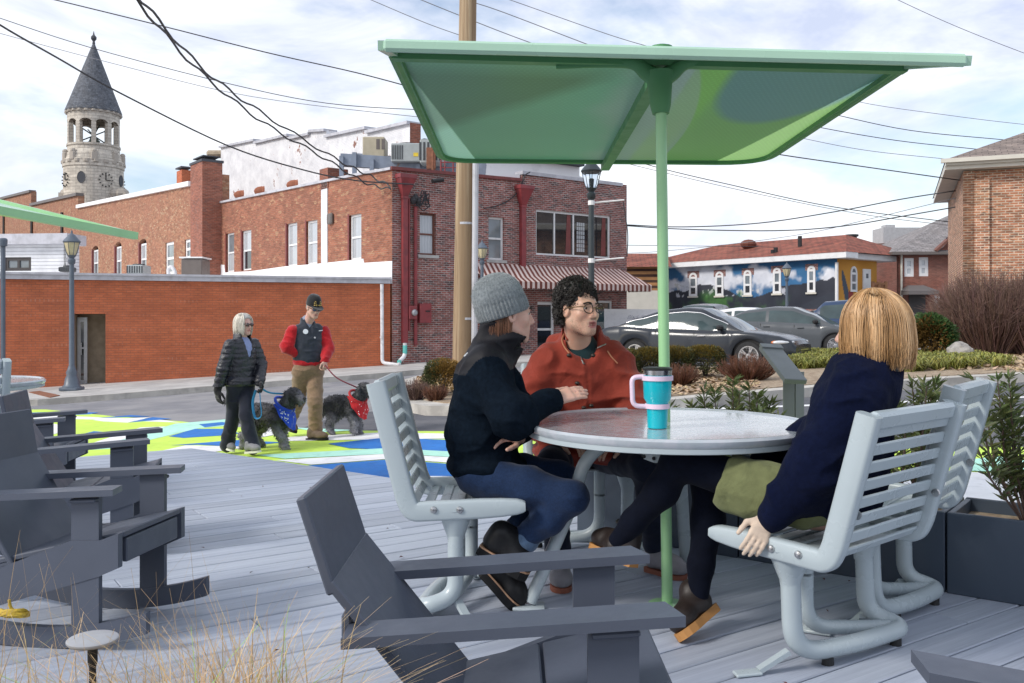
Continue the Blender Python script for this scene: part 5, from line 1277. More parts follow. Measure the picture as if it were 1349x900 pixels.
cn = MB(); k0, k1 = g2(1186, 384), g2(1225, 376); cn.prism([WG.pt(k0[0], k0[1], 1.2), WG.pt(k1[0], k0[1], 1.2), WG.pt(k1[0] - .4, k1[1], .2), WG.pt(k0[0] + .4, k1[1], .2)], WG.n.to_3d() * .0 + Vector((0, .9, .0))); WG.box(cn, k0[0], k1[0], k0[1] - .2, k0[1], .02, 1.25); obj('entrance_canopy', cn, M('shingle_grey'), gh)
d = MB(); a2, b2 = g2(1197, 408), g2(1219, 387); WG.box(d, a2[0], b2[0], a2[1] - .5, b2[1], -.1, .03); obj('door', d, M('trim_dark'), gh)
dp = MB(); dp.tube([WG.pt(.12, zE - .1, .08), WG.pt(.12, -.4, .08)], .06, 6); obj('downpipe', dp, M('trim_cream'), gh)
nb = thing('brick_office', 'warm mottled brick building with wide cream eave at the right edge', 'building', P(1330, 460, 27)); WO = Wall(P(1269.5, 300, 27).xy, Vector((1, -.42)))
o2 = lambda x, y: WO.st(x, y); ez2 = o2(1270, 226)[1]; ta = 9.0
m_ = UVMB(); wall_mesh(WO, [(0, -.5), (ta, -.5), (ta, ez2), (0, ez2)], (), .4, mb=m_); t_p = o2(1303, 300)[0]; wall_mesh(WO, [(-.02, -.5), (t_p, -.5), (t_p, ez2 - .25), (-.02, ez2 - .25)], (), .12, o=.1, mb=m_); put('wall', m_, M('brick_warm'), nb)
WOs = Wall(WO.A + WO.n * .1, Vector((.42, 1))); m_ = UVMB(); wall_mesh(WOs, [(0, -.5), (8, -.5), (8, ez2), (0, ez2)], (), .3, mb=m_, o=.02); put('side_wall', m_, M('brick_warm'), nb)
e_ = MB(); ovh = .52; WO.box(e_, -ovh, ta, ez2 + .02, ez2 + .13, -8, ovh - .1); WO.box(e_, -ovh + .02, ta, ez2 + .13, ez2 + .27, -8, ovh); obj('eave', e_, M('trim_cream'), nb)
gt = MB(); WO.box(gt, -ovh - .12, ta, ez2 + .2, ez2 + .32, ovh, ovh + .12); obj('gutter', gt, M('trim_cream'), nb)
rf = UVMB(); z0_ = ez2 + .3; rf.face([WO.pt(-ovh, z0_, ovh + .05), WO.pt(ta, z0_, ovh + .05), WO.pt(ta, z0_ + 2.4, -5), WO.pt(4.6, z0_ + 2.4, -5)], [(0, 0), (10, 0), (10, 6), (5, 6)]); rf.face([WO.pt(-ovh, z0_, ovh + .05), WO.pt(4.6, z0_ + 2.4, -5), WO.pt(-ovh, z0_, -9)], [(0, 0), (5, 6), (10, 0)]); put('roof', rf, M('shingle_brown'), nb)
# ---------------------------------------------------------------- lamps, pole, wires
def lamp(name, label, base, H, matn, glass, s=1.0, arms=False):
 t = thing(name, label, 'street lamp', base); z = H
 hl = .62 * s
 p = MB(); p.lathe((0, 0, 0), [(.24 * s, 0), (.24 * s, .12 * s), (.2 * s, .16 * s), (.17 * s, .34 * s), (.13 * s, .42 * s), (.15 * s, .5 * s), (.1 * s, .62 * s), (.075 * s, .7 * s), (.06 * s, z - hl - .25 * s), (.09 * s, z - hl - .22 * s), (.1 * s, z - hl - .12 * s), (.06 * s, z - hl - .08 * s), (.12 * s, z - hl)], 16)
 p.box((0, 0, .05 * s), (.5 * s, .5 * s, .1 * s), None, 0, .02); obj('post', p, M(matn), t, world=False, angle=40)
 l = MB(); l.lathe((0, 0, z - hl), [(.1 * s, 0), (.14 * s, .08 * s), (.2 * s, .3 * s), (.205 * s, .36 * s)], 8); obj('lantern', l, M(glass), t, world=False)
 c = MB()
 for k in range(8): a = 2 * PI * k / 8; c.tube([(.105 * s * math.cos(a), .105 * s * math.sin(a), z - hl), (.145 * s * math.cos(a), .145 * s * math.sin(a), z - hl + .08 * s), (.208 * s * math.cos(a), .208 * s * math.sin(a), z - hl + .35 * s)], .009 * s, 4)
 c.lathe((0, 0, z - hl + .35 * s), [(.22 * s, 0), (.235 * s, .03 * s), (.2 * s, .08 * s), (.12 * s, .17 * s), (.1 * s, .2 * s), (.03 * s, .26 * s), (.02 * s, .34 * s)], 16); c.lathe((0, 0, z - hl), [(.04 * s, 0), (.05 * s, .2 * s), (.02 * s, .22 * s)], 10); obj('lantern_cap', c, M(matn), t, world=False, angle=40)
 if arms:
  for zz in arms:
   a = MB(); a.tube([(0, 0, zz), (.72, -.05, zz + .06)], .018, 6); a.lathe((0, 0, zz), [(.075 * s, -.05), (.075 * s, .05)], 10); obj('banner_arm', a, M('trim_white'), t, world=False)
 return t
b = P(94.5, 522, 22.6); lamp('street_lamp', 'grey blue lantern post on the pavement before the orange brick wall', (b.x, b.y, ground(b.x, b.y) + .13), P(94, 307, 22.6).z - ground(b.x, b.y) - .13, 'lamp_grey', 'lamp_glass_warm', .9)
b = P(779, 500, 20); lamp('street_lamp', 'tall black lantern post with two white banner arms behind the man', (b.x, b.y, ground(b.x, b.y)), P(779, 211, 20).z - ground(b.x, b.y), 'lamp_black', 'lamp_glass', 1.0, (P(779, 267.5, 20).z - ground(b.x, b.y), P(779, 343.5, 20).z - ground(b.x, b.y)))
b = P(635, 480, 27.8); lamp('street_lamp', 'small grey lantern post close to the facade just right of the wooden pole', (b.x, b.y, ground(b.x, b.y) + .13), P(635, 318.5, 27.8).z - ground(b.x, b.y) - .13, 'lamp_grey', 'lamp_glass_warm', .82)
b = P(1036.5, 425, 44); lamp('street_lamp', 'distant grey lantern post standing in front of the painted house wall', (b.x, b.y, ground(b.x, b.y)), P(1036.5, 347, 44).z - ground(b.x, b.y), 'lamp_grey', 'lamp_glass_warm', 1.0)
up = thing('utility_pole', 'tall rough brown wooden utility pole with grey conduit up its right side', 'utility pole', (G(608, 519).x, 16.2, ground(-.9, 16.2)))
a, b = P(608.5, 523, 16.2), P(617.5, -60, 16.2); m_ = MB(); pts = [a.lerp(b, i / 14) for i in range(15)]; m_.tube(pts, [lerp(.185, .15, i / 14) for i in range(15)], 20); obj('shaft', m_, M('pole_wood'), up, angle=60)
m_ = MB(); m_.tube([P(624.5, 520, 16.05), P(627.5, 60, 16.05)], .055, 10); obj('conduit', m_, M('coping_metal'), up)
m_ = MB()
for py in (295, 420): m_.lathe(P(612.5, py, 16.2), [(.175, -.02), (.175, .02)], 18)
obj('strap', m_, M('coping_metal'), up)
WIRES = [
('thick black cable passing in front of the church spire', [(-60, -8, 18), (0, 33, 19), (75, 76, 21), (155, 121, 23), (300, 192, 26), (400, 224, 27.3), (470, 238, 27.6), (545, 243, 27.9)], .022),
('upper strand of the twisted cable pair coming down to the brick corner', [(150, -45, 15), (186, 0, 16), (270, 93, 20), (350, 152, 24), (440, 208, 27), (486, 231, 28.4), (520, 248, 28)], .024),
('lower strand of the twisted cable pair coming down to the brick corner', [(140, -45, 15), (179, 0, 16), (262, 93, 20), (345, 160, 24), (425, 207, 26.5), (480, 240, 28.2), (515, 250, 27.9)], .024),
('black wire sagging from the top left towards the big green canopy', [(20, -12, 22), (73, 0, 22), (220, 36, 22), (350, 69, 22), (470, 96, 22), (560, 120, 22), (620, 136, 22)], .014),
('higher of the two thin wires crossing the church spire', [(-40, 10, 30), (0, 24, 30), (120, 63, 30), (300, 110, 30), (430, 136, 30), (560, 145, 30), (640, 147, 30)], .013),
('lower of the two thin wires crossing the church spire', [(-40, 32, 30), (0, 44, 30), (150, 84, 30), (330, 127, 30), (560, 155, 30), (640, 160, 30)], .011),
('short faint wire left of the wooden pole above the canopy', [(470, -8, 24), (489, 0, 24), (560, 30, 24), (610, 48, 24)], .010),
('faint wire running right from the wooden pole top behind the canopy', [(540, -8, 24), (555, 0, 24), (655, 40, 24), (720, 64, 24), (760, 78, 24)], .012),
('longer faint wire above the middle of the canopy', [(620, 2, 24), (665, 17, 24), (783, 62, 24), (830, 78, 24)], .012),
('faint wire nearest above the canopy mast cap', [(640, -10, 24), (672, 0, 24), (800, 45, 24), (863, 64, 24), (900, 76, 24)], .010),
('faint lone wire in the top right corner of the sky', [(1150, -18, 30), (1183, 0, 30), (1260, 35, 30), (1349, 70, 30), (1420, 95, 30)], .011),
('topmost of the fan of wires between canopy and brick office roof', [(1050, 108, 32), (1130, 134, 32), (1250, 152, 32), (1349, 164, 32), (1440, 172, 32)], .010),
('second wire down in the fan ending behind the brick office roof', [(1010, 130, 30), (1095, 150, 30), (1200, 172, 30), (1330, 185, 30)], .013),
('third wire down in the fan ending behind the brick office roof', [(980, 145, 30), (1070, 166, 30), (1180, 185, 30), (1290, 197, 30)], .013),
('fourth and faintest wire of the fan left of the brick office eave', [(960, 160, 30), (1047, 180, 30), (1140, 198, 30), (1250, 210, 30)], .010),
('dark wire from the canopy edge to the brick office corner', [(900, 180, 28), (1010, 201, 28), (1140, 220, 28), (1275, 239, 28), (1330, 246, 28)], .017),
('upper long wire falling right from behind the canopy mast', [(790, 196, 34), (860, 219, 34), (960, 243, 34), (1100, 273, 34), (1280, 296, 34)], .016),
('lower long thin wire falling right from behind the canopy mast', [(790, 204, 34), (840, 219, 34), (1000, 256, 34), (1140, 283, 34), (1260, 298, 34)], .012),
('wire sagging low from the corner building then rising to the office', [(818, 296, 34), (900, 299, 34), (1000, 294, 33), (1100, 279, 32), (1190, 262, 31), (1275, 249, 30)], .020),
('lower sagging wire from the corner building to the brick office', [(818, 297, 34), (900, 302, 34), (1020, 304, 33), (1110, 298, 32), (1200, 283, 31), (1275, 270, 30)], .020),
('thin wire over the red tiled roof rising to the brick office', [(800, 334, 40), (860, 332, 40), (960, 322, 38), (1060, 308, 36), (1140, 290, 33), (1275, 257, 30)], .012),
('faint level wire between corner building and red tiled roof', [(815, 323, 44), (900, 324, 44), (1000, 325, 50), (1080, 327, 58), (1280, 312, 60)], .013)]
for i, (lb, pts, r) in enumerate(WIRES):
 w_ = MB(); pp = spline([P(*q) for q in pts], 6)
 if 'strand' in lb: pp = [p + Vector((0, 0, .05 * math.sin(k * 1.15 + (PI if 'lower' in lb else 0)))) for k, p in enumerate(spline([P(*q) for q in pts], 10))]
 w_.tube(pp, r, 5); o = obj('overhead_wire', w_, M('wire' if r > .012 else 'wire_light')); tag(o, lb, 'wire', 'overhead wires crossing the sky')
wd = MB(); wd.tube(spline([P(821, 266, 33), P(824, 285, 33), P(827, 310, 33), P(826, 338, 33)], 5), .02, 5); o = obj('drop_cable', wd, M('wire')); tag(o, 'black cable hanging down beside the right end of the corner building', 'cable')
# ---------------------------------------------------------------- plaza furniture
def sweep(mb, path, hu, hv, yc=0.0, rad=.01, m=0, taper=()):
 pts = [Vector((p[0], 0, p[1])) for p in path]; N_ = len(pts); sec = []
 for cx_, cz_, a0 in ((hu - rad, hv - rad, 0), (-hu + rad, hv - rad, PI / 2), (-hu + rad, -hv + rad, PI), (hu - rad, -hv + rad, 1.5 * PI)):
  for k in range(3): a = a0 + k * PI / 4; sec.append((cx_ + rad * math.cos(a), cz_ + rad * math.sin(a)))
 n = len(sec); vs = []
 for i, p in enumerate(pts):
  t = (pts[min(i + 1, N_ - 1)] - pts[max(i - 1, 0)]).normalized(); nn = Vector((-t.z, 0, t.x))
  for u, v in sec: q = p + nn * u * (taper[i] if i < len(taper) else 1); vs.append((q.x, yc + v, q.z))
 fs = [(i * n + k, (i + 1) * n + k, (i + 1) * n + (k + 1) % n, i * n + (k + 1) % n) for i in range(N_ - 1) for k in range(n)]
 fs += [tuple(range(n)), tuple((N_ - 1) * n + k for k in range(n - 1, -1, -1))]
 return mb.add(vs, fs, m)
def make_seat(label, group):
 t = thing('outdoor_chair', label, 'chair', (0, 0, 0), 0, group)
 path = fillet([V(.24, .445, 0), V(-.165, .425, 0), V(-.19, .475, 0), V(-.305, .925, 0)], .2, 12); path = [(p.x, p.y) for p in path]
 for sy in (-1, 1):
  p = MB(); sweep(p, [(.272, .447), (.262, .4465), (.24, .4455), (.18, .442), (.10, .438)] + path[1:], .038, .022, sy * .265, .012, 0, (.45, .62, .78, .92)); f = obj('side_frame', p, M('powder_grey'), t, world=False, angle=50)
  for x in (.02, -.08): bmb = MB(); bmb.lathe((x, sy * .288, .437), [(.014, 0), (.012, .005), (.004, .007)], 10, (0, sy, 0)); obj('bolt', bmb, M('bolt_steel'), f, world=False)
  bmb = MB(); bmb.lathe((lerp(path[-1][0], path[-3][0], .5) + .0, -sy * -.243, lerp(path[-1][1], path[-3][1], .5) - .12), [(.016, 0), (.014, .006)], 10, (0, -sy, 0))
  obj('bolt', bmb, M('bolt_steel'), f, world=False)
 cum = [0]; 
 for a, b in zip(path[:-1], path[1:]): cum.append(cum[-1] + math.hypot(b[0] - a[0], b[1] - a[1]))
 def at(d):
  for i in range(len(cum) - 1):
   if d <= cum[i + 1]: k = (d - cum[i]) / (cum[i + 1] - cum[i]); return lerp(path[i][0], path[i + 1][0], k), lerp(path[i][1], path[i + 1][1], k), path[i + 1][0] - path[i][0], path[i + 1][1] - path[i][1]
  return (*path[-1], path[-1][0] - path[-2][0], path[-1][1] - path[-2][1])
 d = .02
 while d < cum[-1] - .06:
  x, z, dx, dz_ = at(d + .021); l = math.hypot(dx, dz_); dx, dz_ = dx / l, dz_ / l
  s = MB(); R = Matrix(((dx, 0, -dz_), (0, 1, 0), (dz_, 0, dx))); s.box((x, 0, z), (.041, .49, .012), R, 0, .004); obj('slat', s, M('powder_grey'), t, world=False); d += .0625
 s = MB(); x, z, dx, dz_ = at(cum[-1] - .025); l = math.hypot(dx, dz_); R = Matrix(((dx / l, 0, -dz_ / l), (0, 1, 0), (dz_ / l, 0, dx / l))); s.box((x, 0, z), (.062, .49, .04), R, 0, .012); obj('top_rail', s, M('powder_grey'), t, world=False)
 b = MB(); r = .032
 base = fillet([V(0, .215, .33), V(-.01, .215, .06), V(-.09, .0, .055), V(-.13, -.27, .055), V(.0, -.235, .09), V(0, -.215, .40)], .13, 8)
 b.tube(base, r, 14); b.tube(fillet([V(.05, .06, .30), V(.05, .06, .1), V(-.02, -.14, .06), V(-.09, -.23, .058)], .12, 8), r * .85, 12)
 b.tube([V(.05, .06, .29), V(.05, .06, .42)], r * .85, 12)
 b.lathe((0, .215, .30), [(r, 0), (r * 1.08, .02), (.046, .05), (.075, .13)], 16); b.lathe((0, -.215, .30), [(r, 0), (r * 1.08, .02), (.046, .05), (.075, .13)], 16)
 b.box((0, .17, .424), (.12, .16, .016)); b.box((0, -.17, .424), (.12, .16, .016)); b.box((.01, 0, .424), (.1, .2, .016))
 o = obj('base', b, M('powder_grey'), t, world=False, angle=45)
 for (x, y, dx, dy) in ((.0, .225, .05, .085), (.01, -.235, .05, -.08)):
  ft = MB(); ft.beam((x, y, .07), (x + dx, y + dy, .014), .03, .016); ft.box((x + dx * 1.4, y + dy * 1.35, .008), (.085, .045, .012), Matrix.Rotation(math.atan2(dy, dx), 3, 'Z'), 0, .004); obj('foot', ft, M('powder_grey'), o, world=False)
 for q in ((-.055, .09, 0), (-.12, -.22, 0)): rb = MB(); rb.lathe(q, [(.02, 0), (.018, .05)], 12); obj('rubber_foot', rb, M('rubber_black'), o, world=False)
 return t
SEATS = 'slatted grey seats around the round tables'
seat1 = make_seat('pale grey slatted metal seat under the woman in the grey beanie', SEATS); seat1.location = (-.22, 3.765, 0)
dup(seat1, (1.11, 3.18, 0), math.atan2(.75, -.66), 'pale grey slatted metal seat holding the blonde woman in the navy coat', SEATS, (1, 1.14, .95))
dup(seat1, (1.50, 3.62, 0), math.atan2(.62, -.78), 'empty pale grey slatted seat beside the planter behind the blonde woman', SEATS)
dup(seat1, (.37, 4.56, 0), math.radians(-83), 'grey slatted seat mostly hidden under the man in the rust parka', SEATS)
dup(seat1, (-3.40, 5.47, 0), math.radians(128), 'grey slatted seat cut by the left edge next to the far table', SEATS)
def make_table(label, group):
 t = thing('round_table', label, 'table', (0, 0, 0), 0, group); R_ = .575
 m_ = MB(); m_.lathe((0, 0, 0), [(.02, .727), (R_ - .03, .727), (R_ - .008, .724), (R_, .735), (R_ + .002, .748), (R_ - .008, .757), (R_ - .022, .757), (R_ - .03, .752), (R_ - .05, .751), (.02, .751)], 96); obj('tabletop', m_, M('powder_table'), t, world=False, angle=40)
 rim = MB(); rim.lathe((0, 0, 0), [(R_ - .02, .702), (R_ - .006, .706), (R_ - .006, .7235), (R_ - .02, .7235)], 96, cap=False); obj('apron', rim, M('powder_grey'), t, world=False, angle=40)
 h = MB(); hex_ = [V(.14 * math.cos(a), .14 * math.sin(a), .62) for a in [2 * PI * k / 12 for k in range(12)]]
 h.lathe((0, 0, .60), [(.05, 0), (.1, .0), (.11, .03), (.17, .125), (.05, .126)], 6); obj('hub', h, M('powder_grey'), t, world=False, angle=30)
 for k in range(6):
  a = PI / 6 + 2 * PI * k / 6
  for s in (-.03, .03): hb = MB(); hb.lathe((.098 * math.cos(a) - s * math.sin(a), .098 * math.sin(a) + s * math.cos(a), .618), [(.008, 0), (.007, .006)], 8, (math.cos(a), math.sin(a), -.1)); obj('bolt', hb, M('rubber_black'), t, world=False)
 for az in (180, 72, -28):
  a = math.radians(az); d = V(math.cos(a), math.sin(a), 0); l = MB()
  pts = spline([d * .05 + V(0, 0, .70), d * .2 + V(0, 0, .692), d * .33 + V(0, 0, .60), d * .385 + V(0, 0, .44), d * .45 + V(0, 0, .28), d * .56 + V(0, 0, .03)], 8)
  l.tube(pts, .029, 14, flat=.8); l.box(d * .565 + V(0, 0, .01), (.13, .09, .014), Matrix.Rotation(a, 3, 'Z'), 0, .004); obj('leg', l, M('powder_grey'), t, world=False, angle=45)
 return t
table1 = make_table('round grey metal table with teal tumbler and three people around it', 'round grey tables'); table1.location = (.632, 3.66, 0)
dup(table1, (-3.76, 6.06, 0), .3, 'far round grey table cut by the left edge of the plaza', 'round grey tables')
cn = thing('shade_canopy', 'big green mesh shade canopy on a mast through the round table', 'canopy', (.633, 3.68, 0))
yc, yf, yr = 3.72, 3.25, 6.0
FL, FR = P(505, 60, yf), P(1273, 80, yf); CL_, CR_ = P(519, 69, yc), P(1190, 86, yc); RL, RR = P(583, 210, yr), P(1003, 213, yr)
def rc(a, b, c, r, n=6):
 u, w = (a - b).normalized(), (c - b).normalized(); return [(b + u * r) * (1 - t) ** 2 + b * 2 * t * (1 - t) + (b + w * r) * t * t for t in [k / n for k in range(n + 1)]]
per = [CL_] + rc(CL_, RL, RR, .22) + rc(RL, RR, CR_, .3) + [CR_]
pan = UVMB(); n = 40; left, right = [CL_] + rc(CL_, RL, RR, .22)[:4], [CR_] + rc(RL, RR, CR_, .3)[::-1][:4]
up_ = V(0, 0, 1)
def edge_at(poly, y):
 for a, b in zip(poly[:-1], poly[1:]):
  if min(a.y, b.y) <= y <= max(a.y, b.y) and abs(b.y - a.y) > 1e-6: return a.lerp(b, (y - a.y) / (b.y - a.y))
 return poly[-1]
Lp = [CL_] + rc(CL_, RL, RR, .22); Rp = [CR_] + rc(RL, RR, CR_, .3)[::-1]
rows = []
for j in range(n + 1):
 y = lerp(yc, yr - .001, j / n); a, b = edge_at(Lp, y), edge_at(Rp, y); rows.append([(a.lerp(b, i / 20) + V(0, 0, -.02 * math.sin(PI * i / 20) * math.sin(PI * j / n)), i / 20, j / n) for i in range(21)])
for j in range(n):
 for i in range(20):
  q = [rows[j][i], rows[j][i + 1], rows[j + 1][i + 1], rows[j + 1][i]]
  xs_ = lambda p: (p[0].x - CL_.x) / (CR_.x - CL_.x)
  pan.face([p[0] for p in q], [(p[0].x * 0 + lerp(0, 1, (p[0].x - CL_.x) / (CR_.x - CL_.x)), p[2]) for p in q])
put('mesh_panel', pan, M('canopy_patches'), cn, smooth=True)
lip = UVMB(); m2 = [(lerp(CL_, CR_, i / 16), lerp(FL, FR, i / 16)) for i in range(17)]
for i in range(16): lip.face([m2[i][0] - up_ * .004, m2[i][1], m2[i + 1][1], m2[i + 1][0] - up_ * .004], [(i / 16, 0), (i / 16, -.2), ((i + 1) / 16, -.2), ((i + 1) / 16, 0)])
put('lip_panel', lip, M('canopy_top'), cn)
fr_ = MB()
for a, b in zip(per[:-1], per[1:]): fr_.beam(a, b, .045, .04)
fr_.tube(per, .026, 8)
obj('rim', fr_, M('canopy_frame'), cn)
f2 = MB(); f2.beam(FL, FR, .03, .045, bev=.01); f2.beam(FL, CL_, .04, .035); f2.beam(FR, CR_ + V(.0, 0, 0), .04, .035); obj('front_rail', f2, M('canopy_top'), cn)
mid = P(864, 84, yc); cr = MB(); cr.beam(CL_ + V(0, -.02, -.02), CR_ + V(0, -.02, -.02), .05, .035); obj('cross_bar', cr, M('canopy_frame'), cn)
rbm = MB(); rbm.beam(mid + V(0, .05, -.06), P(797, 212, yr) + V(0, 0, -.045), .055, .04); obj('rib', rbm, M('canopy_frame'), cn)
tb_ = MB(); tb_.beam(P(800, 212, 5.95), P(812, 194, 5.5), .03, .02); obj('tab', tb_, M('canopy_pole'), cn)
mast = MB(); pb = P(879, 796, 3.70); pb.z = 0; pt_ = P(870.5, 130, 3.68); mast.tube([pb, pb.lerp(pt_, .5), pt_], .0225, 18); mast.lathe(V(pb.x, pb.y, 0), [(.075, 0), (.075, .01), (.03, .012)], 20); obj('mast', mast, M('canopy_pole'), cn, angle=40)
hd = MB(); a, b = P(870.5, 150, 3.68), P(869, 96, 3.69); hd.tube([a, a.lerp(b, .2), a.lerp(b, .75), b], [.034, .042, .05, .06], 18)
for sx in (-1, 1):
 q = [b + V(0, 0, -.03), b + V(sx * .05, 0, .0), b + V(sx * .11, .0, .04), b + V(sx * .24, .02, .045), b + V(sx * .42, .03, .035)]
 hd.tube(spline(q, 5), [lerp(.042, .012, k / 20) for k in range(21)], 8)
hd.lathe(P(871, 66, 3.62), [(.045, -.01), (.045, .012), (.02, .02)], 14)
obj('mast_head', hd, M('canopy_frame'), cn, angle=50)
c2 = thing('shade_canopy', 'second pale green canopy whose tip enters at the left edge', 'canopy', (-4.6, 6.6, 0))
T_, A2, B2 = P(179, 311, 7.0), P(-260, 230, 5.0), P(-330, 186, 8.0)
m_ = UVMB()
for k in range(10):
 for q in range(1):
  a0, a1 = T_.lerp(A2, k / 10), T_.lerp(A2, (k + 1) / 10); b0_, b1_ = T_.lerp(B2, k / 10), T_.lerp(B2, (k + 1) / 10)
  if k == 0: m_.face([T_, a1, b1_], [(0, 0), (.1, 0), (.1, .1)])
  else: m_.face([a0, a1, b1_, b0_], [(k / 10, 0), (k / 10 + .1, 0), (k / 10 + .1, 1), (k / 10, 1)])
put('mesh_panel', m_, M('canopy_top'), c2)
m_ = MB(); m_.beam(T_, A2, .05, .055); m_.beam(T_, B2, .05, .05); m_.beam(A2, B2, .05, .05); obj('rim', m_, M('canopy_pole'), c2)
m_ = MB(); c_ = (T_ + A2 + B2) / 3; m_.tube([V(c_.x, c_.y, 0), V(c_.x, c_.y, c_.z - .03)], .024, 14); obj('mast', m_, M('canopy_pole'), c2)
cu = thing('tumbler', 'teal tumbler with pink handle and steel lid rim on the table', 'cup', (.556, 3.47, .7515)); cu.rotation_euler = (0, 0, 0)
m_ = MB(); m_.lathe((0, 0, 0), [(.030, 0), (.0375, .002), (.040, .07), (.0415, .098), (.052, .115), (.0545, .19), (.0545, .203)], 40); obj('body', m_, M('cup_teal'), cu, world=False, angle=40)
m_ = MB(); m_.lathe((0, 0, 0), [(.055, .2035), (.056, .222), (.052, .224)], 40, cap=False); obj('steel_rim', m_, M('steel'), cu, world=False, angle=40)
m_ = MB(); m_.lathe((0, 0, 0), [(.056, .2225), (.057, .229), (.05, .233), (.01, .233)], 40); obj('lid', m_, M('black_trim'), cu, world=False, angle=40)
m_ = MB()
for z, r in ((.192, .056), (.085, .043)): m_.lathe((0, 0, z), [(r - .004, -.009), (r + .004, -.009), (r + .004, .009), (r - .004, .009)], 40, cap=False)
m_.tube(fillet([V(-.05, 0, .197), V(-.098, 0, .195), V(-.094, 0, .085), V(-.04, 0, .083)], .03, 6), .0095, 10); obj('handle', m_, M('cup_pink'), cu, world=False, angle=40)
def make_lounge(label, group, rocker):
 t = thing('rocking_chair' if rocker else 'lounge_chair', label, 'chair', (0, 0, 0), 0, group); G_ = M('poly_grey'); bv = .004
 def bd(name, a, b, w, h, up=(0, 0, 1), par=None): m_ = MB(); m_.beam(a, b, w, h, up, 0, bv); return obj(name, m_, G_, par or t, world=False)
 for sy in (-1, 1):
  y = sy * .235
  m_ = MB(); poly = [V(-.34, y - .05, 0), V(.30, y - .05, 0), V(.35, y - sy * .0 + (.02 if sy < 0 else -.02) * 0 - .02, 0), V(.35, y + .05, 0), V(-.34, y + .05, 0)]
  if sy < 0: poly = [V(-.34, y - .05, 0), V(.345, y - .05, 0), V(.32, y + .05, 0), V(-.34, y + .05, 0)]
  else: poly = [V(-.34, y - .05, 0), V(.345, y - .05, 0), V(.31, y + .05, 0), V(-.34, y + .05, 0)]
  m_.prism([V(p.x, p.y, .535 + p.x * .066) for p in poly], (0, 0, .022)); arm = obj('armrest', m_, G_, t, world=False)
  bd('bracket', (.16, y + sy * .0, .527), (.26, y, .533), .04, .014, par=arm)
  yl = sy * .222
  if rocker: lz = .035
  else: lz = 0
  m_ = MB(); m_.prism([V(.155, yl - .011, lz), V(.26, yl - .011, lz), V(.26, yl - .011, .549), V(.155, yl - .011, .541)], (0, .022, 0)); obj('front_leg', m_, G_, t, world=False)
  ys = sy * .222; b0, b1 = (.04, .10) if rocker else (0, .03); m_ = MB(); m_.prism([V(.335, ys - .014, .415), V(.335, ys - .014, .295), V(.26, ys - .014, .262), V(-.46, ys - .014, b0), V(-.56, ys - .014, b0), V(-.58, ys - .014, b1), V(-.30, ys - .014, .21), V(.155, ys - .014, .385), V(.265, ys - .014, .39)], (0, .028, 0)); obj('side_rail', m_, G_, t, world=False)
  if rocker:
   m_ = MB(); up_, lo_ = [], []
   for k in range(17):
    x = lerp(-.62, .44, k / 16); zc = .0 + .62 * (x - .02) ** 2 * .62; up_.append(V(x, yl - .014, zc + .075)); lo_.append(V(x, yl - .014, zc))
   m_.prism(lo_ + up_[::-1], (0, .028, 0)); obj('rocker_rail', m_, G_, t, world=False)
 for (x0, x1) in ((-.2, .07), (.078, .335)):
  za, zb = .268 + (x0 + .2) * .236, .268 + (x1 + .2) * .236; bd('seat_board', (x0, 0, za + .012), (x1, 0, zb + .012), .40, .02)
 bd('front_apron', (.325, -.18, .345), (.325, .18, .345), .02, .085)
 th = math.atan2(.2, .16); xk = .075 if rocker else 0; bd('lower_back', (-.05, 0, .215), (-.378 + xk, 0, .625), .43, .02, up=(1, 0, .8)); bd('upper_back', (-.372 + xk, 0, .60), (-.437 + xk * 1.35, 0, .80), .43, .021, up=(1, 0, .3))
 bd('back_brace', (-.345 + xk, -.2, .53), (-.345 + xk, .2, .53), .02, .05)
 return t
LG = 'grey board lounge and rocking chairs on the deck'
lc = make_lounge('grey board lounge chair alone in front of the seated group', LG, False); lc.location = (0, 2.085, 0)
r1 = make_lounge('large grey board rocking chair nearest at the left with yellow cord on its rail', LG, True); r1.location = (-1.68, 3.46, 0); r1.rotation_euler = (0, 0, math.radians(-8))
dup(r1, (-2.17, 4.62, 0), math.radians(14), 'middle grey rocking chair of the row behind the nearest rocker', LG)
dup(r1, (-3.05, 5.62, 0), math.radians(10), 'farthest grey rocking chair of the row before the far round table', LG)
dup(lc, (.925, 1.225, 0), math.radians(158), 'grey lounge chair showing only an arm tip at the bottom right', LG)
rp = MB(); rr = random.Random(5); pts = []
for k in range(46): a = k * 1.1; pts.append(P(18 + 22 * math.cos(a) * rr.uniform(.5, 1), 808 + 5 * math.sin(a * 1.3) * rr.uniform(.4, 1), 3.2 + .04 * math.sin(a)))
rp.tube(spline(pts, 4), .0055, 6); rp.tube(spline([P(12, 790, 3.2), P(14, 800, 3.2), P(20, 806, 3.2)], 4), .0055, 6); o = obj('yellow_cord', rp, M('rope_yellow')); tag(o, 'bundle of yellow cord lying on the nearest rocking chair rail', 'cord')
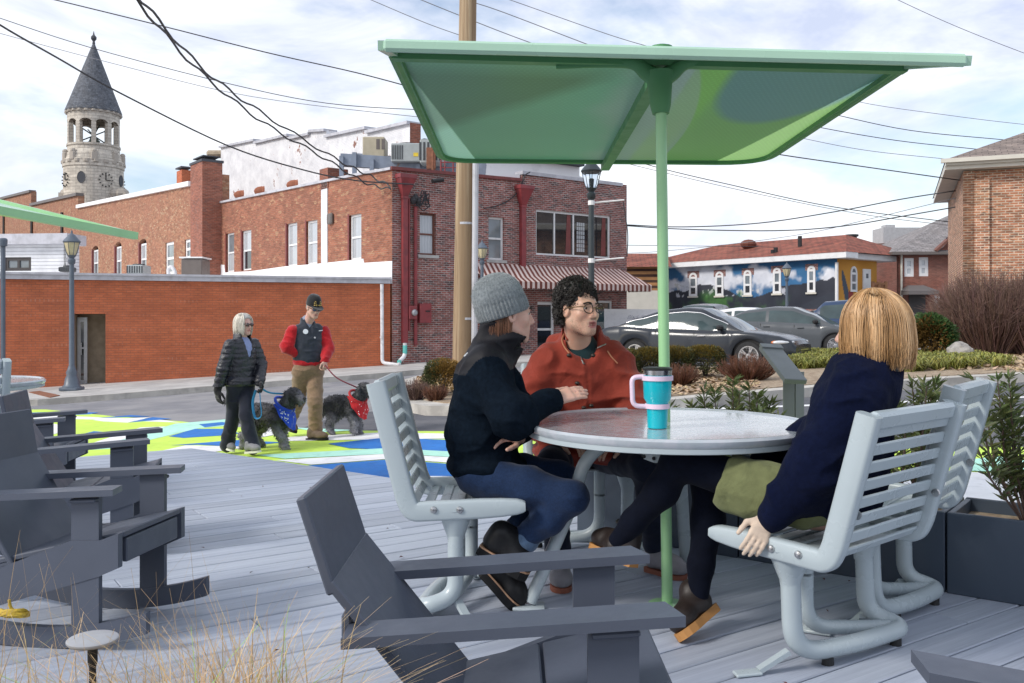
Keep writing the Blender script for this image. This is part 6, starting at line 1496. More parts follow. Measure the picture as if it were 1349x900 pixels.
def planter(a, b, dep, h, label, s=.025):
 a, b = Vector(a), Vector(b); d = (b - a).normalized(); n = V(-d.y, d.x, 0); 
 if n.y < 0: n = -n
 t = thing('planter_box', label, 'planter', a, 0, 'blue grey planter boxes along the deck edge'); L_ = (b - a).length
 m_ = MB(); m_.beam(a + n * s / 2 + V(0, 0, h / 2), b + n * s / 2 + V(0, 0, h / 2), s, h, bev=.004); m_.beam(a + n * (dep - s / 2) + V(0, 0, h / 2), b + n * (dep - s / 2) + V(0, 0, h / 2), s, h, bev=.004)
 for e in (a + d * s / 2, b - d * s / 2): m_.beam(e + n * (s + .001) + V(0, 0, h / 2 - .001), e + n * (dep - s - .001) + V(0, 0, h / 2 - .001), s, h - .004, bev=.003)
 obj('box', m_, M('planter'), t); m_ = MB(); m_.beam(a + d * s + n * dep / 2 + V(0, 0, h * .42), b - d * s + n * dep / 2 + V(0, 0, h * .42), dep - 2 * s - .002, h * .82); obj('soil_fill', m_, M('soil'), t); return t
pa, pb_ = V(.357, 4.99, 0), V(1.85, 3.87, 0); pm = pa.lerp(pb_, .5); g_ = (pb_ - pa).normalized() * .004
pe = pb_ + (pb_ - pa).normalized() * .95
planter(pa, pm - g_, .42, .345, 'blue grey planter box behind the man and under the table')
planter(pm + g_, pb_ - g_, .42, .345, 'blue grey planter box behind the blonde woman and her seat')
planter(pb_ + g_, pe, .42, .345, 'blue grey planter box cut by the right edge of the photo')
planter(V(-1.6, 1.22, 0), V(-.22, 1.22, 0), .5, .36, 'planter box of dry grasses along the near deck edge')
sg = thing('reading_panel', 'grey metal reading panel on a post beside the road', 'sign', (1.86, 6.1, ground(1.86, 6.1)))
m_ = MB(); a, b = P(1039, 548, 6.1), P(1039, 489, 6.1); zb = ground(1.86, 6.1); m_.box((a.x, 6.1, (zb + b.z) / 2), (.075, .012, b.z - zb)); m_.box((a.x + .078, 6.12, (zb + b.z) / 2 - .003), (.078, .012, b.z - zb - .006), Matrix.Rotation(.5, 3, 'Z')); obj('post', m_, M('sign_grey'), sg)
c_ = P(1029, 478, 6.1); dn = (P(1046, 499, 5.92) - P(1014, 458, 6.3)).normalized(); ac = V(1, .3, 0); ac = (ac - dn * ac.dot(dn)).normalized(); nn = dn.cross(ac)
m_ = MB(); m_.beam(c_ - dn * .21, c_ + dn * .25, .155, .035, nn, 0, .004); obj('panel', m_, M('sign_grey'), sg)
m_ = MB(); m_.beam(c_ - dn * .19 + nn * .02 - ac * .077, c_ - dn * .19 + nn * .02 + ac * .077, .05, .02, nn); obj('panel_lip', m_, M('sign_grey'), sg)
pl = thing('path_light', 'small mushroom path light with pale disc top on a black stake', 'garden light', P(122, 1000, 1.62))
m_ = MB(); c_ = P(122, 842, 1.62); m_.lathe(c_, [(.012, -.007), (.040, -.006), (.0435, -.002), (.0435, .001), (.04, .003), (.01, .004)], 36); obj('disc_top', m_, M('path_light_top'), pl, angle=50)
m_ = MB(); m_.lathe((c_.x, c_.y, .3), [(.006, 0), (.006, c_.z - .3 - .05), (.0085, c_.z - .3 - .04), (.0085, c_.z - .3 - .006)], 14); obj('stake', m_, M('rubber_black'), pl, angle=50)
# ---------------------------------------------------------------- plants
def leaf(mb, cols, p, d, L_, w_, tint, up=None, rr=rnd, curl=.2):
 d = d.normalized(); s = d.cross(up or V(rr.uniform(-1, 1), rr.uniform(-1, 1), rr.uniform(.2, 1)))
 if s.length < 1e-4: s = d.orthogonal()
 s.normalize(); n_ = s.cross(d)
 mb.add([p, p + d * L_ * .45 + s * w_ / 2 + n_ * curl * w_, p + d * L_ - n_ * curl * L_ * .3, p + d * L_ * .45 - s * w_ / 2 + n_ * curl * w_], [(0, 1, 2), (0, 2, 3)]); cols += [tint] * 4
def rv(rr): 
 while True:
  v_ = V(rr.uniform(-1, 1), rr.uniform(-1, 1), rr.uniform(-1, 1))
  if .05 < v_.length < 1: return v_
def bush(name, label, base, size, n, matn, Ls=(.05, .02), seed=1, boxy=2.0, tint2=None, lump=.18, cat='bush', group=None, shell=.55):
 rr = random.Random(seed); base = Vector(base); sx, sy, sz = size; mb = MB(); cols = []
 lumps = [(rv(rr).normalized(), rr.uniform(.5, 1)) for _ in range(16)]
 for _ in range(n):
  d = rv(rr).normalized()
  if d.z < -.55: d.z *= -.5; d.normalize()
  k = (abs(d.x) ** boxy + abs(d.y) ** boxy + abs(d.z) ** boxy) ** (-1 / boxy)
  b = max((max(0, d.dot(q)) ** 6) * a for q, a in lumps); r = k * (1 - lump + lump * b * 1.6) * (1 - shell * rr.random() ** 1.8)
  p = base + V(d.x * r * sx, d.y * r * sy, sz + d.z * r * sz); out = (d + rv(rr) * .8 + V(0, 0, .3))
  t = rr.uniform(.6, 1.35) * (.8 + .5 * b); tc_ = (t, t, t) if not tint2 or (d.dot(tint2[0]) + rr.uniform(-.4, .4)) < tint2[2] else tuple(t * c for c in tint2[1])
  leaf(mb, cols, p, out, Ls[0] * rr.uniform(.6, 1.3), Ls[1] * rr.uniform(.7, 1.3), tc_, None, rr)
 th = thing(name, label, cat, base, 0, group); obj('foliage', mb, M(matn), th, col=np.array(cols))
 st = MB(); sc = []
 for _ in range(14): d = V(rr.uniform(-.7, .7), rr.uniform(-.7, .7), 1); a = base + V(rr.uniform(-.1, .1) * sx, rr.uniform(-.1, .1) * sy, 0); b = base + V(d.x * sx * .7, d.y * sy * .7, sz * rr.uniform(.9, 1.6)); st.tube([a, a.lerp(b, .5) + V(0, 0, .05), b], [.015, .01, .004], 4)
 obj('stems', st, M('twig_dark'), th, col=np.ones((len(st.v), 3))); return th
HB = 'clipped dark green hedge balls by the parked sedan'
def gz(px, Y): x = (px - CX) * Y / F_PX; return V(x, Y, ground(x, Y) + .15)
for i, (px, w_, sd, lb) in enumerate(((826, .23, 1, 'small dark clipped hedge ball against the man in the rust parka'), (857, .36, 2, 'clipped dark hedge ball directly behind the canopy mast'), (891, .30, 3, 'clipped hedge ball between the mast and the largest hedge ball'), (929.5, .37, 4, 'largest clipped hedge ball in front of the sedan front wheel'))):
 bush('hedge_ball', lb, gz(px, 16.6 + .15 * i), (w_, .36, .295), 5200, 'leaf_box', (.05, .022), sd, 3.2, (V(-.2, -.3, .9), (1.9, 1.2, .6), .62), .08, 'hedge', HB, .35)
bush('golden_bush', 'rounded bush turning from green to orange at the pole foot', gz(585, 15.0), (.33, .4, .30), 5200, 'leaf_box', (.05, .02), 11, 2.3, (V(.75, -.4, .3), (3.3, 1.7, 1.1), .15), .15)
bush('evergreen_bush', 'green bush with rust coloured left side beside the bare brown shrub', gz(1228, 20.5), (.5, .5, .53), 5200, 'leaf_green', (.1, .05), 12, 2.2, (V(-.75, -.35, -.4), (2.6, .75, .7), .25), .25)
def twigbush(name, label, base, rx, h, n, matn, seed, r0=.012, bare=True, cat='shrub', group=None, br=3):
 rr = random.Random(seed); base = Vector(base); mb = MB(); cols = []
 for _ in range(n):
  a = rr.uniform(0, 2 * PI); q = math.sqrt(rr.random()); tip = V(math.cos(a) * rx * q, math.sin(a) * rx * q, h * (1 - .38 * q ** 3) * rr.uniform(.6, 1.03)); s = V(math.cos(a) * rx * .5 * q * rr.random(), math.sin(a) * rx * .5 * q * rr.random(), 0)
  mid_ = s.lerp(tip, .5) + V(math.cos(a) * rx * .12, math.sin(a) * rx * .12, h * .04); t = rr.uniform(.6, 1.7); tc_ = (t, t * rr.uniform(.8, 1.0), t * rr.uniform(.75, 1.0)); k0 = len(mb.v)
  mb.tube([base + s, base + mid_, base + tip], [r0, r0 * .7, r0 * .25], 3, cap=False)
  for _b in range(br): u = rr.uniform(.4, .95); p = s.lerp(mid_, u * 2) if u < .5 else mid_.lerp(tip, u * 2 - 1); d = V(math.cos(a), math.sin(a), 1.3) * .4 + rv(rr) * .6; d = d.normalized() * h * rr.uniform(.08, .2); mb.tube([base + p, base + p + d], [r0 * .45, r0 * .2], 3, cap=False)
  cols += [tc_] * (len(mb.v) - k0)
 th = thing(name, label, cat, base, 0, group); obj('branches', mb, M(matn), th, col=np.array(cols)); return th
twigbush('bare_shrub', 'big dense leafless brown shrub before the brick office', gz(1303, 23.2), 1.45, 2.2, 2600, 'twig', 21, .010)
twigbush('bare_shrub', 'leafless brown shrub right of the big one and cut by the photo edge', gz(1372, 22.5), 1.2, 2.1, 1400, 'twig', 22, .010)
twigbush('low_twig_shrub', 'low brown twiggy shrub behind the reading panel', gz(985, 16.0), .55, .5, 420, 'leaf_rust', 23, .008)
twigbush('low_twig_shrub', 'low brown twiggy shrub in front of the hedge balls right of the mast', gz(897, 15.2), .33, .4, 300, 'leaf_rust', 24, .007)
twigbush('low_twig_shrub', 'low purple brown twiggy shrub left of the golden bush', gz(548, 14.5), .24, .36, 260, 'twig', 25, .006)
twigbush('low_twig_shrub', 'low reddish twiggy shrub before the golden bush', gz(574, 14.1), .22, .27, 240, 'leaf_rust', 26, .006)
def lily(label, region, n, seed, matn='leaf_lime'):
 rr = random.Random(seed); mb = MB(); cols = []; q = gp(region); x0, x1 = min(p[0] for p in q), max(p[0] for p in q); y0, y1 = min(p[1] for p in q), max(p[1] for p in q); k = 0
 clumps = []
 while len(clumps) < n // 30:
  x, y = rr.uniform(x0, x1), rr.uniform(y0, y1)
  if in_poly(x, y, q): clumps.append((x, y))
 for (x, y) in clumps:
  ct = rr.uniform(.75, 1.2)
  for _ in range(30):
   a = rr.uniform(0, 2 * PI); p = V(x + rr.gauss(0, .05), y + rr.gauss(0, .05), ground(x, y) + .16); d = V(math.cos(a), math.sin(a), 0); L_ = rr.uniform(.18, .36); hh = rr.uniform(.12, .24); s = V(-d.y, d.x, 0) * .012
   b, c = p + d * L_ * .4 + V(0, 0, hh), p + d * L_ + V(0, 0, hh * rr.uniform(.2, .8)); mb.add([p - s, p + s, b + s, b - s, c], [(0, 1, 2, 3), (3, 2, 4)]); t = ct * rr.uniform(.6, 1.5); cols += [(t * rr.uniform(.9, 1.15), t, t * rr.uniform(.6, 1.0))] * 5
 o = obj('ground_cover', mb, M(matn), col=np.array(cols)); o['kind'] = 'stuff'; o['label'] = label; return o
lily('yellow green grassy ground cover behind the reading panel', [(1040, 497), (1125, 495), (1125, 477), (1060, 478)], 3600, 31)
lily('yellow green grassy ground cover around the boulder', [(1195, 502), (1330, 494), (1270, 480), (1200, 481)], 4800, 32)
def rock(name, label, c, r, seed, matn='rock'):
 Fd = Field(np.array(c) - np.array(r) * 1.5, np.array(c) + np.array(r) * 1.5, max(r) / 22); Fd.ell(c, r); s_ = 1 / max(r); Fd.disp(lambda p: fbm(p, 1.3 * s_, 4, seed) * max(r) * .22, 9); return tag(sdf_obj(name, Fd, M(matn), None, relax=0), label, 'rock')
c_ = gz(1267, 19.4); rock('boulder', 'weathered grey boulder among the yellow green ground cover', c_ + V(0, 0, .15), (.3, .28, .26), 3)
bp_ = MB(); rr = random.Random(2)
for k in range(14): c_ = G(955 + rr.uniform(0, 22), 498 + rr.uniform(-3, 4)); bp_.box(c_ + V(0, 0, .19), (.2, .1, .07), Matrix.Rotation(rr.uniform(0, PI), 3, 'Z'))
o = obj('loose_bricks', bp_, M('brick_annex')); tag(o, 'small patch of red pavers lying in the wood chip bed', 'bricks')
def willow(label, base, h, spread, n_st, seed, leaves=95, dark=.75):
 rr = random.Random(seed); base = Vector(base); mb = MB(); cols = []; st = MB()
 for _ in range(n_st):
  a = rr.uniform(0, 2 * PI); q = rr.uniform(.15, 1); tip = V(math.cos(a) * spread * q, math.sin(a) * spread * q, h * rr.uniform(.65, 1.0) * (1 - .25 * q)); s = V(math.cos(a) * .04, math.sin(a) * .04, 0); mid_ = s.lerp(tip, .45) + V(math.cos(a), math.sin(a), 0) * spread * .12
  st.tube([base + s, base + mid_, base + tip], [.006, .005, .002], 4)
  k = 0
  while k < leaves:
   u = 1 - .75 * rr.random() ** 1.25; p = (s.lerp(mid_, u * 2) if u < .5 else mid_.lerp(tip, u * 2 - 1)); b = rr.uniform(0, 2 * PI)
   d = V(math.cos(b), math.sin(b), rr.uniform(.3, 1.3)); t = rr.uniform(dark, 1.5) * (.7 + .5 * u); leaf(mb, cols, base + p, d, rr.uniform(.04, .085), rr.uniform(.010, .018), (t * rr.uniform(.95, 1.25), t, t * rr.uniform(.7, 1.1)), None, rr, .1); k += 1
 th = thing('planter_shrub', label, 'shrub', base, 0, 'olive leaved shrubs in the planter boxes'); obj('foliage', mb, M('leaf_olive'), th, col=np.array(cols)); obj('stems', st, M('twig'), th, col=np.ones((len(st.v), 3))); return th
u_ = (pb_ - pa).normalized(); nrm_ = V(-u_.y, u_.x, 0); nrm_ = nrm_ if nrm_.y > 0 else -nrm_
willow('olive green planter shrub seen between tumbler and reading panel', pa + u_ * .78 + nrm_ * .22 + V(.02, 0, .29), .60, .34, 24, 41)
willow('olive green planter shrub squeezed between coat and empty seat', pa + u_ * 1.62 + nrm_ * .23 + V(0, 0, .29), .68, .30, 22, 42)
willow('tall airy olive planter shrub at the right photo edge', pb_ + u_ * .30 + nrm_ * .22 + V(0, 0, .29), .78, .36, 28, 43)
willow('olive planter shrub cut off by the right photo edge', pb_ + u_ * .75 + nrm_ * .24 + V(0, 0, .29), .72, .3, 18, 44)
rr = random.Random(9); mb = MB(); cols = []
def blade(p, d, L_, w_, bend, tint, n=6):
 side = V(-d.y, d.x, 0); side = side.normalized() if side.length > 1e-4 else V(1, 0, 0); vs = []
 for i in range(n + 1):
  t = i / n; c_ = p + V(d.x * bend * t * t, d.y * bend * t * t, L_ * t * (1 - .18 * t * (bend / max(L_, .01)))); ww = w_ * (1 - t * .8); vs += [c_ - side * ww, c_ + side * ww + V(0, .3 * ww, 0)]
 mb.add(vs, [(2 * i, 2 * i + 1, 2 * i + 3, 2 * i + 2) for i in range(n)]); cols.extend([tint] * len(vs))
for k in range(1500):
 x = rr.uniform(-1.5, -.42); y = rr.uniform(1.3, 1.66); a = rr.uniform(0, 2 * PI); x = x if rr.random() < .6 else rr.gauss(-.46, .07); dens = math.exp(-((x + .46) / .12) ** 2)
 L_ = rr.uniform(.2, .33) + (.08 * dens * rr.random()); t = rr.uniform(.6, 1.4)
 if rr.random() < .05: tint = (t * .5, t * 1.0, t * .35)
 else: tint = (t, t * rr.uniform(.85, 1), t * rr.uniform(.7, 1))
 blade(V(x, y, .33), V(math.cos(a), math.sin(a) * .5, 0), L_, rr.uniform(.0009, .0026), rr.uniform(.05, .34), tint)
for k in range(130):
 x = rr.uniform(-1.2, -.45); y = rr.uniform(1.3, 1.66); a = rr.uniform(-2.9, .2); t = rr.uniform(.55, 1.2); blade(V(x, y, .33), V(math.cos(a), math.sin(a) * .4, 0), rr.uniform(.33, .5), rr.uniform(.0007, .0013), rr.uniform(.05, .28), (t, t * .9, t * .8), 9)
blade(V(-.415, 1.5, .33), V(-.4, 0, 0), .42, .0012, .09, (.7, .55, .45), 10)
o = obj('dry_grass', mb, M('straw'), col=np.array(cols)); o['kind'] = 'stuff'; o['label'] = 'dry straw coloured ornamental grass in the near planter'
for k, (x, h, lb) in enumerate(((-1.23, .42, 'leftmost dried seed stalk in the near planter'), (-1.10, .385, 'dried seed stalk between the leftmost one and the path light'), (-1.0, .35, 'dried seed stalk just right of the path light'))):
 th = thing('seed_stalk', lb, 'plant', V(x, 1.55, .33), 0, 'dried seed stalks in the near planter'); m_ = MB(); s_ = MB(); rq = random.Random(k)
 top = V(x + .03, 1.55, .33 + h); m_.tube([V(x, 1.55, .33), V(x + .005, 1.55, .33 + h * .5), top], .0014, 5)
 for j in range(26): u = rq.uniform(.35, 1); p = V(x, 1.55, .33).lerp(top, u); e = p + V(rq.uniform(-1, 1), rq.uniform(-.6, .6), rq.uniform(.2, 1)) * .022; m_.tube([p, e], .0007, 4); s_.sphere(e, rq.uniform(.0018, .0035), 6, 4)
 obj('stem', m_, M('straw'), th, col=np.ones((len(m_.v), 3)) * .7); obj('seed_heads', s_, M('seed'), th, col=np.ones((len(s_.v), 3)))
mb = MB(); cols = []; rr = random.Random(77)
for _ in range(70):
 x, y = rr.uniform(-2.5, 2.2), rr.uniform(2.2, 6.5)
 if not in_poly(x, y, inset(deck_xy, .3)): continue
 a = rr.uniform(0, 2 * PI); leaf(mb, cols, V(x, y, .006), V(math.cos(a), math.sin(a), .12), rr.uniform(.012, .035), rr.uniform(.006, .014), (rr.uniform(.4, 1), rr.uniform(.3, .7), rr.uniform(.25, .5)), V(0, 0, 1), rr, .3)
o = obj('leaf_litter', mb, M('leaf_rust'), col=np.array(cols)); o['kind'] = 'stuff'; o['label'] = 'scattered bits of dry leaf on the deck boards'
# ---------------------------------------------------------------- parked vehicles
def interp(x, pts):
 if x <= pts[0][0]: return pts[0][1]
 for (a, b), (c, d) in zip(pts[:-1], pts[1:]):
  if x <= c: t = (x - a) / (c - a); t = t * t * (3 - 2 * t) * .35 + t * .65; return b + (d - b) * t
 return pts[-1][1]
def make_car(name, label, paint, loc, rot, L=4.9, W=1.86, deck=(), roof=(), pillars=(), wheels=(1.45, -1.4), wr=.335, cat='car', detail=True, chrome=True, door_at=(.25, -.75)):
 t = thing(name, label, cat, (loc[0], loc[1], ground(loc[0], loc[1])), math.radians(rot), 'vehicles parked in the lot behind the island'); hl = L / 2
 xs = [lerp(-hl, hl, i / 150) for i in range(151)]
 def hw(x): e = abs(x) / hl; return W / 2 * (1 - .10 * max(0, (e - .55) / .45) ** 2.2 - .10 * max(0, (e - .9) / .1) ** 2)
 def zb(x):
  b = .2 + .10 * max(0, (abs(x) / hl - .8) / .2)
  for w_ in wheels:
   d = abs(x - w_); R_ = wr + .065
   if d < R_: b = max(b, wr + math.sqrt(R_ * R_ - d * d) - .01)
  return b
 vs = []; fs = []; cl = []
 def sec(x):
  h, z0, z1 = hw(x), zb(x), interp(x, deck); zz = [0, .1, .3, .55, .78, .93, 1.0]; oo = [.965, .985, 1.0, 1.0, .985, .955, .90]
  p = [(h * o, lerp(z0, z1, q)) for o, q in zip(oo, zz)] + [(h * .78, z1 + .012), (h * .45, z1 + .03), (0, z1 + .035)]; return p
 n = 10
 for x in xs:
  s_ = sec(x); vs += [(x, y, z) for y, z in s_] + [(x, -y, z) for y, z in s_[:-1]]
 m_ = 2 * n - 1
 for i in range(150):
  a, b = i * m_, (i + 1) * m_
  for k in range(n - 1): fs.append((a + k, a + k + 1, b + k + 1, b + k))
  for k in range(n - 2): fs.append((a + n + k, b + n + k, b + n + k + 1, a + n + k + 1))
  fs.append((a + m_ - 1, b + m_ - 1, b + n - 1, a + n - 1))
 for i, fl in ((0, 1), (150, 0)):
  a = i * m_
  for k in range(n - 2): q = (a + k, a + n + k, a + n + k + 1, a + k + 1); fs.append(q if fl else q[::-1])
  q = (a + n - 2, a + m_ - 1, a + n - 1); fs.append(q if fl else q[::-1])
 body = obj('body', (np.array(vs), fs, None), M(paint), t, world=False, angle=38)
 ub = MB(); ub.box((0, 0, .32), (L * .9, W * .78, .3)); 
 for w_ in wheels: ub.box((w_, 0, .5), (wr * 2.1, W * .9, .5))
 obj('underbody', ub, M('black_trim'), t, world=False)
 xr, xf = roof[0][0], roof[-1][0]; N2 = 110; gx = [lerp(xr, xf, i / N2) for i in range(N2 + 1)]; rows = [0, .06, .5, .86, 1.0]
 gv = []; G5 = 8
 for x in gx:
  z0 = interp(x, deck) - .01; z1 = max(z0 + .004, interp(x, roof)); h = hw(x); wb, wt = h * .90, h * .9 - (z1 - z0) * .40
  side = [(lerp(wb, wt, r ** 1.25), lerp(z0, z1 - .05 * min(1, (z1 - z0) * 3), r)) for r in rows]; top = [(wt * .9, z1 - .012), (wt * .5, z1 + .01), (0, z1 + .016)]
  s_ = side + top; gv.append([(x, y, z) for y, z in s_] + [(x, -y, z) for y, z in s_[:-1]])
 cls = {'shell': [], 'windscreen': [], 'rear_window': [], 'side_window': [[] for _ in range(len(pillars) * 2)]}
 zmax = max(z for _, z in roof); xt_f = max(x for x, z in roof if z > zmax - .09); xt_r = min(x for x, z in roof if z > zmax - .12); mm_ = 2 * G5 - 1
 for i in range(N2):
  a, b = i * mm_, (i + 1) * mm_; x = (gx[i] + gx[i + 1]) / 2
  quads = [(k, (a + k, a + k + 1, b + k + 1, b + k)) for k in range(G5 - 1)] + [(100 + k, (a + G5 + k, b + G5 + k, b + G5 + k + 1, a + G5 + k + 1)) for k in range(G5 - 2)] + [(100 + G5 - 2, (a + mm_ - 1, b + mm_ - 1, b + G5 - 1, a + G5 - 1))]
  for k, f in quads:
   r = k % 100; sd = k >= 100
   if r in (1, 2):
    w_ = next((j for j, (p0, p1) in enumerate(pillars) if p0 < x < p1), None)
    if w_ is not None and interp(x, roof) - interp(x, deck) > .12: cls['side_window'][w_ * 2 + sd].append(f); continue
   if r >= 5 or (r == 4 and False):
    if x > xt_f + .02: cls['windscreen'].append(f); continue
    if x < xt_r - .02: cls['rear_window'].append(f); continue
   cls['shell'].append(f)
 flat = [p for q in gv for p in q]
 def sub(fl):
  u = sorted({i for f in fl for i in f}); mp_ = {i: k for k, i in enumerate(u)}; return np.array([flat[i] for i in u]), [tuple(mp_[i] for i in f) for f in fl], None
 obj('roof', sub(cls['shell']), M(paint), t, world=False, angle=35)
 for nm in ('windscreen', 'rear_window'):
  if cls[nm]: obj(nm, sub(cls[nm]), M('car_glass'), t, world=False, smooth=True)
 for fl in cls['side_window']:
  if fl: obj('side_window', sub(fl), M('car_glass'), t, world=False, smooth=True)
 for w_ in wheels:
  for sy in (1, -1):
   y = sy * (W / 2 - .125); k = MB(); k.lathe((w_, y - sy * .1, wr), [(wr * .62, 0), (wr * .9, .0), (wr, .03), (wr, .17), (wr * .93, .2), (wr * .72, .205), (wr * .70, .19)], 36, (0, sy, 0)); ty = obj('wheel', k, M('tyre'), t, world=False, angle=40)
   if not detail and sy > 0: continue
   r_ = MB(); c_ = V(w_, y + sy * .088, wr); r_.lathe((w_, y, wr), [(wr * .70, .09), (wr * .70, .104), (wr * .63, .104), (wr * .60, .06), (wr * .2, .02)], 32, (0, sy, 0))
   for q in range(5):
    for e in (-.13, .13): a = 2 * PI * q / 5 + e; d = V(math.cos(a), 0, math.sin(a)); a2 = 2 * PI * q / 5; r_.beam(c_ + V(math.cos(a2), 0, math.sin(a2)) * wr * .12, c_ + d * wr * .66, .028, .03, (0, 1, 0))
   r_.lathe(c_, [(.07, -.02), (.06, .012), (.02, .018)], 14, (0, sy, 0)); obj('rim', r_, M('wheel_alloy'), ty, world=False, angle=40)
 for sy in (1, -1):
  zf = interp(hl - .25, deck); m1 = MB(); m1.sphere((hl - .30, sy * (hw(hl - .3) - .16), zf - .09), (.29, .17, .065), 14, 8, Matrix.Rotation(-sy * .55, 3, 'Z')); h_ = obj('headlight', m1, M('headlight'), t, world=False, smooth=True)
  if detail: m2 = MB(); m2.sphere((hl - .43, sy * (hw(hl - .4) - .045), zf - .09), (.12, .055, .045), 10, 6, Matrix.Rotation(-sy * .4, 3, 'Z')); obj('indicator', m2, M('indicator'), h_, world=False, smooth=True)
  zr_ = interp(-hl + .2, deck); m1 = MB(); m1.sphere((-hl + .12, sy * (hw(-hl + .15) - .16), zr_ - .1), (.14, .2, .09), 12, 8); obj('tail_light', m1, M('tail_red'), t, world=False, smooth=True)
  xm = pillars[-1][1] - .12; m1 = MB(); zm = interp(xm, deck); m1.box((xm, sy * (W / 2 + .03), zm + .07), (.13, .2, .13), Matrix.Rotation(sy * .25, 3, 'Z'), 0, .04); m1.beam((xm, sy * (W / 2 - .1), zm + .02), (xm, sy * (W / 2 + .02), zm + .05), .06, .04); obj('wing_mirror', m1, M('black_trim'), t, world=False)
  for x in door_at:
   m1 = MB(); zz = interp(x, deck) - .13; m1.beam((x, sy * (hw(x) - .002), zz), (x + .19, sy * (hw(x + .19) - .002), zz + .005), .03, .028, bev=.008); obj('door_handle', m1, M('chrome' if chrome else paint), t, world=False)
   m1 = MB(); m1.beam((x - .09, sy * (hw(x) - .004), .36), (x - .09, sy * (hw(x) * .965), interp(x, deck) - .04), .012, .012); obj('door_gap', m1, M('black_trim'), t, world=False)
  if chrome:
   m1 = MB(); pth = []
   for p0, p1 in ((pillars[0][0], pillars[-1][1]),):
    for i in range(41):
     x = lerp(p0 - .04, p1 + .03, i / 40); z0 = interp(x, deck) - .01; z1 = max(z0 + .004, interp(x, roof)); h = hw(x); wb, wt = h * .90, h * .9 - (z1 - z0) * .40; pth.append(V(x, sy * (lerp(wb, wt, .88 ** 1.25) + .006), lerp(z0, z1 - .05 * min(1, (z1 - z0) * 3), .88)))
   m1.tube(pth, .013, 5); obj('window_trim', m1, M('chrome'), t, world=False)
 g_ = MB(); zf = interp(hl, deck)
 for k in range(4): g_.beam((hl + .006, -.36, zf - .10 - k * .055), (hl + .006, .36, zf - .10 - k * .055), .03, .026)
 obj('grille', g_, M('chrome' if chrome else 'black_trim'), t, world=False)
 lo = MB(); lo.box((hl - .03, 0, .36), (.1, W * .7, .16), None, 0, .02); obj('lower_grille', lo, M('black_trim'), t, world=False)
 return t
SED_D = [(-2.55, .78), (-2.45, .93), (-2.2, 1.0), (-1.7, 1.03), (-.9, .97), (.6, .93), (1.0, .95), (1.6, .90), (2.15, .82), (2.45, .72), (2.56, .60)]
SED_R = [(-2.05, 1.0), (-1.35, 1.28), (-.75, 1.45), (-.1, 1.51), (.25, 1.48), (.7, 1.29), (1.35, .94)]
make_car('parked_sedan', 'charcoal four-door sedan with chrome window trim nearest behind the hedge balls', 'car_charcoal', (4.75, 22.9), -31, 5.12, 1.9, SED_D, SED_R, ((-1.62, -.83), (-.72, .95)), (1.5, -1.38), .345)
HAT_D = [(-2.2, .7), (-2.1, .95), (-1.7, 1.04), (-.6, 1.0), (.7, .95), (1.1, .95), (1.6, .86), (2.0, .74), (2.22, .58)]
HAT_R = [(-2.1, .98), (-1.9, 1.15), (-1.3, 1.38), (-.5, 1.475), (.05, 1.46), (.55, 1.28), (1.3, .93)]
make_car('parked_hatchback', 'mid grey hatchback parked right behind the charcoal sedan', 'car_grey', (8.7, 27.9), -29, 4.45, 1.82, HAT_D, HAT_R, ((-1.75, -.72), (-.62, .9)), (1.33, -1.3), .325, chrome=False)
SUV_D = [(-2.35, .75), (-2.25, 1.0), (-1.8, 1.06), (0, 1.02), (1.0, 1.03), (1.7, .98), (2.1, .9), (2.35, .65)]
SUV_R = [(-2.3, 1.0), (-2.1, 1.3), (-1.75, 1.62), (-.6, 1.7), (.1, 1.67), (.55, 1.45), (1.2, 1.02)]
make_car('parked_suv', 'black SUV showing its rear above the charcoal sedan roof', 'car_black', (7.7, 35), 62, 4.7, 1.9, SUV_D, SUV_R, ((-1.9, -.85), (-.75, .85)), (1.45, -1.4), .36, detail=False, chrome=False)
make_car('parked_wagon', 'silver white car with only its roof showing behind the grey hatchback', 'car_white', (8.6, 31.8), -29, 4.6, 1.85, HAT_D, [(x, z + .03) for x, z in HAT_R], ((-1.75, -.72), (-.62, .9)), (1.33, -1.3), .33, detail=False, chrome=False)
make_car('parked_suv', 'dark blue SUV half hidden between blonde hair and evergreen bush', 'car_blue', (11.9, 29.0), -24, 4.7, 1.9, SUV_D, SUV_R, ((-1.9, -.85), (-.75, .85)), (1.45, -1.4), .36, detail=False, chrome=False)
make_car('parked_sedan', 'small dark car parked far back before the wooden fence', 'car_black', (13.6, 38), -20, 4.8, 1.85, SED_D, SED_R, ((-1.62, -.83), (-.72, .95)), (1.5, -1.38), .33, detail=False, chrome=False)
vt = thing('panel_van', 'white panel van with handwritten lettering between awning and canopy mast', 'van', (4.85, 33.5, ground(4.85, 33.5)), 0, 'vehicles parked in the lot behind the island')
m_ = MB(); zt_ = P(850, 407.5, 33).z - vt.location.z; prof_ = [V(-1.6, 0, .35), V(1.75, 0, .35), V(1.75, 0, .9), V(1.35, 0, 1.0), V(.95, 0, zt_ - .12), V(.6, 0, zt_), V(-1.6, 0, zt_ + .02)]
m_.prism(prof_, (0, 1.7, 0)); obj('body', m_, M('car_white'), vt, world=False)
for x in (-1.0, 1.15):
 for y in (-.01, 1.55): m_ = MB(); m_.lathe((x, y, .33), [(.2, 0), (.33, .02), (.33, .17), (.2, .18)], 24, (0, 1, 0)); obj('wheel', m_, M('tyre'), vt, world=False)
m_ = MB(); m_.prism([V(.72, -.006, 1.0), V(1.22, -.006, 1.0), V(.92, -.006, zt_ - .18), V(.72, -.006, zt_ - .18)], (0, .004, 0)); obj('side_window', m_, M('car_glass'), vt, world=False)
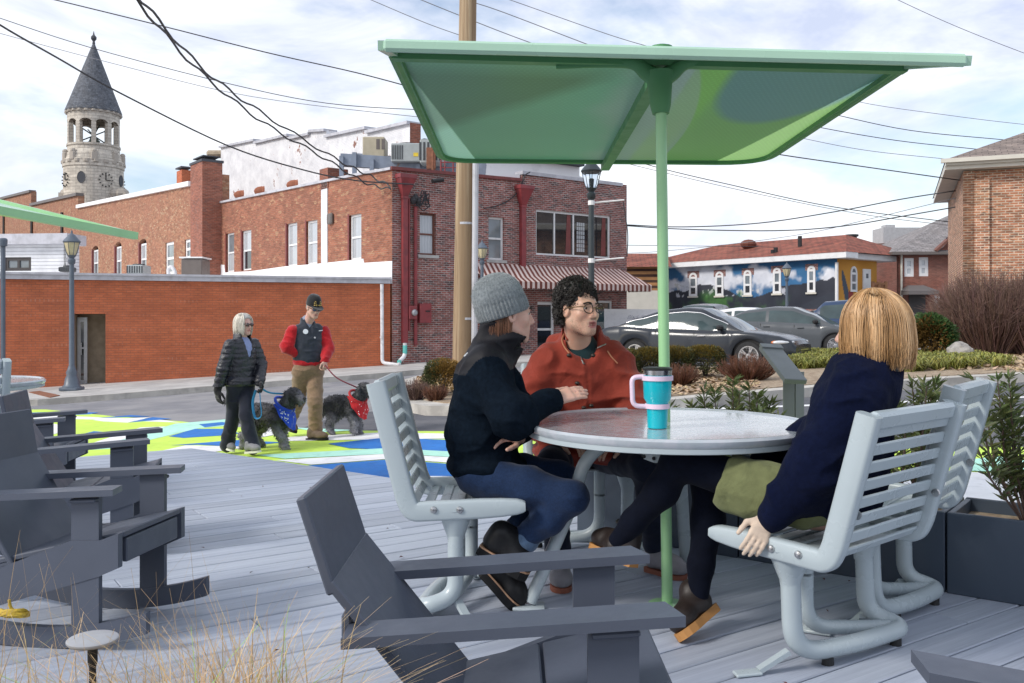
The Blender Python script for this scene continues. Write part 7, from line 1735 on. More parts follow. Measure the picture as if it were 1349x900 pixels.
cv = bpy.data.curves.new('lettering', 'FONT'); cv.body = 'Black Stack'; cv.size = .23; cv.shear = .45; cv.extrude = .002; cv.offset = -.006; cv.space_character = .92
fo = bpy.data.objects.new('tmp', cv); COL.objects.link(fo); dg = bpy.context.evaluated_depsgraph_get(); me = bpy.data.meshes.new_from_object(fo.evaluated_get(dg)); bpy.data.objects.remove(fo)
me.transform(Matrix.Translation((-.62, -.012, zt_ - .36)) @ Matrix.Rotation(PI / 2, 4, 'X')); me.materials.clear(); me.materials.append(M('script_ink')); link('lettering', me, vt)
# ---------------------------------------------------------------- people
def fr3(fwd, up=(0, 0, 1)):
 f = Vector(fwd).normalized(); r = f.cross(Vector(up)).normalized(); u = r.cross(f); return Matrix((r, f, u)).transposed()
class Head:
 def __init__(s, c, fwd, up=(0, 0, 1), k=1.0): s.c = Vector(c); s.R = fr3(fwd, up); s.k = k; s.A = np.array(s.R)
 def p(s, x, y, z): return s.c + s.R @ Vector((x, y, z)) * s.k
 def loc(s, q): return (q - np.array(s.c)) @ s.A / s.k
 def add(s, F, fem=False, mouth=.0):
  k = s.k; R = s.R; p = s.p
  def e(c, r, kk=.02, op='+', Q=None): F.ell(p(*c), [a * k for a in r], R if Q is None else Q, kk * k, op)
  def co(a, b, ra, rb, kk=.015, op='+'): F.cone(p(*a), p(*b), ra * k, rb * k, kk * k, op)
  e((0, -.014, .036), (.074, .096, .082)); e((0, .03, -.022), (.062 if not fem else .059, .064, .085), .03)
  for sx in (-1, 1):
   co((sx * .05, .0, -.055), (sx * .018, .068, -.097), .02, .019 if not fem else .016, .03); e((sx * .04, .06, -.022), (.024, .02, .022), .02)
   e((sx * .033, .104, .008), (.018, .018, .012), .014, '-'); co((sx * .012, .086, .030), (sx * .045, .072, .027), .010, .008, .012)
   e((sx * .0135, .097, -.031), (.0085, .011, .008), .008); e((sx * .077, -.004, -.004), (.011, .021, .033), .008); e((sx * .085, -.0, -.002), (.006, .012, .02), .006, '-')
   co((sx * .026, .086, .0185), (sx * .042, .078, .014), .0045, .004, .004); co((sx * .024, .084, -.0005), (sx * .042, .077, .0), .004, .004, .005)
  co((0, .084, .022), (0, .111, -.026), .0085, .0115, .012); e((0, .077, -.098), (.022, .017, .018), .02); e((0, .076, -.062), (.032, .021, .026), .02)
  co((-.02, .088, -.0555), (0, .0975, -.0535), .0045, .0065, .005); co((.02, .088, -.0555), (0, .0975, -.0535), .0045, .0065, .005)
  co((-.017, .088, -.068 - mouth), (.017, .088, -.068 - mouth), .006, .006, .006); co((0, .093, -.068 - mouth), (0, .093, -.068 - mouth), .007, .007, .006)
  if mouth: e((0, .098, -.061 - mouth / 2), (.018, .018, .003 + mouth / 2), .003, '-')
  s.mouth = mouth
 def lips(s, ce):
  q = s.loc(ce); m = s.mouth; return ((np.abs(q[:, 2] + .0615 + m / 2) < .0125 + m / 2 - 6 * q[:, 0] ** 2 * 2) & (np.abs(q[:, 0]) < .024) & (q[:, 1] > .084)).astype(int)
 def extras(s, par, brow=None, lidc=None):
  for sx in (-1, 1):
   m = MB(); m.sphere(s.p(sx * .032, .0728, .0085), .0125 * s.k, 14, 10); e = obj('eye', m, M('eye_white'), par, smooth=True)
   m = MB(); d = s.R @ V(sx * .06, 1, 0); m.sphere(s.p(sx * .032, .0728, .0085) + d.normalized() *   .0092 * s.k, .0066 * s.k, 10, 6); obj('iris', m, M('iris'), e, smooth=True)
   if brow:
    m = MB(); m.tube(spline([s.p(sx * .014, .099, .029), s.p(sx * .03, .096, .0345), s.p(sx * .05, .081, .028)], 5), [.0032 * s.k] * 5 + [.003 * s.k] * 5 + [.0015 * s.k], 6, flat=1.5); obj('eyebrow', m, M(brow), par, smooth=True)
def hand(F, w, d, n, side, curl=.5, L=.18, spread=.12, thumb=.5, k=1.0):
 d = Vector(d).normalized(); n = Vector(n); n = (n - d * n.dot(d)).normalized(); s = d.cross(n) * side; w = Vector(w); u = L
 F.chain([w, w + d * u * .16], [.026 * k, .028 * k], .015)
 for q in (-.026, -.008, .01, .027): F.cone(w + d * u * .12 + s * q * .7 * k, w + d * u * .46 + s * q * k, .0145 * k, .0125 * k, .01)
 for i, (q, l) in enumerate(((.029, .43), (.0098, .49), (-.0098, .45), (-.029, .36))):
  p = w + d * u * .46 + s * q * k; dd = (d + s * q * spread * 14).normalized(); a = 0; r = .0092 * k
  for j, (f, cu) in enumerate(((.45, .55), (.32, .9), (.23, .7))):
   a += curl * cu; v = dd * math.cos(a) + n * math.sin(a); e = p + v * u * l * f; F.cone(p, e, r, r * .92, .004); p = e; r *= .93
 p = w + d * u * .14 + s * .024 * k; v = (d * .62 + s * .75 + n * .25 * (1 + thumb)).normalized(); e = p + v * u * .24; F.cone(p, e, .0145 * k, .0115 * k, .012); v2 = (d * .9 + s * .15 + n * .5 * (thumb + .3)).normalized(); e2 = e + v2 * u * .17; F.cone(e, e2, .011 * k, .0098 * k, .005); F.cone(e2, e2 + (v2 + d * .2).normalized() * u * .13, .0098 * k, .0085 * k, .004)
def arms_in(F, sR, sL, eR, eL, wR, wL):
 q = V(0, 0, -.06); a, b = sR.lerp(sL, .17) + q, sL.lerp(sR, .17) + q; F.cone(a, b, .045, .045, .04); F.chain([a, eR, wR], [.034, .034, .026], .02); F.chain([b, eL, wL], [.034, .034, .026], .02)
def bounds(pts, m): a = np.array([tuple(p) for p in pts]); return a.min(0) - m, a.max(0) + m
def folds(seed, amp, f=9.0, az=None):
 def fn(p):
  q = p + .05 * np.stack([vnoise(p, 7, seed), vnoise(p, 7, seed + 1), vnoise(p, 7, seed + 2)], 1); a = vnoise(q * np.array([1, 1, 1.9]), f, seed + 3); b = vnoise(q, f * 2.3, seed + 4)
  return -(1 - np.abs(a)) ** 2 * amp + amp * .5 - b * amp * .45
 return fn
def shoe(par, name, heel, toe, up, um, sm, st=.03, shaft=None, wk=1.0, welt=None, ub=None, heelup=0.0):
 heel, toe = Vector(heel), Vector(toe); d = toe - heel; L = d.length; d /= L; up = Vector(up); up = (up - d * up.dot(d)).normalized(); s = d.cross(up)
 F = Field(*bounds([heel, toe, heel + up * .16, toe + up * .1] + ([shaft] if shaft else []), .09), .0055)
 q = lambda t, h, y=0: heel + d * L * t + up * h + s * y
 F.chain([q(.16, st + .035), q(.45, st + .046), q(.70, st + .034), q(.88, st + .026)], [.036 * wk, .037 * wk, .038 * wk, .033 * wk], .03); F.ell(q(.70, st + .02), [L * .22, .043 * wk, .032], np.array(Matrix((d, s, up)).transposed()), .03); F.cone(q(.2, st + .04), q(.22, st + .085), .038 * wk, .04 * wk, .03)
 if shaft: F.cone(q(.22, st + .08), shaft, .042 * wk, .045 * wk, .03)
 F.plane(q(0, st), -up); o = sdf_obj(name, F, M(um), par)
 wd = [(0, .024), (.06, .034), (.3, .034), (.5, .038), (.7, .046), (.86, .041), (.95, .028), (1.0, .010)]; ol = [(t, w_ * wk) for t, w_ in wd]
 def pr(h, g): return [q(t * 1.02 - .01, h, w_ * g) for t, w_ in ol] + [q(t * 1.02 - .01, h, -w_ * g) for t, w_ in ol[::-1]]
 m = MB(); m.prism(pr(0, 1.04), up * st); obj('sole', m, M(sm), o)
 if welt: m = MB(); m.prism(pr(st * .98, 1.08), up * .006); obj('welt', m, M(welt), o)
 return o, q
def laces(o, q, st, n=5):
 m = MB()
 for i in range(n): t = lerp(.3, .58, i / (n - 1)); h = st + .086 - i * .006; m.tube(spline([q(t, h - .012, -.022), q(t + .02, h + .002, 0), q(t, h - .012, .022)], 4), .0028, 5)
 obj('laces', m, M('black_trim'), o)
def strand_mesh(name, paths, tints, r, matn, par, n=4, taper=True):
 vs, fs, cs = [], [], []; o = 0
 for pth, ti in zip(paths, tints):
  N_ = len(pth)
  for i in range(N_):
   t = (pth[min(i + 1, N_ - 1)] - pth[max(i - 1, 0)]).normalized(); a = t.orthogonal().normalized(); b = t.cross(a); rr_ = r * (1 - .75 * max(0, (i / (N_ - 1) - .6) / .4) ** 2 if taper else 1)
   for k in range(n): th = 2 * PI * k / n; vs.append(pth[i] + (a * math.cos(th) + b * math.sin(th)) * rr_); cs.append(ti)
  for i in range(N_ - 1):
   for k in range(n): fs.append((o + i * n + k, o + i * n + (k + 1) % n, o + (i + 1) * n + (k + 1) % n, o + (i + 1) * n + k))
  o += N_ * n
 return obj(name, (np.array([tuple(v) for v in vs]), np.array(fs), None), M(matn), par, smooth=True, col=np.array(cs))
def drape(H, rx, ry, rz, cz, n, seed, zend, face=55, jit=.012, part=0.02, tint=None, curl=-.012, n1=6, n2=5, bang=False, flare=0.0):
 rr = random.Random(seed); out = []; ts = []
 for _ in range(n):
  ph = rr.uniform(-PI, PI)
  if abs(ph) < math.radians(face) and not bang: continue
  off = rr.random() ** .7; g = 1 + (off - .6) * jit / rx; wob = rr.uniform(-.1, .1); ze = zend + rr.uniform(-.012, .016) + .02 * (1 - off); a0 = rr.uniform(.02, .35); pts = []
  for i in range(n1 + 1):
   th = lerp(a0, PI / 2, i / n1); a = ph + wob * (1 - i / n1) * 2
   pts.append(H.p(rx * g * math.sin(th) * math.sin(a) + part * (1 - math.sin(th)) * (1 if math.sin(ph) > 0 else -1), ry * g * math.sin(th) * math.cos(a) - .012, cz + rz * g * math.cos(th)))
  e = rr.uniform(-.05, .05)
  for i in range(1, n2 + 1):
   u = i / n2; k = g * (1 + flare * math.sin(u * PI * .7)) + curl / rx * u * u * rr.uniform(.3, 1.3); a = ph + e * u; pts.append(H.p(rx * k * math.sin(a), ry * k * math.cos(a) - .012, lerp(cz, ze, u)))
  out.append(pts); ts.append(tint(ph, off, rr) if tint else (1, 1, 1))
 return out, ts
def person(label, base): return label, base
def ray(o, px, py):
 Mi = rootmat(o).inverted(); a = Mi @ V(0, 0, CAMH); b = Mi @ P(px, py, 1.0); bpy.context.view_layer.update()
 ok, p, n, i = o.ray_cast(a, (b - a).normalized()); Mo = rootmat(o)
 return (Mo @ p, (Mo.to_3x3() @ n).normalized()) if ok else (P(px, py, 4), V(0, -1, 0))
def body_obj(label, F, mats, matfn): 
 o = sdf_obj('person', F, mats, None, matfn); return tag(o, label, 'person')
hd_ = Head((-.018, 3.78, 1.187), (.95, .30, -.04), (0, 0, 1), .98); hip, kR, kL, aR, aL = V(-.13, 3.77, .53), V(.235, 3.54, .475), V(.21, 3.86, .50), V(.02, 3.63, .25), V(-.035, 3.72, .21)
hR, hL = V(-.13, 3.69, .53), V(-.13, 3.87, .53); sR, sL, eR, eL, wR, wL = V(-.105, 3.62, .98), V(-.085, 3.94, .98), V(.005, 3.50, .782), V(.06, 3.98, .73), V(.165, 3.69, .838), V(.03, 3.72, .685)
F = Field((-.32, 3.38, .0), (.42, 4.1, 1.34), .0048); hd_.add(F, True)
F.chain([hd_.p(0, -.02, -.06), V(-.09, 3.78, 1.0)], [.052, .056], .03); F.ell((-.115, 3.78, .84), (.095, .15, .19), None, .04); F.ell((-.13, 3.78, .6), (.10, .14, .14), None, .04); arms_in(F, sR, sL, eR, eL, wR, wL)
for a, b, c in ((hR, kR, aR), (hL, kL, aL)): F.chain([a, b, c], [.06, .04, .026], .03)
hand(F, wR, (.84, .30, .26), (-.05, .55, -.75), 1, .22, .175, .03, .2); hand(F, wL, (-.72, -.55, .1), (-.2, .2, -1), 1, .5, .17, .05)
w1 = body_obj('seated woman in grey knit beanie and dark fleece jacket talking in profile', F, [M('skin_fair'), M('lips')], hd_.lips); hd_.extras(w1, 'hair_brown' if 0 else 'brow_dark')
F = Field((-.33, 3.36, .5), (.25, 4.12, 1.2), .0058)
F.ell((-.125, 3.78, .68), (.152, .185, .175), None, .05); F.ell((-.118, 3.78, .86), (.132, .195, .2), None, .06); F.cone(V(-.10, 3.68, .985), V(-.085, 3.88, .985), .082, .082, .06); F.ell((-.105, 3.78, .565), (.165, .192, .075), None, .05)
F.chain([sR + V(.0, .03, -.03), eR, wR - (wR - eR).normalized() * .02], [.078, .072, .05], .06); F.chain([sL, eL, wL - (wL - eL).normalized() * .03], [.078, .066, .046], .035); F.chain([eR + (wR - eR) * .82, wR], [.046, .044], .01)
F.cone(V(-.085, 3.78, 1.0), hd_.p(0, .0, -.095), .088, .084, .025); F.cone(V(-.10, 3.78, 1.02), hd_.p(0, -.05, -.045), .08, .062, .03); F.cone(hd_.p(0, .015, -.112), hd_.p(0, .02, -.03), .068, .074, .004, '-')
F.disp(folds(5, .013, 7)); F.disp(lambda p: .006 * np.exp(-((p[:, 2] - .66) / .012) ** 2) * (p[:, 1] < 4) + .004 * np.exp(-((p[:, 2] - .60) / .01) ** 2))
def mf(ce): return ((ce[:, 2] > .945 + .10 * (ce[:, 0] + .2)) & (np.linalg.norm(ce - np.array((-.07, 3.55, .90)), axis=1) > .128) & (np.linalg.norm(ce - np.array((-.05, 4.0, .9)), axis=1) > .12)).astype(int)
jk = sdf_obj('jacket', F, [M('fleece_navy'), M('nylon_black')], w1, mf)
c_, n_ = ray(jk, 614, 468); rt = n_.cross(V(0, 0, 1)).normalized() * -1; u_ = rt.cross(n_) * -1; u_ = u_ if u_.z > 0 else -u_; m = MB()
for r0, r1 in ((.005, .0085), (.011, .0145), (.017, .0205)):
 ap = [c_ + n_ * .001 + rt * (.011 - r * math.cos(a)) + u_ * (r * math.sin(a) - .009) for r, A in ((r0, range(9)), (r1, range(8, -1, -1))) for a in [k * PI / 16 for k in A]]; m.prism(ap, n_ * .003)
obj('shoulder_logo', m, M('patch_white'), jk)
F = Field((-.3, 3.4, .2), (.36, 4.05, .72), .006); F.ell((-.125, 3.78, .555), (.128, .168, .105), None, .04)
F.chain([hR, hR.lerp(kR, .55), kR, kR.lerp(aR, .4), aR + V(.012, 0, .03)], [.09, .078, .060, .056, .05], .035); F.chain([hL, hL.lerp(kL, .55), kL, kL.lerp(aL, .4), aL + V(.012, 0, .055)], [.09, .076, .060, .06, .047], .03); F.disp(folds(9, .006, 10)); F.plane(V(0, 0, .62), V(0, 0, 1)); jn = sdf_obj('jeans', F, M('denim'), w1)
for a, k in ((aR, kR), (aL, kL)): F = Field(a - V(.1, .1, .1), a + V(.12, .1, .14), .005); dd = (k - a).normalized(); F.cone(a + dd * .03, a + dd * .055, .051, .053, .01); F.plane(a + dd * .02, -dd); sdf_obj('cuff', F, M('denim_light'), jn)
o, q = shoe(w1, 'boot', P(629, 727, 3.62), P(692, 765, 3.58), (.5, -.1, .85), 'boot_leather', 'boot_sole', .034, aR + V(.02, 0, .03), 1.03, 'welt_tan'); laces(o, q, .036)
o, q = shoe(w1, 'boot', P(632, 757, 3.70), P(677, 806, 3.66), (.78, -.05, .6), 'boot_leather', 'boot_sole', .034, aL + V(.01, 0, .02), 1.03, 'welt_tan'); laces(o, q, .036)
Hb = Head(hd_.p(0, -.012, .004), hd_.R @ V(0, 1, .36), hd_.R @ V(0, -.36, 1)); prof = [(.93, .018), (1.0, .012), (1.03, .02), (1.04, .05), (1.02, .074), (.985, .084), (1.0, .092), (.99, .115), (.93, .142), (.82, .168), (.66, .19), (.46, .206), (.24, .215), (.02, .219)]; n = 176; vs = []
for i, (r, z) in enumerate(prof):
 for k in range(n):
  a = 2 * PI * k / n; rib = .0028 * math.sin(a * 44) * (1 if 1 <= i <= 5 else .3); back = .012 * max(0, -math.cos(a)) * (z / .2); vs.append(tuple(Hb.p((.089 * r + rib) * math.sin(a), (.108 * r + rib + 0) * math.cos(a) - back - .006, z * .89 - .018)))
fs = [(i * n + k, i * n + (k + 1) % n, (i + 1) * n + (k + 1) % n, (i + 1) * n + k) for i in range(len(prof) - 1) for k in range(n)] + [tuple((len(prof) - 1) * n + k for k in range(n))]
bn_ = obj('beanie', (np.array(vs), [f[::-1] for f in fs], None), M('knit'), w1, smooth=True)
rr = random.Random(4); fz = []; 
for k in range(1500): i = rr.randrange(2, 12) * n + rr.randrange(n); p = Vector(vs[i]); dd = (p - hd_.c).normalized() + rv(rr) * .8; fz.append([p, p + dd * rr.uniform(.003, .007)])
strand_mesh('fuzz', fz, [(1, 1, 1)] * len(fz), .0004, 'knit', bn_, 3)
pa_, ta_ = drape(hd_, .078, .098, .1, .02, 800, 3, -.10, 84, .010, 0, lambda p, o, r: (lambda t: (t, t * .95, t * .9))(r.uniform(.6, 2.2)), -.004); strand_mesh('hair', pa_, ta_, .0016, 'hair_brown', w1)
hm = Head((.318, 4.31, 1.21), (.62, -.78, .0), (0.03, 0, 1), 1.02); F = Field((-.06, 3.72, .0), (.86, 4.68, 1.36), .0052); hm.add(F, False, .010)
sR, sL, eR, eL, wR, wL = V(.125, 4.38, .955), V(.545, 4.38, .95), V(.075, 4.24, .72), V(.615, 4.28, .70), V(.21, 4.12, .66), V(.50, 4.10, .645); hR, hL, kR, kL, aR, aL = V(.25, 4.45, .52), V(.43, 4.45, .52), V(.175, 3.98, .52), V(.60, 4.02, .52), V(.205, 4.02, .10), V(.665, 4.19, .11)
F.chain([hm.p(0, -.02, -.06), V(.335, 4.42, 1.0)], [.058, .066], .03); F.ell((.335, 4.43, .84), (.17, .105, .2), None, .04); F.ell((.335, 4.45, .6), (.15, .11, .15), None, .04); arms_in(F, sR, sL, eR, eL, wR, wL)
for a, b, c, q in ((sR, eR, wR, 1), (sL, eL, wL, -1)): hand(F, c, (.6 * q, -.25, -.3), (0, .3, -1), -q, .5)
for a, b, c in ((hR, kR, aR), (hL, kL, aL)): F.chain([a, b, c], [.075, .052, .04], .03)
mn = body_obj('seated man with curly black hair and glasses in a rust red parka', F, [M('skin_tan'), M('lips')], hm.lips); hm.extras(mn, 'brow_dark')
F = Field((.05, 4.2, .8), (.62, 4.62, 1.1), .006); F.ell((.335, 4.42, .86), (.18, .117, .2), None, .04); F.cone(V(.335, 4.415, .96), V(.335, 4.41, 1.035), .085, .077, .03); F.cone(hm.p(0, -.02, -.10), hm.p(0, -.0, .02), .06, .07, .004, '-'); sdf_obj('shirt', F, M('shirt_teal'), mn)
F = Field((-.03, 3.98, .46), (.74, 4.68, 1.14), .0062); F.ell((.335, 4.44, .62), (.205, .158, .18), None, .05); F.ell((.335, 4.42, .84), (.205, .15, .19), None, .06); F.cone(V(.19, 4.40, .975), V(.48, 4.40, .97), .088, .088, .07); F.ell((.24, 4.27, .545), (.14, .17, .065), None, .05); F.ell((.44, 4.3, .545), (.13, .15, .06), None, .05)
F.chain([sR + V(.015, 0, -.045), eR, wR], [.080, .078, .066], .07); F.chain([sL + V(-.015, 0, -.045), eL, wL], [.080, .078, .066], .07); F.ell((.335, 4.51, 1.045), (.16, .085, .07), None, .03); F.cone(V(.335, 4.42, 1.0), V(.335, 4.41, 1.085), .125, .10, .04)
F.cone(V(.345, 4.39, .99), V(.335, 4.37, 1.16), .072, .10, .01, '-'); F.cone(V(.352, 4.20, .90), V(.345, 4.30, 1.06), .012, .085, .012, '-'); F.disp(folds(15, .017, 6.5)); F.disp(lambda p: .004 * np.exp(-((p[:, 0] - .362 + .05 * (p[:, 2] - .8)) / .006) ** 2) * (p[:, 1] < 4.4) * (p[:, 2] < .92))
F.disp(lambda p: .006 * np.exp(-((p[:, 2] - .665) / .010) ** 2) * (p[:, 1] < 4.42))
pk = sdf_obj('parka', F, M('parka_red'), mn)
def onp(o, pts, dz=.004): return [(lambda a: a[0] + a[1] * dz)(ray(o, *q)) for q in pts]
for ps, r, mt, nm in (([(757, 455), (761, 464), (765, 472), (768.5, 480)], .0032, 'zip_metal', 'zip'), ([(798, 454), (788, 459), (778, 467), (769, 480)], .0032, 'zip_metal', 'zip'), ([(742, 440), (741, 449), (744, 458), (750, 466)], .0038, 'cord_orange', 'drawstring'), ([(800, 463), (806, 471), (813, 479)], .0036, 'cord_orange', 'drawstring')):
 m = MB(); m.tube(spline(onp(pk, ps), 5), r, 6); obj(nm, m, M(mt), pk)
for q in ((750, 468.5), (782, 469), (760.5, 505), (769, 537), (779, 534)): a, n_ = ray(pk, *q); m = MB(); m.sphere(a + n_ * .004, (.012, .012, .009), 10, 7); obj('toggle', m, M('toggle'), pk, smooth=True)
F = Field((.05, 3.85, .08), (.8, 4.66, .68), .007); F.ell((.335, 4.45, .54), (.19, .14, .1), None, .05)
for a, b, c in ((hR, kR, aR), (hL, kL, aL)): F.chain([a, b, c], [.098, .074, .056], .03)
F.disp(folds(19, .006, 9)); sdf_obj('jeans', F, M('denim_dark'), mn)
shoe(mn, 'shoe', V(.205, 4.08, .0), V(.215, 3.86, .0), (0, 0, 1), 'shoe_grey', 'sole_rust', .022, aR + V(0, 0, .02)); shoe(mn, 'shoe', V(.63, 4.22, 0), V(.775, 4.06, 0), (0, 0, 1), 'shoe_grey', 'sole_rust', .022, aL + V(0, 0, .02))
F = Field(hm.c - V(.2, .2, .2), hm.c + V(.2, .2, .22), .006); F.ell(hm.p(0, -.03, .062), [.093, .10, .09], hm.R, .02); F.cone(hm.p(-.066, -.045, -.02), hm.p(-.066, -.05, -.06), .028, .02, .03); F.cone(hm.p(.066, -.045, -.02), hm.p(.066, -.05, -.06), .028, .02, .03); F.ell(hm.p(0, -.08, -.02), [.068, .04, .07], hm.R, .03); F.disp(lambda p: fbm(p, 45, 2, 3) * .008); hb = sdf_obj('hair', F, M('hair_black'), mn)
me_ = hb.data; cv_ = np.empty(len(me_.vertices) * 3); me_.vertices.foreach_get('co', cv_); cv_ = cv_.reshape(-1, 3); nv_ = np.empty_like(cv_).ravel(); me_.vertices.foreach_get('normal', nv_); nv_ = nv_.reshape(-1, 3); off = np.array(rootmat(hb).translation); rr = random.Random(8); cp_, ct_ = [], []
for _ in range(1500):
 i = rr.randrange(len(cv_)); p = Vector(cv_[i] + off); nn = Vector(nv_[i]); lz = hm.R.transposed() @ (p - hm.c)
 if lz.z < -.065 or (lz.y > .045 and lz.z < .06): continue
 ax = (nn + rv(rr) * .9).normalized(); a = ax.orthogonal().normalized(); b = ax.cross(a); r = rr.uniform(.005, .0095); ph = rr.uniform(0, 6); t = rr.uniform(.5, 2.0)
 cp_.append([p - nn * .004 + ax * (.020 * k / 11) + (a * math.cos(ph + k * .85) + b * math.sin(ph + k * .85)) * r for k in range(12)]); ct_.append((t, t * .95, t * .9))
strand_mesh('curls', cp_, ct_, .0017, 'hair_curl', hb, 4, False)
m0 = MB(); m = MB()
for sx in (-1, 1): m0.tube([hm.p(sx * .034 + .0245 * math.cos(a), .112 - .012 * abs(.3 + math.cos(a) * sx), .006 + .021 * math.sin(a)) for a in [2 * PI * k / 24 for k in range(25)]], .0024, 6); m.tube([hm.p(sx * .058, .106, .013), hm.p(sx * .074, .085, .014), hm.p(sx * .084, .0, .008), hm.p(sx * .08, -.02, -.012)], .0022, 6)
m.tube(spline([hm.p(-.0105, .109, .009), hm.p(0, .1175, .012), hm.p(.0105, .109, .009)], 4), .0024, 6); g_ = obj('glasses', m, M('frame_gold'), mn); obj('rim', m0, M('frame_dark'), g_)
sb, st_ = [], []
bpy.context.view_layer.update(); me_ = mn.data; cv_ = np.empty(len(me_.vertices) * 3); me_.vertices.foreach_get('co', cv_); cv_ = cv_.reshape(-1, 3) + np.array(mn.location); lq = hm.loc(cv_); nv_ = np.empty(len(cv_) * 3); me_.vertices.foreach_get('normal', nv_); nv_ = nv_.reshape(-1, 3)
sel = np.nonzero((lq[:, 2] < -.035 - .25 * np.abs(lq[:, 0]) + .9 * np.maximum(0, .055 - lq[:, 1]) * .6) & (lq[:, 2] > -.118) & (lq[:, 1] > .015) & ~((np.abs(lq[:, 0]) < .027) & (lq[:, 2] > -.085) & (lq[:, 2] < -.045)))[0]
for _ in range(1500): i = int(rr.choice(sel)); p = Vector(cv_[i]); d = Vector(nv_[i]) * .6 + rv(rr) * .5 + V(0, 0, -.4); sb.append([p, p + d * .003]); st_.append((1, 1, 1))
strand_mesh('stubble', sb, st_, .00045, 'hair_curl', mn, 3)
hb_ = Head((1.222, 3.09, 1.125), (-.80, .60, -.02)); F = Field((.26, 2.78, .0), (1.46, 3.72, 1.28), .0056); hb_.add(F, True)
hipc = V(1.07, 3.19, .55); hL, hR = V(1.0, 3.10, .55), V(1.12, 3.30, .55); kL, kR = V(.60, 3.27, .655), V(.735, 3.40, .555); aL, aR = V(.395, 3.47, .30), V(.69, 3.37, .12)
sL, sR, eL, eR, wL, wR = V(1.11, 2.96, .93), V(1.28, 3.22, .93), V(.985, 2.965, .68), V(1.12, 3.42, .72), P(1012, 680, 3.04), V(.93, 3.36, .64)
F.chain([hb_.p(0, -.02, -.06), V(1.20, 3.09, .97)], [.05, .054], .03); F.ell((1.15, 3.11, .8), (.11, .15, .19), Matrix.Rotation(-.66, 3, 'Z'), .04); F.ell(hipc, (.14, .16, .12), Matrix.Rotation(-.6, 3, 'Z'), .04); arms_in(F, sR, sL, eR, eL, wR, wL)
for a, b, c in ((hL, kL, aL), (hR, kR, aR)): F.chain([a, b, b.lerp(c, .35), c], [.06, .034, .036, .026], .02)
hand(F, wR, (-.8, .1, -.3), (0, 0, -1), 1, .4)
bl = body_obj('seated blonde woman in navy coat, olive skirt and dark tights, seen from behind', F, [M('skin_fair'), M('lips')], hb_.lips); hb_.extras(bl)
F = Field((.68, 2.85, .25), (1.0, 3.2, .66), .004); wL = P(1010, 684, 3.04); hand(F, wL, P(995, 716, 2.975) - wL, (.1, 1, -.15), -1, .55, .165, .02, .1, .93); F.cone(wL, wL + (eL - wL).normalized() * .05, .03, .032, .01); sdf_obj('glove', F, M('glove_beige'), bl)
F = Field((.3, 3.0, .03), (1.3, 3.6, .8), .006)
for a, b, c in ((hL, kL, aL), (hR, kR, aR)): ca = b.lerp(c, .3) + V(.012, 0, -.008); F.chain([a, b, ca, b.lerp(c, .7), c], [.085, .061, .060, .045, .038], .03)
F.disp(lambda p: vnoise(p, 14, 3) * .0015); sdf_obj('tights', F, M('tights'), bl)
F = Field((.6, 2.9, .4), (1.36, 3.62, .76), .006); F.ell(hipc, (.155, .178, .10), Matrix.Rotation(-.6, 3, 'Z'), .04); h1, h2 = hL.lerp(kL, .58), hR.lerp(kR, .45); F.chain([hL, h1], [.096, .083], .03); F.chain([hR, h2], [.092, .078], .04); F.cone(hL.lerp(kL, .3) + V(0, -.01, -.05), h1 + V(0, -.01, -.07), .07, .055, .05); dd = (kL - hL).normalized(); F.plane(h1 + dd * .02, dd + V(0, 0, .12)); F.disp(folds(23, .009, 10)); sdf_obj('skirt', F, M('skirt_olive'), bl)
F = Field((.75, 2.7, .42), (1.48, 3.6, 1.08), .0062); Rz = Matrix.Rotation(-.66, 3, 'Z'); F.ell((1.13, 3.13, .66), (.155, .19, .2), Rz, .05); F.ell((1.165, 3.10, .83), (.135, .185, .19), Rz, .06); F.cone(V(1.15, 3.0, .935), V(1.26, 3.18, .935), .084, .084, .06); F.ell((1.08, 3.18, .56), (.19, .20, .09), Rz, .05)
F.chain([sL + V(.02, .03, -.05), eL, wL + (eL - wL).normalized() * .03], [.086, .080, .060], .07); F.chain([sR, eR, wR], [.086, .075, .055], .04); F.cone(V(1.20, 3.09, .96), hb_.p(0, -.005, -.085), .115, .09, .05); F.cone(V(.98, 3.02, .66), V(.93, 3.08, .60), .06, .035, .05); F.disp(folds(29, .017, 6.5)); ct = sdf_obj('coat', F, M('coat_navy'), bl)
F = Field(hb_.c - V(.2, .2, .3), hb_.c + V(.2, .2, .05), .006); F.chain([V(1.205, 3.09, .985), hb_.p(0, -.01, -.075)], [.088, .074], .02); F.disp(folds(33, .008, 12)); sdf_obj('scarf', F, M('cap_black'), bl)
for q in ((1014, 579),): a, n_ = ray(ct, *q); m = MB(); m.sphere(a, .006, 8, 6); obj('button', m, M('frame_gold'), ct)
o, q = shoe(bl, 'shoe', V(.455, 3.41, .235), V(.315, 3.60, .255), (.1, .25, 1), 'shoe_brown', 'sole_gum', .03, aL + V(0, 0, -.0), .95); laces(o, q, .03, 3); m = MB(); m.tube(spline([q(.42, .13, 0), q(.46, .15, .02), q(.5, .15, -.01), q(.44, .14, -.03), q(.4, .16, 0)], 5), .004, 6); obj('bow', m, M('black_trim'), o)
o, q = shoe(bl, 'shoe', P(944, 806, 3.40), P(898, 845, 3.25), (-.45, .35, .85), 'shoe_brown', 'sole_gum', .03, aR + V(0, 0, -.01), .95); laces(o, q, .03, 3)
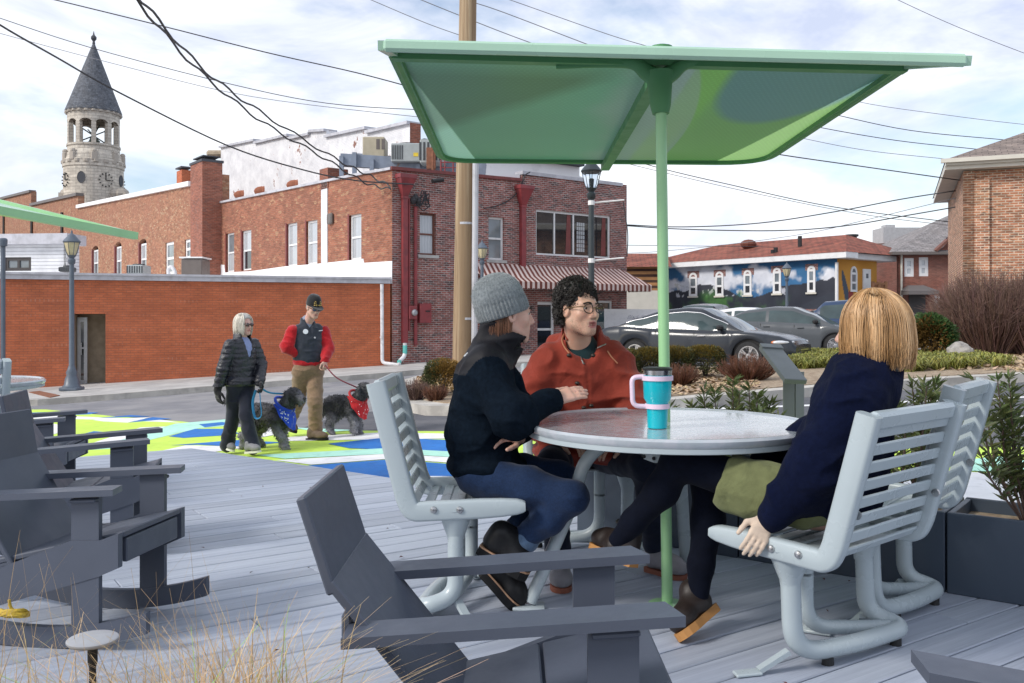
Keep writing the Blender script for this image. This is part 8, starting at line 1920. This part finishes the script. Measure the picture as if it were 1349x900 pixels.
F = Field(hb_.c - V(.2, .2, .2), hb_.c + V(.2, .2, .2), .006); F.ell(hb_.p(0, -.014, .022), [.093, .11, .115], hb_.R, .02); F.cone(hb_.p(0, -.03, -.0), hb_.p(0, -.032, -.09), .086, .078, .03); F.cone(hb_.p(0, .085, -.01), hb_.p(0, .1, -.12), .075, .075, .02, '-'); hs = sdf_obj('hair', F, M('hair_brown'), bl)
def bt(ph, off, r): s = .5 + .5 * math.sin(ph * 9 + 1.3 * math.sin(ph * 4)); t = lerp(.42, 1.3, min(1, max(0, s * .6 + r.uniform(-.1, .5)))) * (.6 + .5 * off); return (t, t * lerp(.86, 1.0, s), t * lerp(.7, 1.05, s))
pa_, ta_ = drape(hb_, .096, .116, .120, .015, 4200, 6, -.122, 42, .030, .012, bt, -.024, 7, 7, flare=.07); strand_mesh('hair_strands', pa_, ta_, .0013, 'hair_blonde', hs)
# ---------------------------------------------------------------- walking couple and dogs
def limbs(F, sets, k=.03):
 for pts, rs in sets: F.chain(pts, rs, k)
D = 10.1; f = V(.82, -.57, 0); rt = V(f.y, -f.x, 0); gz_ = ground(-3, 10.1)
H2 = Head(P(321, 428, D), (.86, -.5, -.06), (0, 0, 1), .95); hc, sc = P(317, 503, D), P(319, 455, D); sR, sL = sc + rt * .16, sc - rt * .16; hR, hL = hc + rt * .085, hc - rt * .085
eR, wR, eL, wL = P(294, 486, 9.93), P(286.5, 514, 9.95), P(344, 480, 10.25), P(342, 503, 10.05); kR, aR, kL, aL = P(307, 548, 10.12), P(299, 583, 10.2), P(324, 548, 10.0), P(333, 589, 9.95)
F = Field((-3.5, 9.6, gz_ - .02), (-2.65, 10.5, 1.3), .0072); H2.add(F, True); F.chain([H2.p(0, -.02, -.06), sc + V(0, 0, .05)], [.05, .055], .03); F.cone(sR, sL, .05, .05, .04); F.ell(sc - V(0, 0, .15), (.14, .11, .2), fr3(f), .04); F.ell(hc + V(0, 0, .06), (.15, .11, .14), fr3(f), .04)
limbs(F, (([sR, eR, wR], [.045, .038, .028]), ([sL, eL, wL], [.045, .038, .028]), ([hR, kR, aR], [.07, .05, .035]), ([hL, kL, aL], [.07, .05, .035])))
hand(F, wR, (.1, 0, -1), (.5, .5, 0), 1, .4, .155, .1, .5, .7); hand(F, wL, (.4, -.3, -.8), (-.6, -.3, 0), -1, 1.0, .155, .1, .5, .7)
o2w = body_obj('walking older woman with white bob, sunglasses and black quilted jacket', F, [M('skin_old'), M('lips')], H2.lips)
F = Field((-3.4, 9.7, gz_), (-2.7, 10.45, .66), .0078); F.ell(hc + V(0, 0, .02), (.165, .125, .13), fr3(f), .04); limbs(F, (([hR, kR, aR + V(0, 0, -.03)], [.095, .072, .082]), ([hL, kL, aL + V(0, 0, .0)], [.095, .072, .084])), .03); F.disp(folds(41, .010, 6)); sdf_obj('trousers', F, M('trouser_navy'), o2w)
F = Field((-3.45, 9.65, .42), (-2.6, 10.55, 1.12), .0075); A = fr3(f); F.ell(sc - V(0, 0, .12), (.165, .135, .2), A, .04); F.ell(hc + V(0, 0, .14), (.16, .14, .2), A, .04); F.ell(hc + V(0, 0, .0), (.185, .16, .10), A, .04); F.cone(sR, sL, .065, .065, .04); F.chain([sc + V(0, 0, .03), H2.p(0, -.01, -.10)], [.105, .09], .03)
F.chain([sR, eR, wR], [.07, .066, .054], .015); F.chain([sL, eL, wL], [.07, .066, .054], .015); F.cone(sc + f * .13 + V(0, 0, -.13), H2.p(0, .08, -.09), .012, .085, .01, '-'); F.cone(sc + V(0, 0, .0), H2.p(0, 0, -.04), .07, .075, .01, '-')
F.disp(lambda p: .0055 * np.exp(-(np.abs(((p[:, 2] + .02 * vnoise(p, 9, 3)) / .062) % 1 - .5) / .16) ** 2) - .004); F.disp(folds(43, .007, 12)); pj = sdf_obj('jacket', F, M('puffer'), o2w)
F = Field(sc - V(.25, .25, .3), sc + V(.25, .25, .12), .008); F.ell(sc - V(0, 0, .1), (.165, .122, .19), A, .04); F.cone(sc + V(0, 0, .0), sc + V(0, 0, .04), .075, .07, .03); sdf_obj('shirt', F, M('tee_blue'), o2w)
for w_, e_, dn, nn_, sd, cu_ in ((wR, eR, (.1, 0, -1), (.5, .5, 0), 1, .4), (wL, eL, (.4, -.3, -.8), (-.6, -.3, 0), -1, 1.0)): F = Field(w_ - V(.16, .16, .24), w_ + V(.16, .16, .1), .0055); F.cone(w_ + (e_ - w_).normalized() * .05, w_, .045, .04, .02); hand(F, w_, dn, nn_, sd, cu_, .178, .1, .5, 1.3); sdf_obj('glove', F, M('cap_black'), o2w)
lead = wL + V(0, 0, -.06)
shoe(o2w, 'sneaker', P(324, 597.5, 9.93), P(343, 596, 9.80), (-.1, 0, 1), 'sneaker', 'sole_white', .022, None, .82); shoe(o2w, 'sneaker', P(292, 590, 10.22), P(308, 595.5, 10.1), (.3, 0, 1), 'sneaker', 'sole_white', .022, None, .82)
F = Field(H2.c - V(.2, .2, .2), H2.c + V(.2, .2, .2), .007); F.ell(H2.p(0, -.014, .03), [.09, .106, .1], H2.R, .02); F.cone(H2.p(0, -.045, 0), H2.p(0, -.045, -.06), .085, .072, .03); F.cone(H2.p(0, .085, -.0), H2.p(0, .1, -.12), .078, .078, .02, '-'); hs = sdf_obj('hair', F, M('hair_white'), o2w, colfn=lambda v: np.full((len(v), 3), .7))
pa_, ta_ = drape(H2, .096, .114, .108, .02, 1100, 12, -.115, 40, .022, .02, lambda p, o, r: (lambda t: (t, t * .97, t * .9))(r.uniform(.55, 1.25)), -.012); strand_mesh('hair_strands', pa_, ta_, .003, 'hair_white', hs)
def shades(H, par, matn):
 m = MB()
 for sx in (-1, 1): m.sphere(H.p(sx * .033, .099, .008), (.03 * H.k, .012 * H.k, .023 * H.k), 12, 8, H.R)
 g_ = obj('sunglasses', m, M(matn), par, smooth=True); m = MB(); m.tube([H.p(-.08, .0, .01), H.p(-.07, .085, .014), H.p(0, .112, .014), H.p(.07, .085, .014), H.p(.08, 0, .01)], .004, 6); obj('frame', m, M('frame_dark'), g_)
shades(H2, o2w, 'sun_lens')
D = 11.2; f = V(.5, -.87, 0); rt = V(f.y, -f.x, 0); gm = ground(-2.4, 11.2); H3 = Head(P(413, 405.5, 11.1), (.62, -.72, -.33), (.0, 0, 1), 1.0); hc, sc = P(406, 490, D), P(405, 436, D); sR, sL = P(386, 437, 11.1), P(426, 438, 11.3); hR, hL = hc + rt * .09, hc - rt * .09
eR, wR, eL, wL = P(377.5, 457, 11.05), P(394, 469, 11.12), P(431.5, 459, 11.25), P(428, 475, 11.1); kR, aR, kL, aL = P(393, 530, 11.35), P(379, 561, 11.6), P(415, 531, 11.1), P(416, 571, 11.15)
F = Field((-2.95, 10.75, gm - .05), (-2.05, 11.75, 1.52), .0075); H3.add(F); F.chain([H3.p(0, -.02, -.06), sc + V(0, 0, .07)], [.058, .062], .03); F.cone(sR, sL, .055, .055, .04); F.ell(sc - V(0, 0, .18), (.165, .12, .22), fr3(f), .04); F.ell(hc + V(0, 0, .06), (.15, .12, .14), fr3(f), .04)
limbs(F, (([sR, eR, wR], [.048, .04, .03]), ([sL, eL, wL], [.048, .04, .03]), ([hR, kR, aR], [.075, .052, .038]), ([hL, kL, aL], [.075, .052, .038]))); hand(F, wL, (.1, -.2, -1), (-.5, .3, 0), -1, 1.1); hand(F, wR, (.6, .3, -.7), (.3, .4, .2), 1, .3, .12)
m2 = body_obj('walking man in black cap, red sleeves, charcoal vest and brown trousers', F, [M('skin_old'), M('lips')], H3.lips)
F = Field((-2.95, 10.8, gm), (-2.05, 11.75, .72), .008); F.ell(hc + V(0, 0, .05), (.18, .14, .15), fr3(f), .04); limbs(F, (([hR, kR, aR], [.108, .082, .075]), ([hL, kL, aL], [.108, .085, .082])), .03); F.disp(folds(51, .014, 6)); sdf_obj('trousers', F, M('chino'), m2)
F = Field((-2.95, 10.75, .45), (-2.1, 11.6, 1.2), .0078); A = fr3(f); F.cone(sR, sL, .062, .062, .04); F.ell(hc + V(0, 0, .12), (.185, .148, .1), A, .03); F.chain([sR, eR, wR + (eR - wR).normalized() * .03], [.082, .078, .06], .03); F.chain([sL, eL, wL + (eL - wL).normalized() * .02], [.082, .078, .06], .03); F.disp(folds(53, .012, 9)); sdf_obj('fleece', F, M('fleece_red'), m2)
F = Field((-2.9, 10.8, .5), (-2.1, 11.6, 1.24), .0078); F.ell(sc - V(0, 0, .13), (.195, .15, .22), A, .05); F.ell(hc + V(0, 0, .2), (.19, .158, .2), A, .05); F.cone(sc + V(0, 0, .0) + rt * .12, sc - rt * .12, .085, .085, .05); F.chain([sc + V(0, 0, .06), sc + V(0, 0, .12)], [.092, .088], .03); F.cone(sc + V(0, 0, .02), sc + V(0, 0, .25), .07, .085, .01, '-'); F.cone(sc + f * .14 + V(0, 0, -.06), sc + f * .1 + V(0, 0, .14), .008, .06, .01, '-'); F.disp(folds(55, .010, 8)); vs_ = sdf_obj('vest', F, M('vest_charcoal'), m2)
F = Field(sc - V(.2, .2, .1), sc + V(.2, .2, .2), .007); F.chain([sc + V(0, 0, .04), sc + V(0, 0, .125)], [.082, .074], .02); F.cone(sc + f * .12 + V(0, 0, -.0), sc + f * .1 + V(0, 0, .16), .01, .045, .01, '-'); sdf_obj('collar', F, M('collar_grey'), m2)
for q, r, mt in (((402.5, 437), .032, 'patch_white'), ((414.5, 445), .012, 'zip_metal')): a, n_ = ray(vs_, *q); m = MB(); m.lathe(a, [(r, 0), (r, .006), (.004, .007)], 12, n_); obj('badge' if r > .02 else 'zip_pull', m, M(mt), vs_)
m = MB(); m.tube([(lambda a: a[0] + a[1] * .003)(ray(vs_, *q)) for q in ((420, 436), (424, 435.5), (427, 435))], .007, 5); obj('chest_logo', m, M('patch_white'), vs_)
shoe(m2, 'boot', P(405, 580.5, 11.15), P(432, 580, 10.98), (0, 0, 1), 'boot_suede', 'boot_sole', .03, aL, 1.1); shoe(m2, 'boot', P(374, 563, 11.65), P(389, 571, 11.45), (.3, 0, 1), 'boot_suede', 'boot_sole', .03, aR, 1.1)
n = 40; prof = [(1.0, .0), (1.02, .03), (.98, .07), (.85, .105), (.6, .13), (.3, .14), (.02, .142)]; vs = [tuple(H3.p(.084 * r * math.sin(2 * PI * k / n), .107 * r * math.cos(2 * PI * k / n) - .01, z + .028)) for r, z in prof for k in range(n)]; fs = [(i * n + (k + 1) % n, i * n + k, (i + 1) * n + k, (i + 1) * n + (k + 1) % n) for i in range(len(prof) - 1) for k in range(n)] + [tuple((len(prof) - 1) * n + k for k in range(n - 1, -1, -1))]
cp_ = obj('cap', (np.array(vs), fs, None), M('cap_black'), m2, smooth=True); m = MB()
up_ = [H3.p(.078 * math.sin(a), .085 + .10 * math.cos(a) ** .8 - .02 * abs(math.sin(a)), .034 - .014 * math.cos(a)) for a in [lerp(-1.45, 1.45, k / 12) for k in range(13)]]; m.prism([H3.p(-.075, .055, .04)] + up_ + [H3.p(.075, .055, .04)], H3.R @ V(0, 0, .007)); obj('bill', m, M('cap_black'), cp_); m = MB()
for k, (z, w_, g_) in enumerate(((.115, .034, .010), (.096, .042, .016), (.072, .042, .016))):
 for j in range(5): x = lerp(-w_, w_, j / 4); m.box(H3.p(x, .096 - 2.5 * x * x - .25 * (z - .07), z - .01), (w_ * .34, .006, g_ * (.8 + .3 * (j % 2))), H3.R)
obj('cap_lettering', m, M('gold_thread'), cp_); shades(H3, m2, 'sun_lens_blue')
pa_, ta_ = drape(H3, .079, .098, .06, .03, 260, 14, -.03, 75, .006, 0, lambda p, o, r: (r.uniform(.5, 1),) * 3, -.004, 3, 3); strand_mesh('hair', pa_, ta_, .002, 'hair_white', m2)
def dog(label, loc, fwd, k, legs, hyaw, tail, bmat, seed):
 R3 = fr3(fwd); g_ = V(loc[0], loc[1], ground(loc[0], loc[1]) + .01)
 def p(x, y, z): return g_ + R3 @ (V(-y, x, z) * k)
 lo, hi = bounds([p(-.75, -.2, 0), p(.75, .2, .95), p(.7, -.3, 0), p(-.7, .3, .9)], .05); F = Field(lo, hi, .0075)
 def c(a, b, ra, rb, kk=.05): F.cone(p(*a), p(*b), ra * k, rb * k, kk * k)
 c((.2, 0, .47), (-.05, 0, .50), .165, .15); c((-.05, 0, .5), (-.30, 0, .50), .145, .145); c((.24, 0, .52), (.38, 0, .70), .125, .10)
 ch, sh = math.cos(hyaw), math.sin(hyaw)
 def hp(x, y, z): return (.43 + ch * x - sh * y, sh * x + ch * y, .78 + z)
 F.ell(p(*hp(.02, 0, .02)), [.09 * k, .115 * k, .10 * k], R3, .05 * k); c(hp(.08, 0, -.015), hp(.21, 0, -.05), .066, .052, .04); c(hp(.21, 0, -.04), hp(.225, 0, -.035), .035, .03, .01); c(hp(.07, 0, -.06), hp(.18, 0, -.095), .04, .028, .02)
 for s in (-1, 1): c(hp(-.01, s * .09, .04), hp(-.005, s * .115, -.10), .034, .045, .02); c(hp(.10, s * .035, .045), hp(.13, s * .03, .035), .028, .022, .02)
 for q in legs[:2]: F.chain([p(*v) for v in q], [r * k for r in (.10, .062, .048, .052)], .04 * k); a = q[-1]; c(a, (a[0] + .055, a[1], max(.02, a[2] - .012)), .045, .032, .02)
 for q in legs[2:]: F.chain([p(*v) for v in q], [r * k for r in (.125, .085, .05, .05)], .04 * k); a = q[-1]; c(a, (a[0] + .05, a[1], max(.02, a[2] - .01)), .043, .03, .02)
 F.chain([p(*v) for v in tail], [r * k for r in (.05, .055, .06, .035)], .03 * k); F.disp(lambda q: (fbm(q, 16, 3, seed) * .016 + fbm(q, 45, 2, seed + 5) * .006) * k)
 v, fs = F.mesh(0)
 def tint(v): l = (v - np.array(g_)) @ np.array(R3) / k; x, z = l[:, 1], l[:, 2]; t = .6 + 2.3 * np.clip((.40 - z) / .15, 0, 1) + 1.5 * np.clip((x - .53) / .08, 0, 1) * (z > .5) + .5 * np.clip(vnoise(v, 14, seed), 0, 1); return np.stack([t, t, t * 1.02], 1)
 o = tag(obj('dog', (v, fs, None), M('dog_fur'), None, smooth=True, col=tint(v)), label, 'dog'); nn = np.cross(v[fs[:, 1]] - v[fs[:, 0]], v[fs[:, 2]] - v[fs[:, 0]]); rr = random.Random(seed); ce = v[fs].mean(1); paths, ts = [], []; tc = tint(ce)
 for _ in range(4200):
  i = rr.randrange(len(ce)); a = Vector(ce[i]); n_ = Vector(nn[i]).normalized(); d = (n_ * .8 + V(0, 0, -.5) + rv(rr) * .9); L_ = rr.uniform(.012, .032) * k; s = rv(rr) * L_ * .5; paths.append([a - n_ * .003, a + d * L_ * .5 + s, a + d * L_]); q = rr.uniform(.6, 1.7); ts.append(tuple(tc[i] * q))
 strand_mesh('coat_tufts', paths, ts, .0032, 'dog_fur', o, 3)
 m = MB(); m.sphere(p(*hp(.255, 0, -.03)), .026 * k, 10, 7); obj('nose', m, M('rubber_black'), o, smooth=True)
 for s in (-1, 1): m = MB(); m.sphere(p(*hp(.125, s * .05, .03)), .014 * k, 8, 6); obj('eye', m, M('iris'), o, smooth=True)
 m = MB(); c0, ax = Vector((.30, 0, .60)), Vector((.14, 0, .18)).normalized(); a_ = Vector((0, 1, 0)); b_ = ax.cross(a_)
 if b_.x < 0: b_ = -b_
 rows = []
 for j in range(9):
  rows.append([])
  for i in range(17): an = lerp(-2.0, 2.0, i / 16); r = .152 + .012 * math.sin(i * 2.1 + j); dr = (1 - (abs(an) / 2.0) ** 1.1) * .30 * j / 8 + .05 * j / 8; q = c0 + (a_ * math.sin(an) + b_ * math.cos(an)) * r * (1 + .22 * j / 8) + V(.01, 0, -.75) * dr * 1.0; rows[-1].append(p(*(q + V(0, 0, .05))))
 for j in range(8):
  for i in range(16): m.add([rows[j][i], rows[j][i + 1], rows[j + 1][i + 1], rows[j + 1][i]], [(0, 1, 2, 3)])
 bb = obj('bandana', m, M(bmat), o, smooth=True); m = MB(); m.tube([p(*(c0 + (a_ * math.sin(t) + b_ * math.cos(t)) * .152 + V(0, 0, .055))) for t in [2 * PI * i / 24 for i in range(25)]], .022 * k, 8); obj('neck_roll', m, M(bmat), bb, smooth=True)
 m = MB(); rq = random.Random(seed)
 for _ in range(16): i, j = rq.randrange(2, 14), rq.randrange(1, 7); q = rows[j][i].lerp(rows[j + 1][i + 1], rq.random()); n_ = (rows[j][i + 1] - rows[j][i]).cross(rows[j + 1][i] - rows[j][i]).normalized(); n_ = n_ if n_.y < 0 else -n_; m.sphere(q + n_ * .004, .006, 5, 4)
 obj('print_dots', m, M('patch_white'), bb); return o, p, bb
s1 = [[(.22, -.09, .42), (.24, -.10, .30), (.33, -.10, .16), (.40, -.10, .04)], [(.22, .09, .42), (.2, .10, .28), (.21, .10, .15), (.20, .10, .04)], [(-.28, -.08, .46), (-.22, -.1, .30), (-.36, -.1, .17), (-.36, -.1, .04)], [(-.28, .08, .46), (-.17, .1, .30), (-.26, .1, .17), (-.2, .1, .04)]]
x_, y_ = P(352, 590, 10.5).xy; d1, p1, b1 = dog('grey curly dog wearing a blue bandana beside the older woman', (x_, y_), (.93, -.36, 0), .80, s1, -.25, [(-.36, 0, .55), (-.48, 0, .66), (-.62, 0, .70), (-.74, 0, .66)], 'bandana_blue', 5)
m = MB()
for k, q in enumerate(((371, 545), (375, 546), (379, 547), (371, 550), (375, 551), (379, 551.5))): a, n_ = ray(b1, *q); m.box(a + n_ * .004, (.024, .006, .02), Matrix.Rotation(.2 * k, 3, 'Y'))
obj('bandana_lettering', m, M('patch_white'), b1)
s2 = [[(.22, -.09, .42), (.28, -.10, .30), (.34, -.10, .20), (.30, -.10, .10)], [(.22, .09, .42), (.2, .10, .28), (.22, .10, .15), (.22, .10, .04)], [(-.28, -.08, .46), (-.19, -.1, .30), (-.30, -.1, .17), (-.24, -.1, .04)], [(-.28, .08, .46), (-.28, .1, .32), (-.46, .1, .22), (-.50, .1, .10)]]
x_, y_ = P(455, 577, 11.45).xy; d2, p2, b2 = dog('dark grey curly dog wearing a red bandana with one front paw raised', (x_, y_), (.80, -.60, 0), .76, s2, .1, [(-.38, 0, .52), (-.47, 0, .46), (-.55, 0, .36), (-.60, 0, .27)], 'bandana_red', 6)
m = MB(); n1_ = p1(.27, -.0, .80); m.tube(spline([lead, lead.lerp(n1_, .4) + V(0, 0, -.03), n1_], 5), .011, 6); o = obj('blue_leash', m, M('leash_blue')); tag(o, 'flat blue leash from the older woman to the dog in blue', 'leash'); m = MB(); m.tube(spline([P(337, 514, 10.0), P(333, 530, 10.0), P(336, 550, 9.98), P(344, 548, 9.97), P(343, 528, 10.0), P(342, 514, 10.0)], 5), .016, 6, flat=.35); obj('hand_loop', m, M('leash_blue'), o)
m = MB(); n2_ = p2(.27, 0, .80); m.tube(spline([wL if 0 else P(428, 481, 11.05), P(444, 498, 11.1), n2_], 6), .009, 6); o = obj('red_leash', m, M('leash_red')); tag(o, 'thin red and white leash from the man to the dog in red', 'leash')
# ---------------------------------------------------------------- light, sky, camera
w = bpy.data.worlds.new('World'); S.world = w; w.use_nodes = True; nt = w.node_tree
bg = nt.nodes['Background']; sky = N(nt, 'ShaderNodeTexSky', sky_type='NISHITA'); sky.sun_disc = False
SUN_AZ, SUN_EL = math.radians(-118), math.radians(36)      # azimuth clockwise from +Y
sky.sun_elevation = SUN_EL; sky.sun_rotation = SUN_AZ; sky.air_density = 1.0; sky.dust_density = 1.2
tc_ = N(nt, 'ShaderNodeTexCoord'); mp = N(nt, 'ShaderNodeMapping'); mp.inputs['Scale'].default_value = (1.0, 1.0, 2.6); mp.inputs['Location'].default_value = (.35, .2, .0); nt.links.new(tc_.outputs['Generated'], mp.inputs[0])
n1 = noise(nt, mp.outputs[0], 2.3, 7, .55, .4); n2 = noise(nt, mp.outputs[0], 5.5, 6, .55, .3)
cov = ramp(nt, math_(nt, 'ADD', math_(nt, 'MULTIPLY', n1, .75), math_(nt, 'MULTIPLY', n2, .25)), [(.36, 0), (.52, 1)])
shade = ramp(nt, noise(nt, mp.outputs[0], 3.1, 6, .6, .6), [(.35, (5.0, 5.5, 7.0)), (.5, (7.3, 7.6, 8.4)), (.63, (9.3, 9.4, 9.6))])
skb = mixc(nt, 1.0, sky.outputs[0], (1.35, 1.35, 1.35), 'MULTIPLY')
c = mixc(nt, math_(nt, 'MULTIPLY', cov, .93), skb, shade)
nt.links.new(c, bg.inputs['Color']); bg.inputs['Strength'].default_value = .1
sl = bpy.data.lights.new('sun', 'SUN'); sl.energy = 1.9; sl.angle = math.radians(14); sl.color = (1.0, .95, .88)
so = bpy.data.objects.new('sun', sl); COL.objects.link(so)
d = V(math.sin(SUN_AZ) * math.cos(SUN_EL), math.cos(SUN_AZ) * math.cos(SUN_EL), math.sin(SUN_EL)); so.rotation_euler = d.to_track_quat('Z', 'Y').to_euler(); so.location = (-10, -6, 12)
cam = bpy.data.cameras.new('camera'); co = bpy.data.objects.new('camera', cam); COL.objects.link(co); S.camera = co
co.location = (0, 0, CAMH); co.rotation_euler = (PI / 2, 0, 0); cam.sensor_width = 36; cam.lens = 36 * F_PX / 1349; cam.shift_y = -30 / 1349; cam.clip_start = .05; cam.clip_end = 3000
S.view_settings.view_transform = 'Standard'; S.view_settings.look = 'None'; S.view_settings.exposure = .5; S.view_settings.gamma = 1
S.render.engine = 'CYCLES'; S.cycles.use_denoising = True; S.cycles.max_bounces = 8; S.cycles.transparent_max_bounces = 8
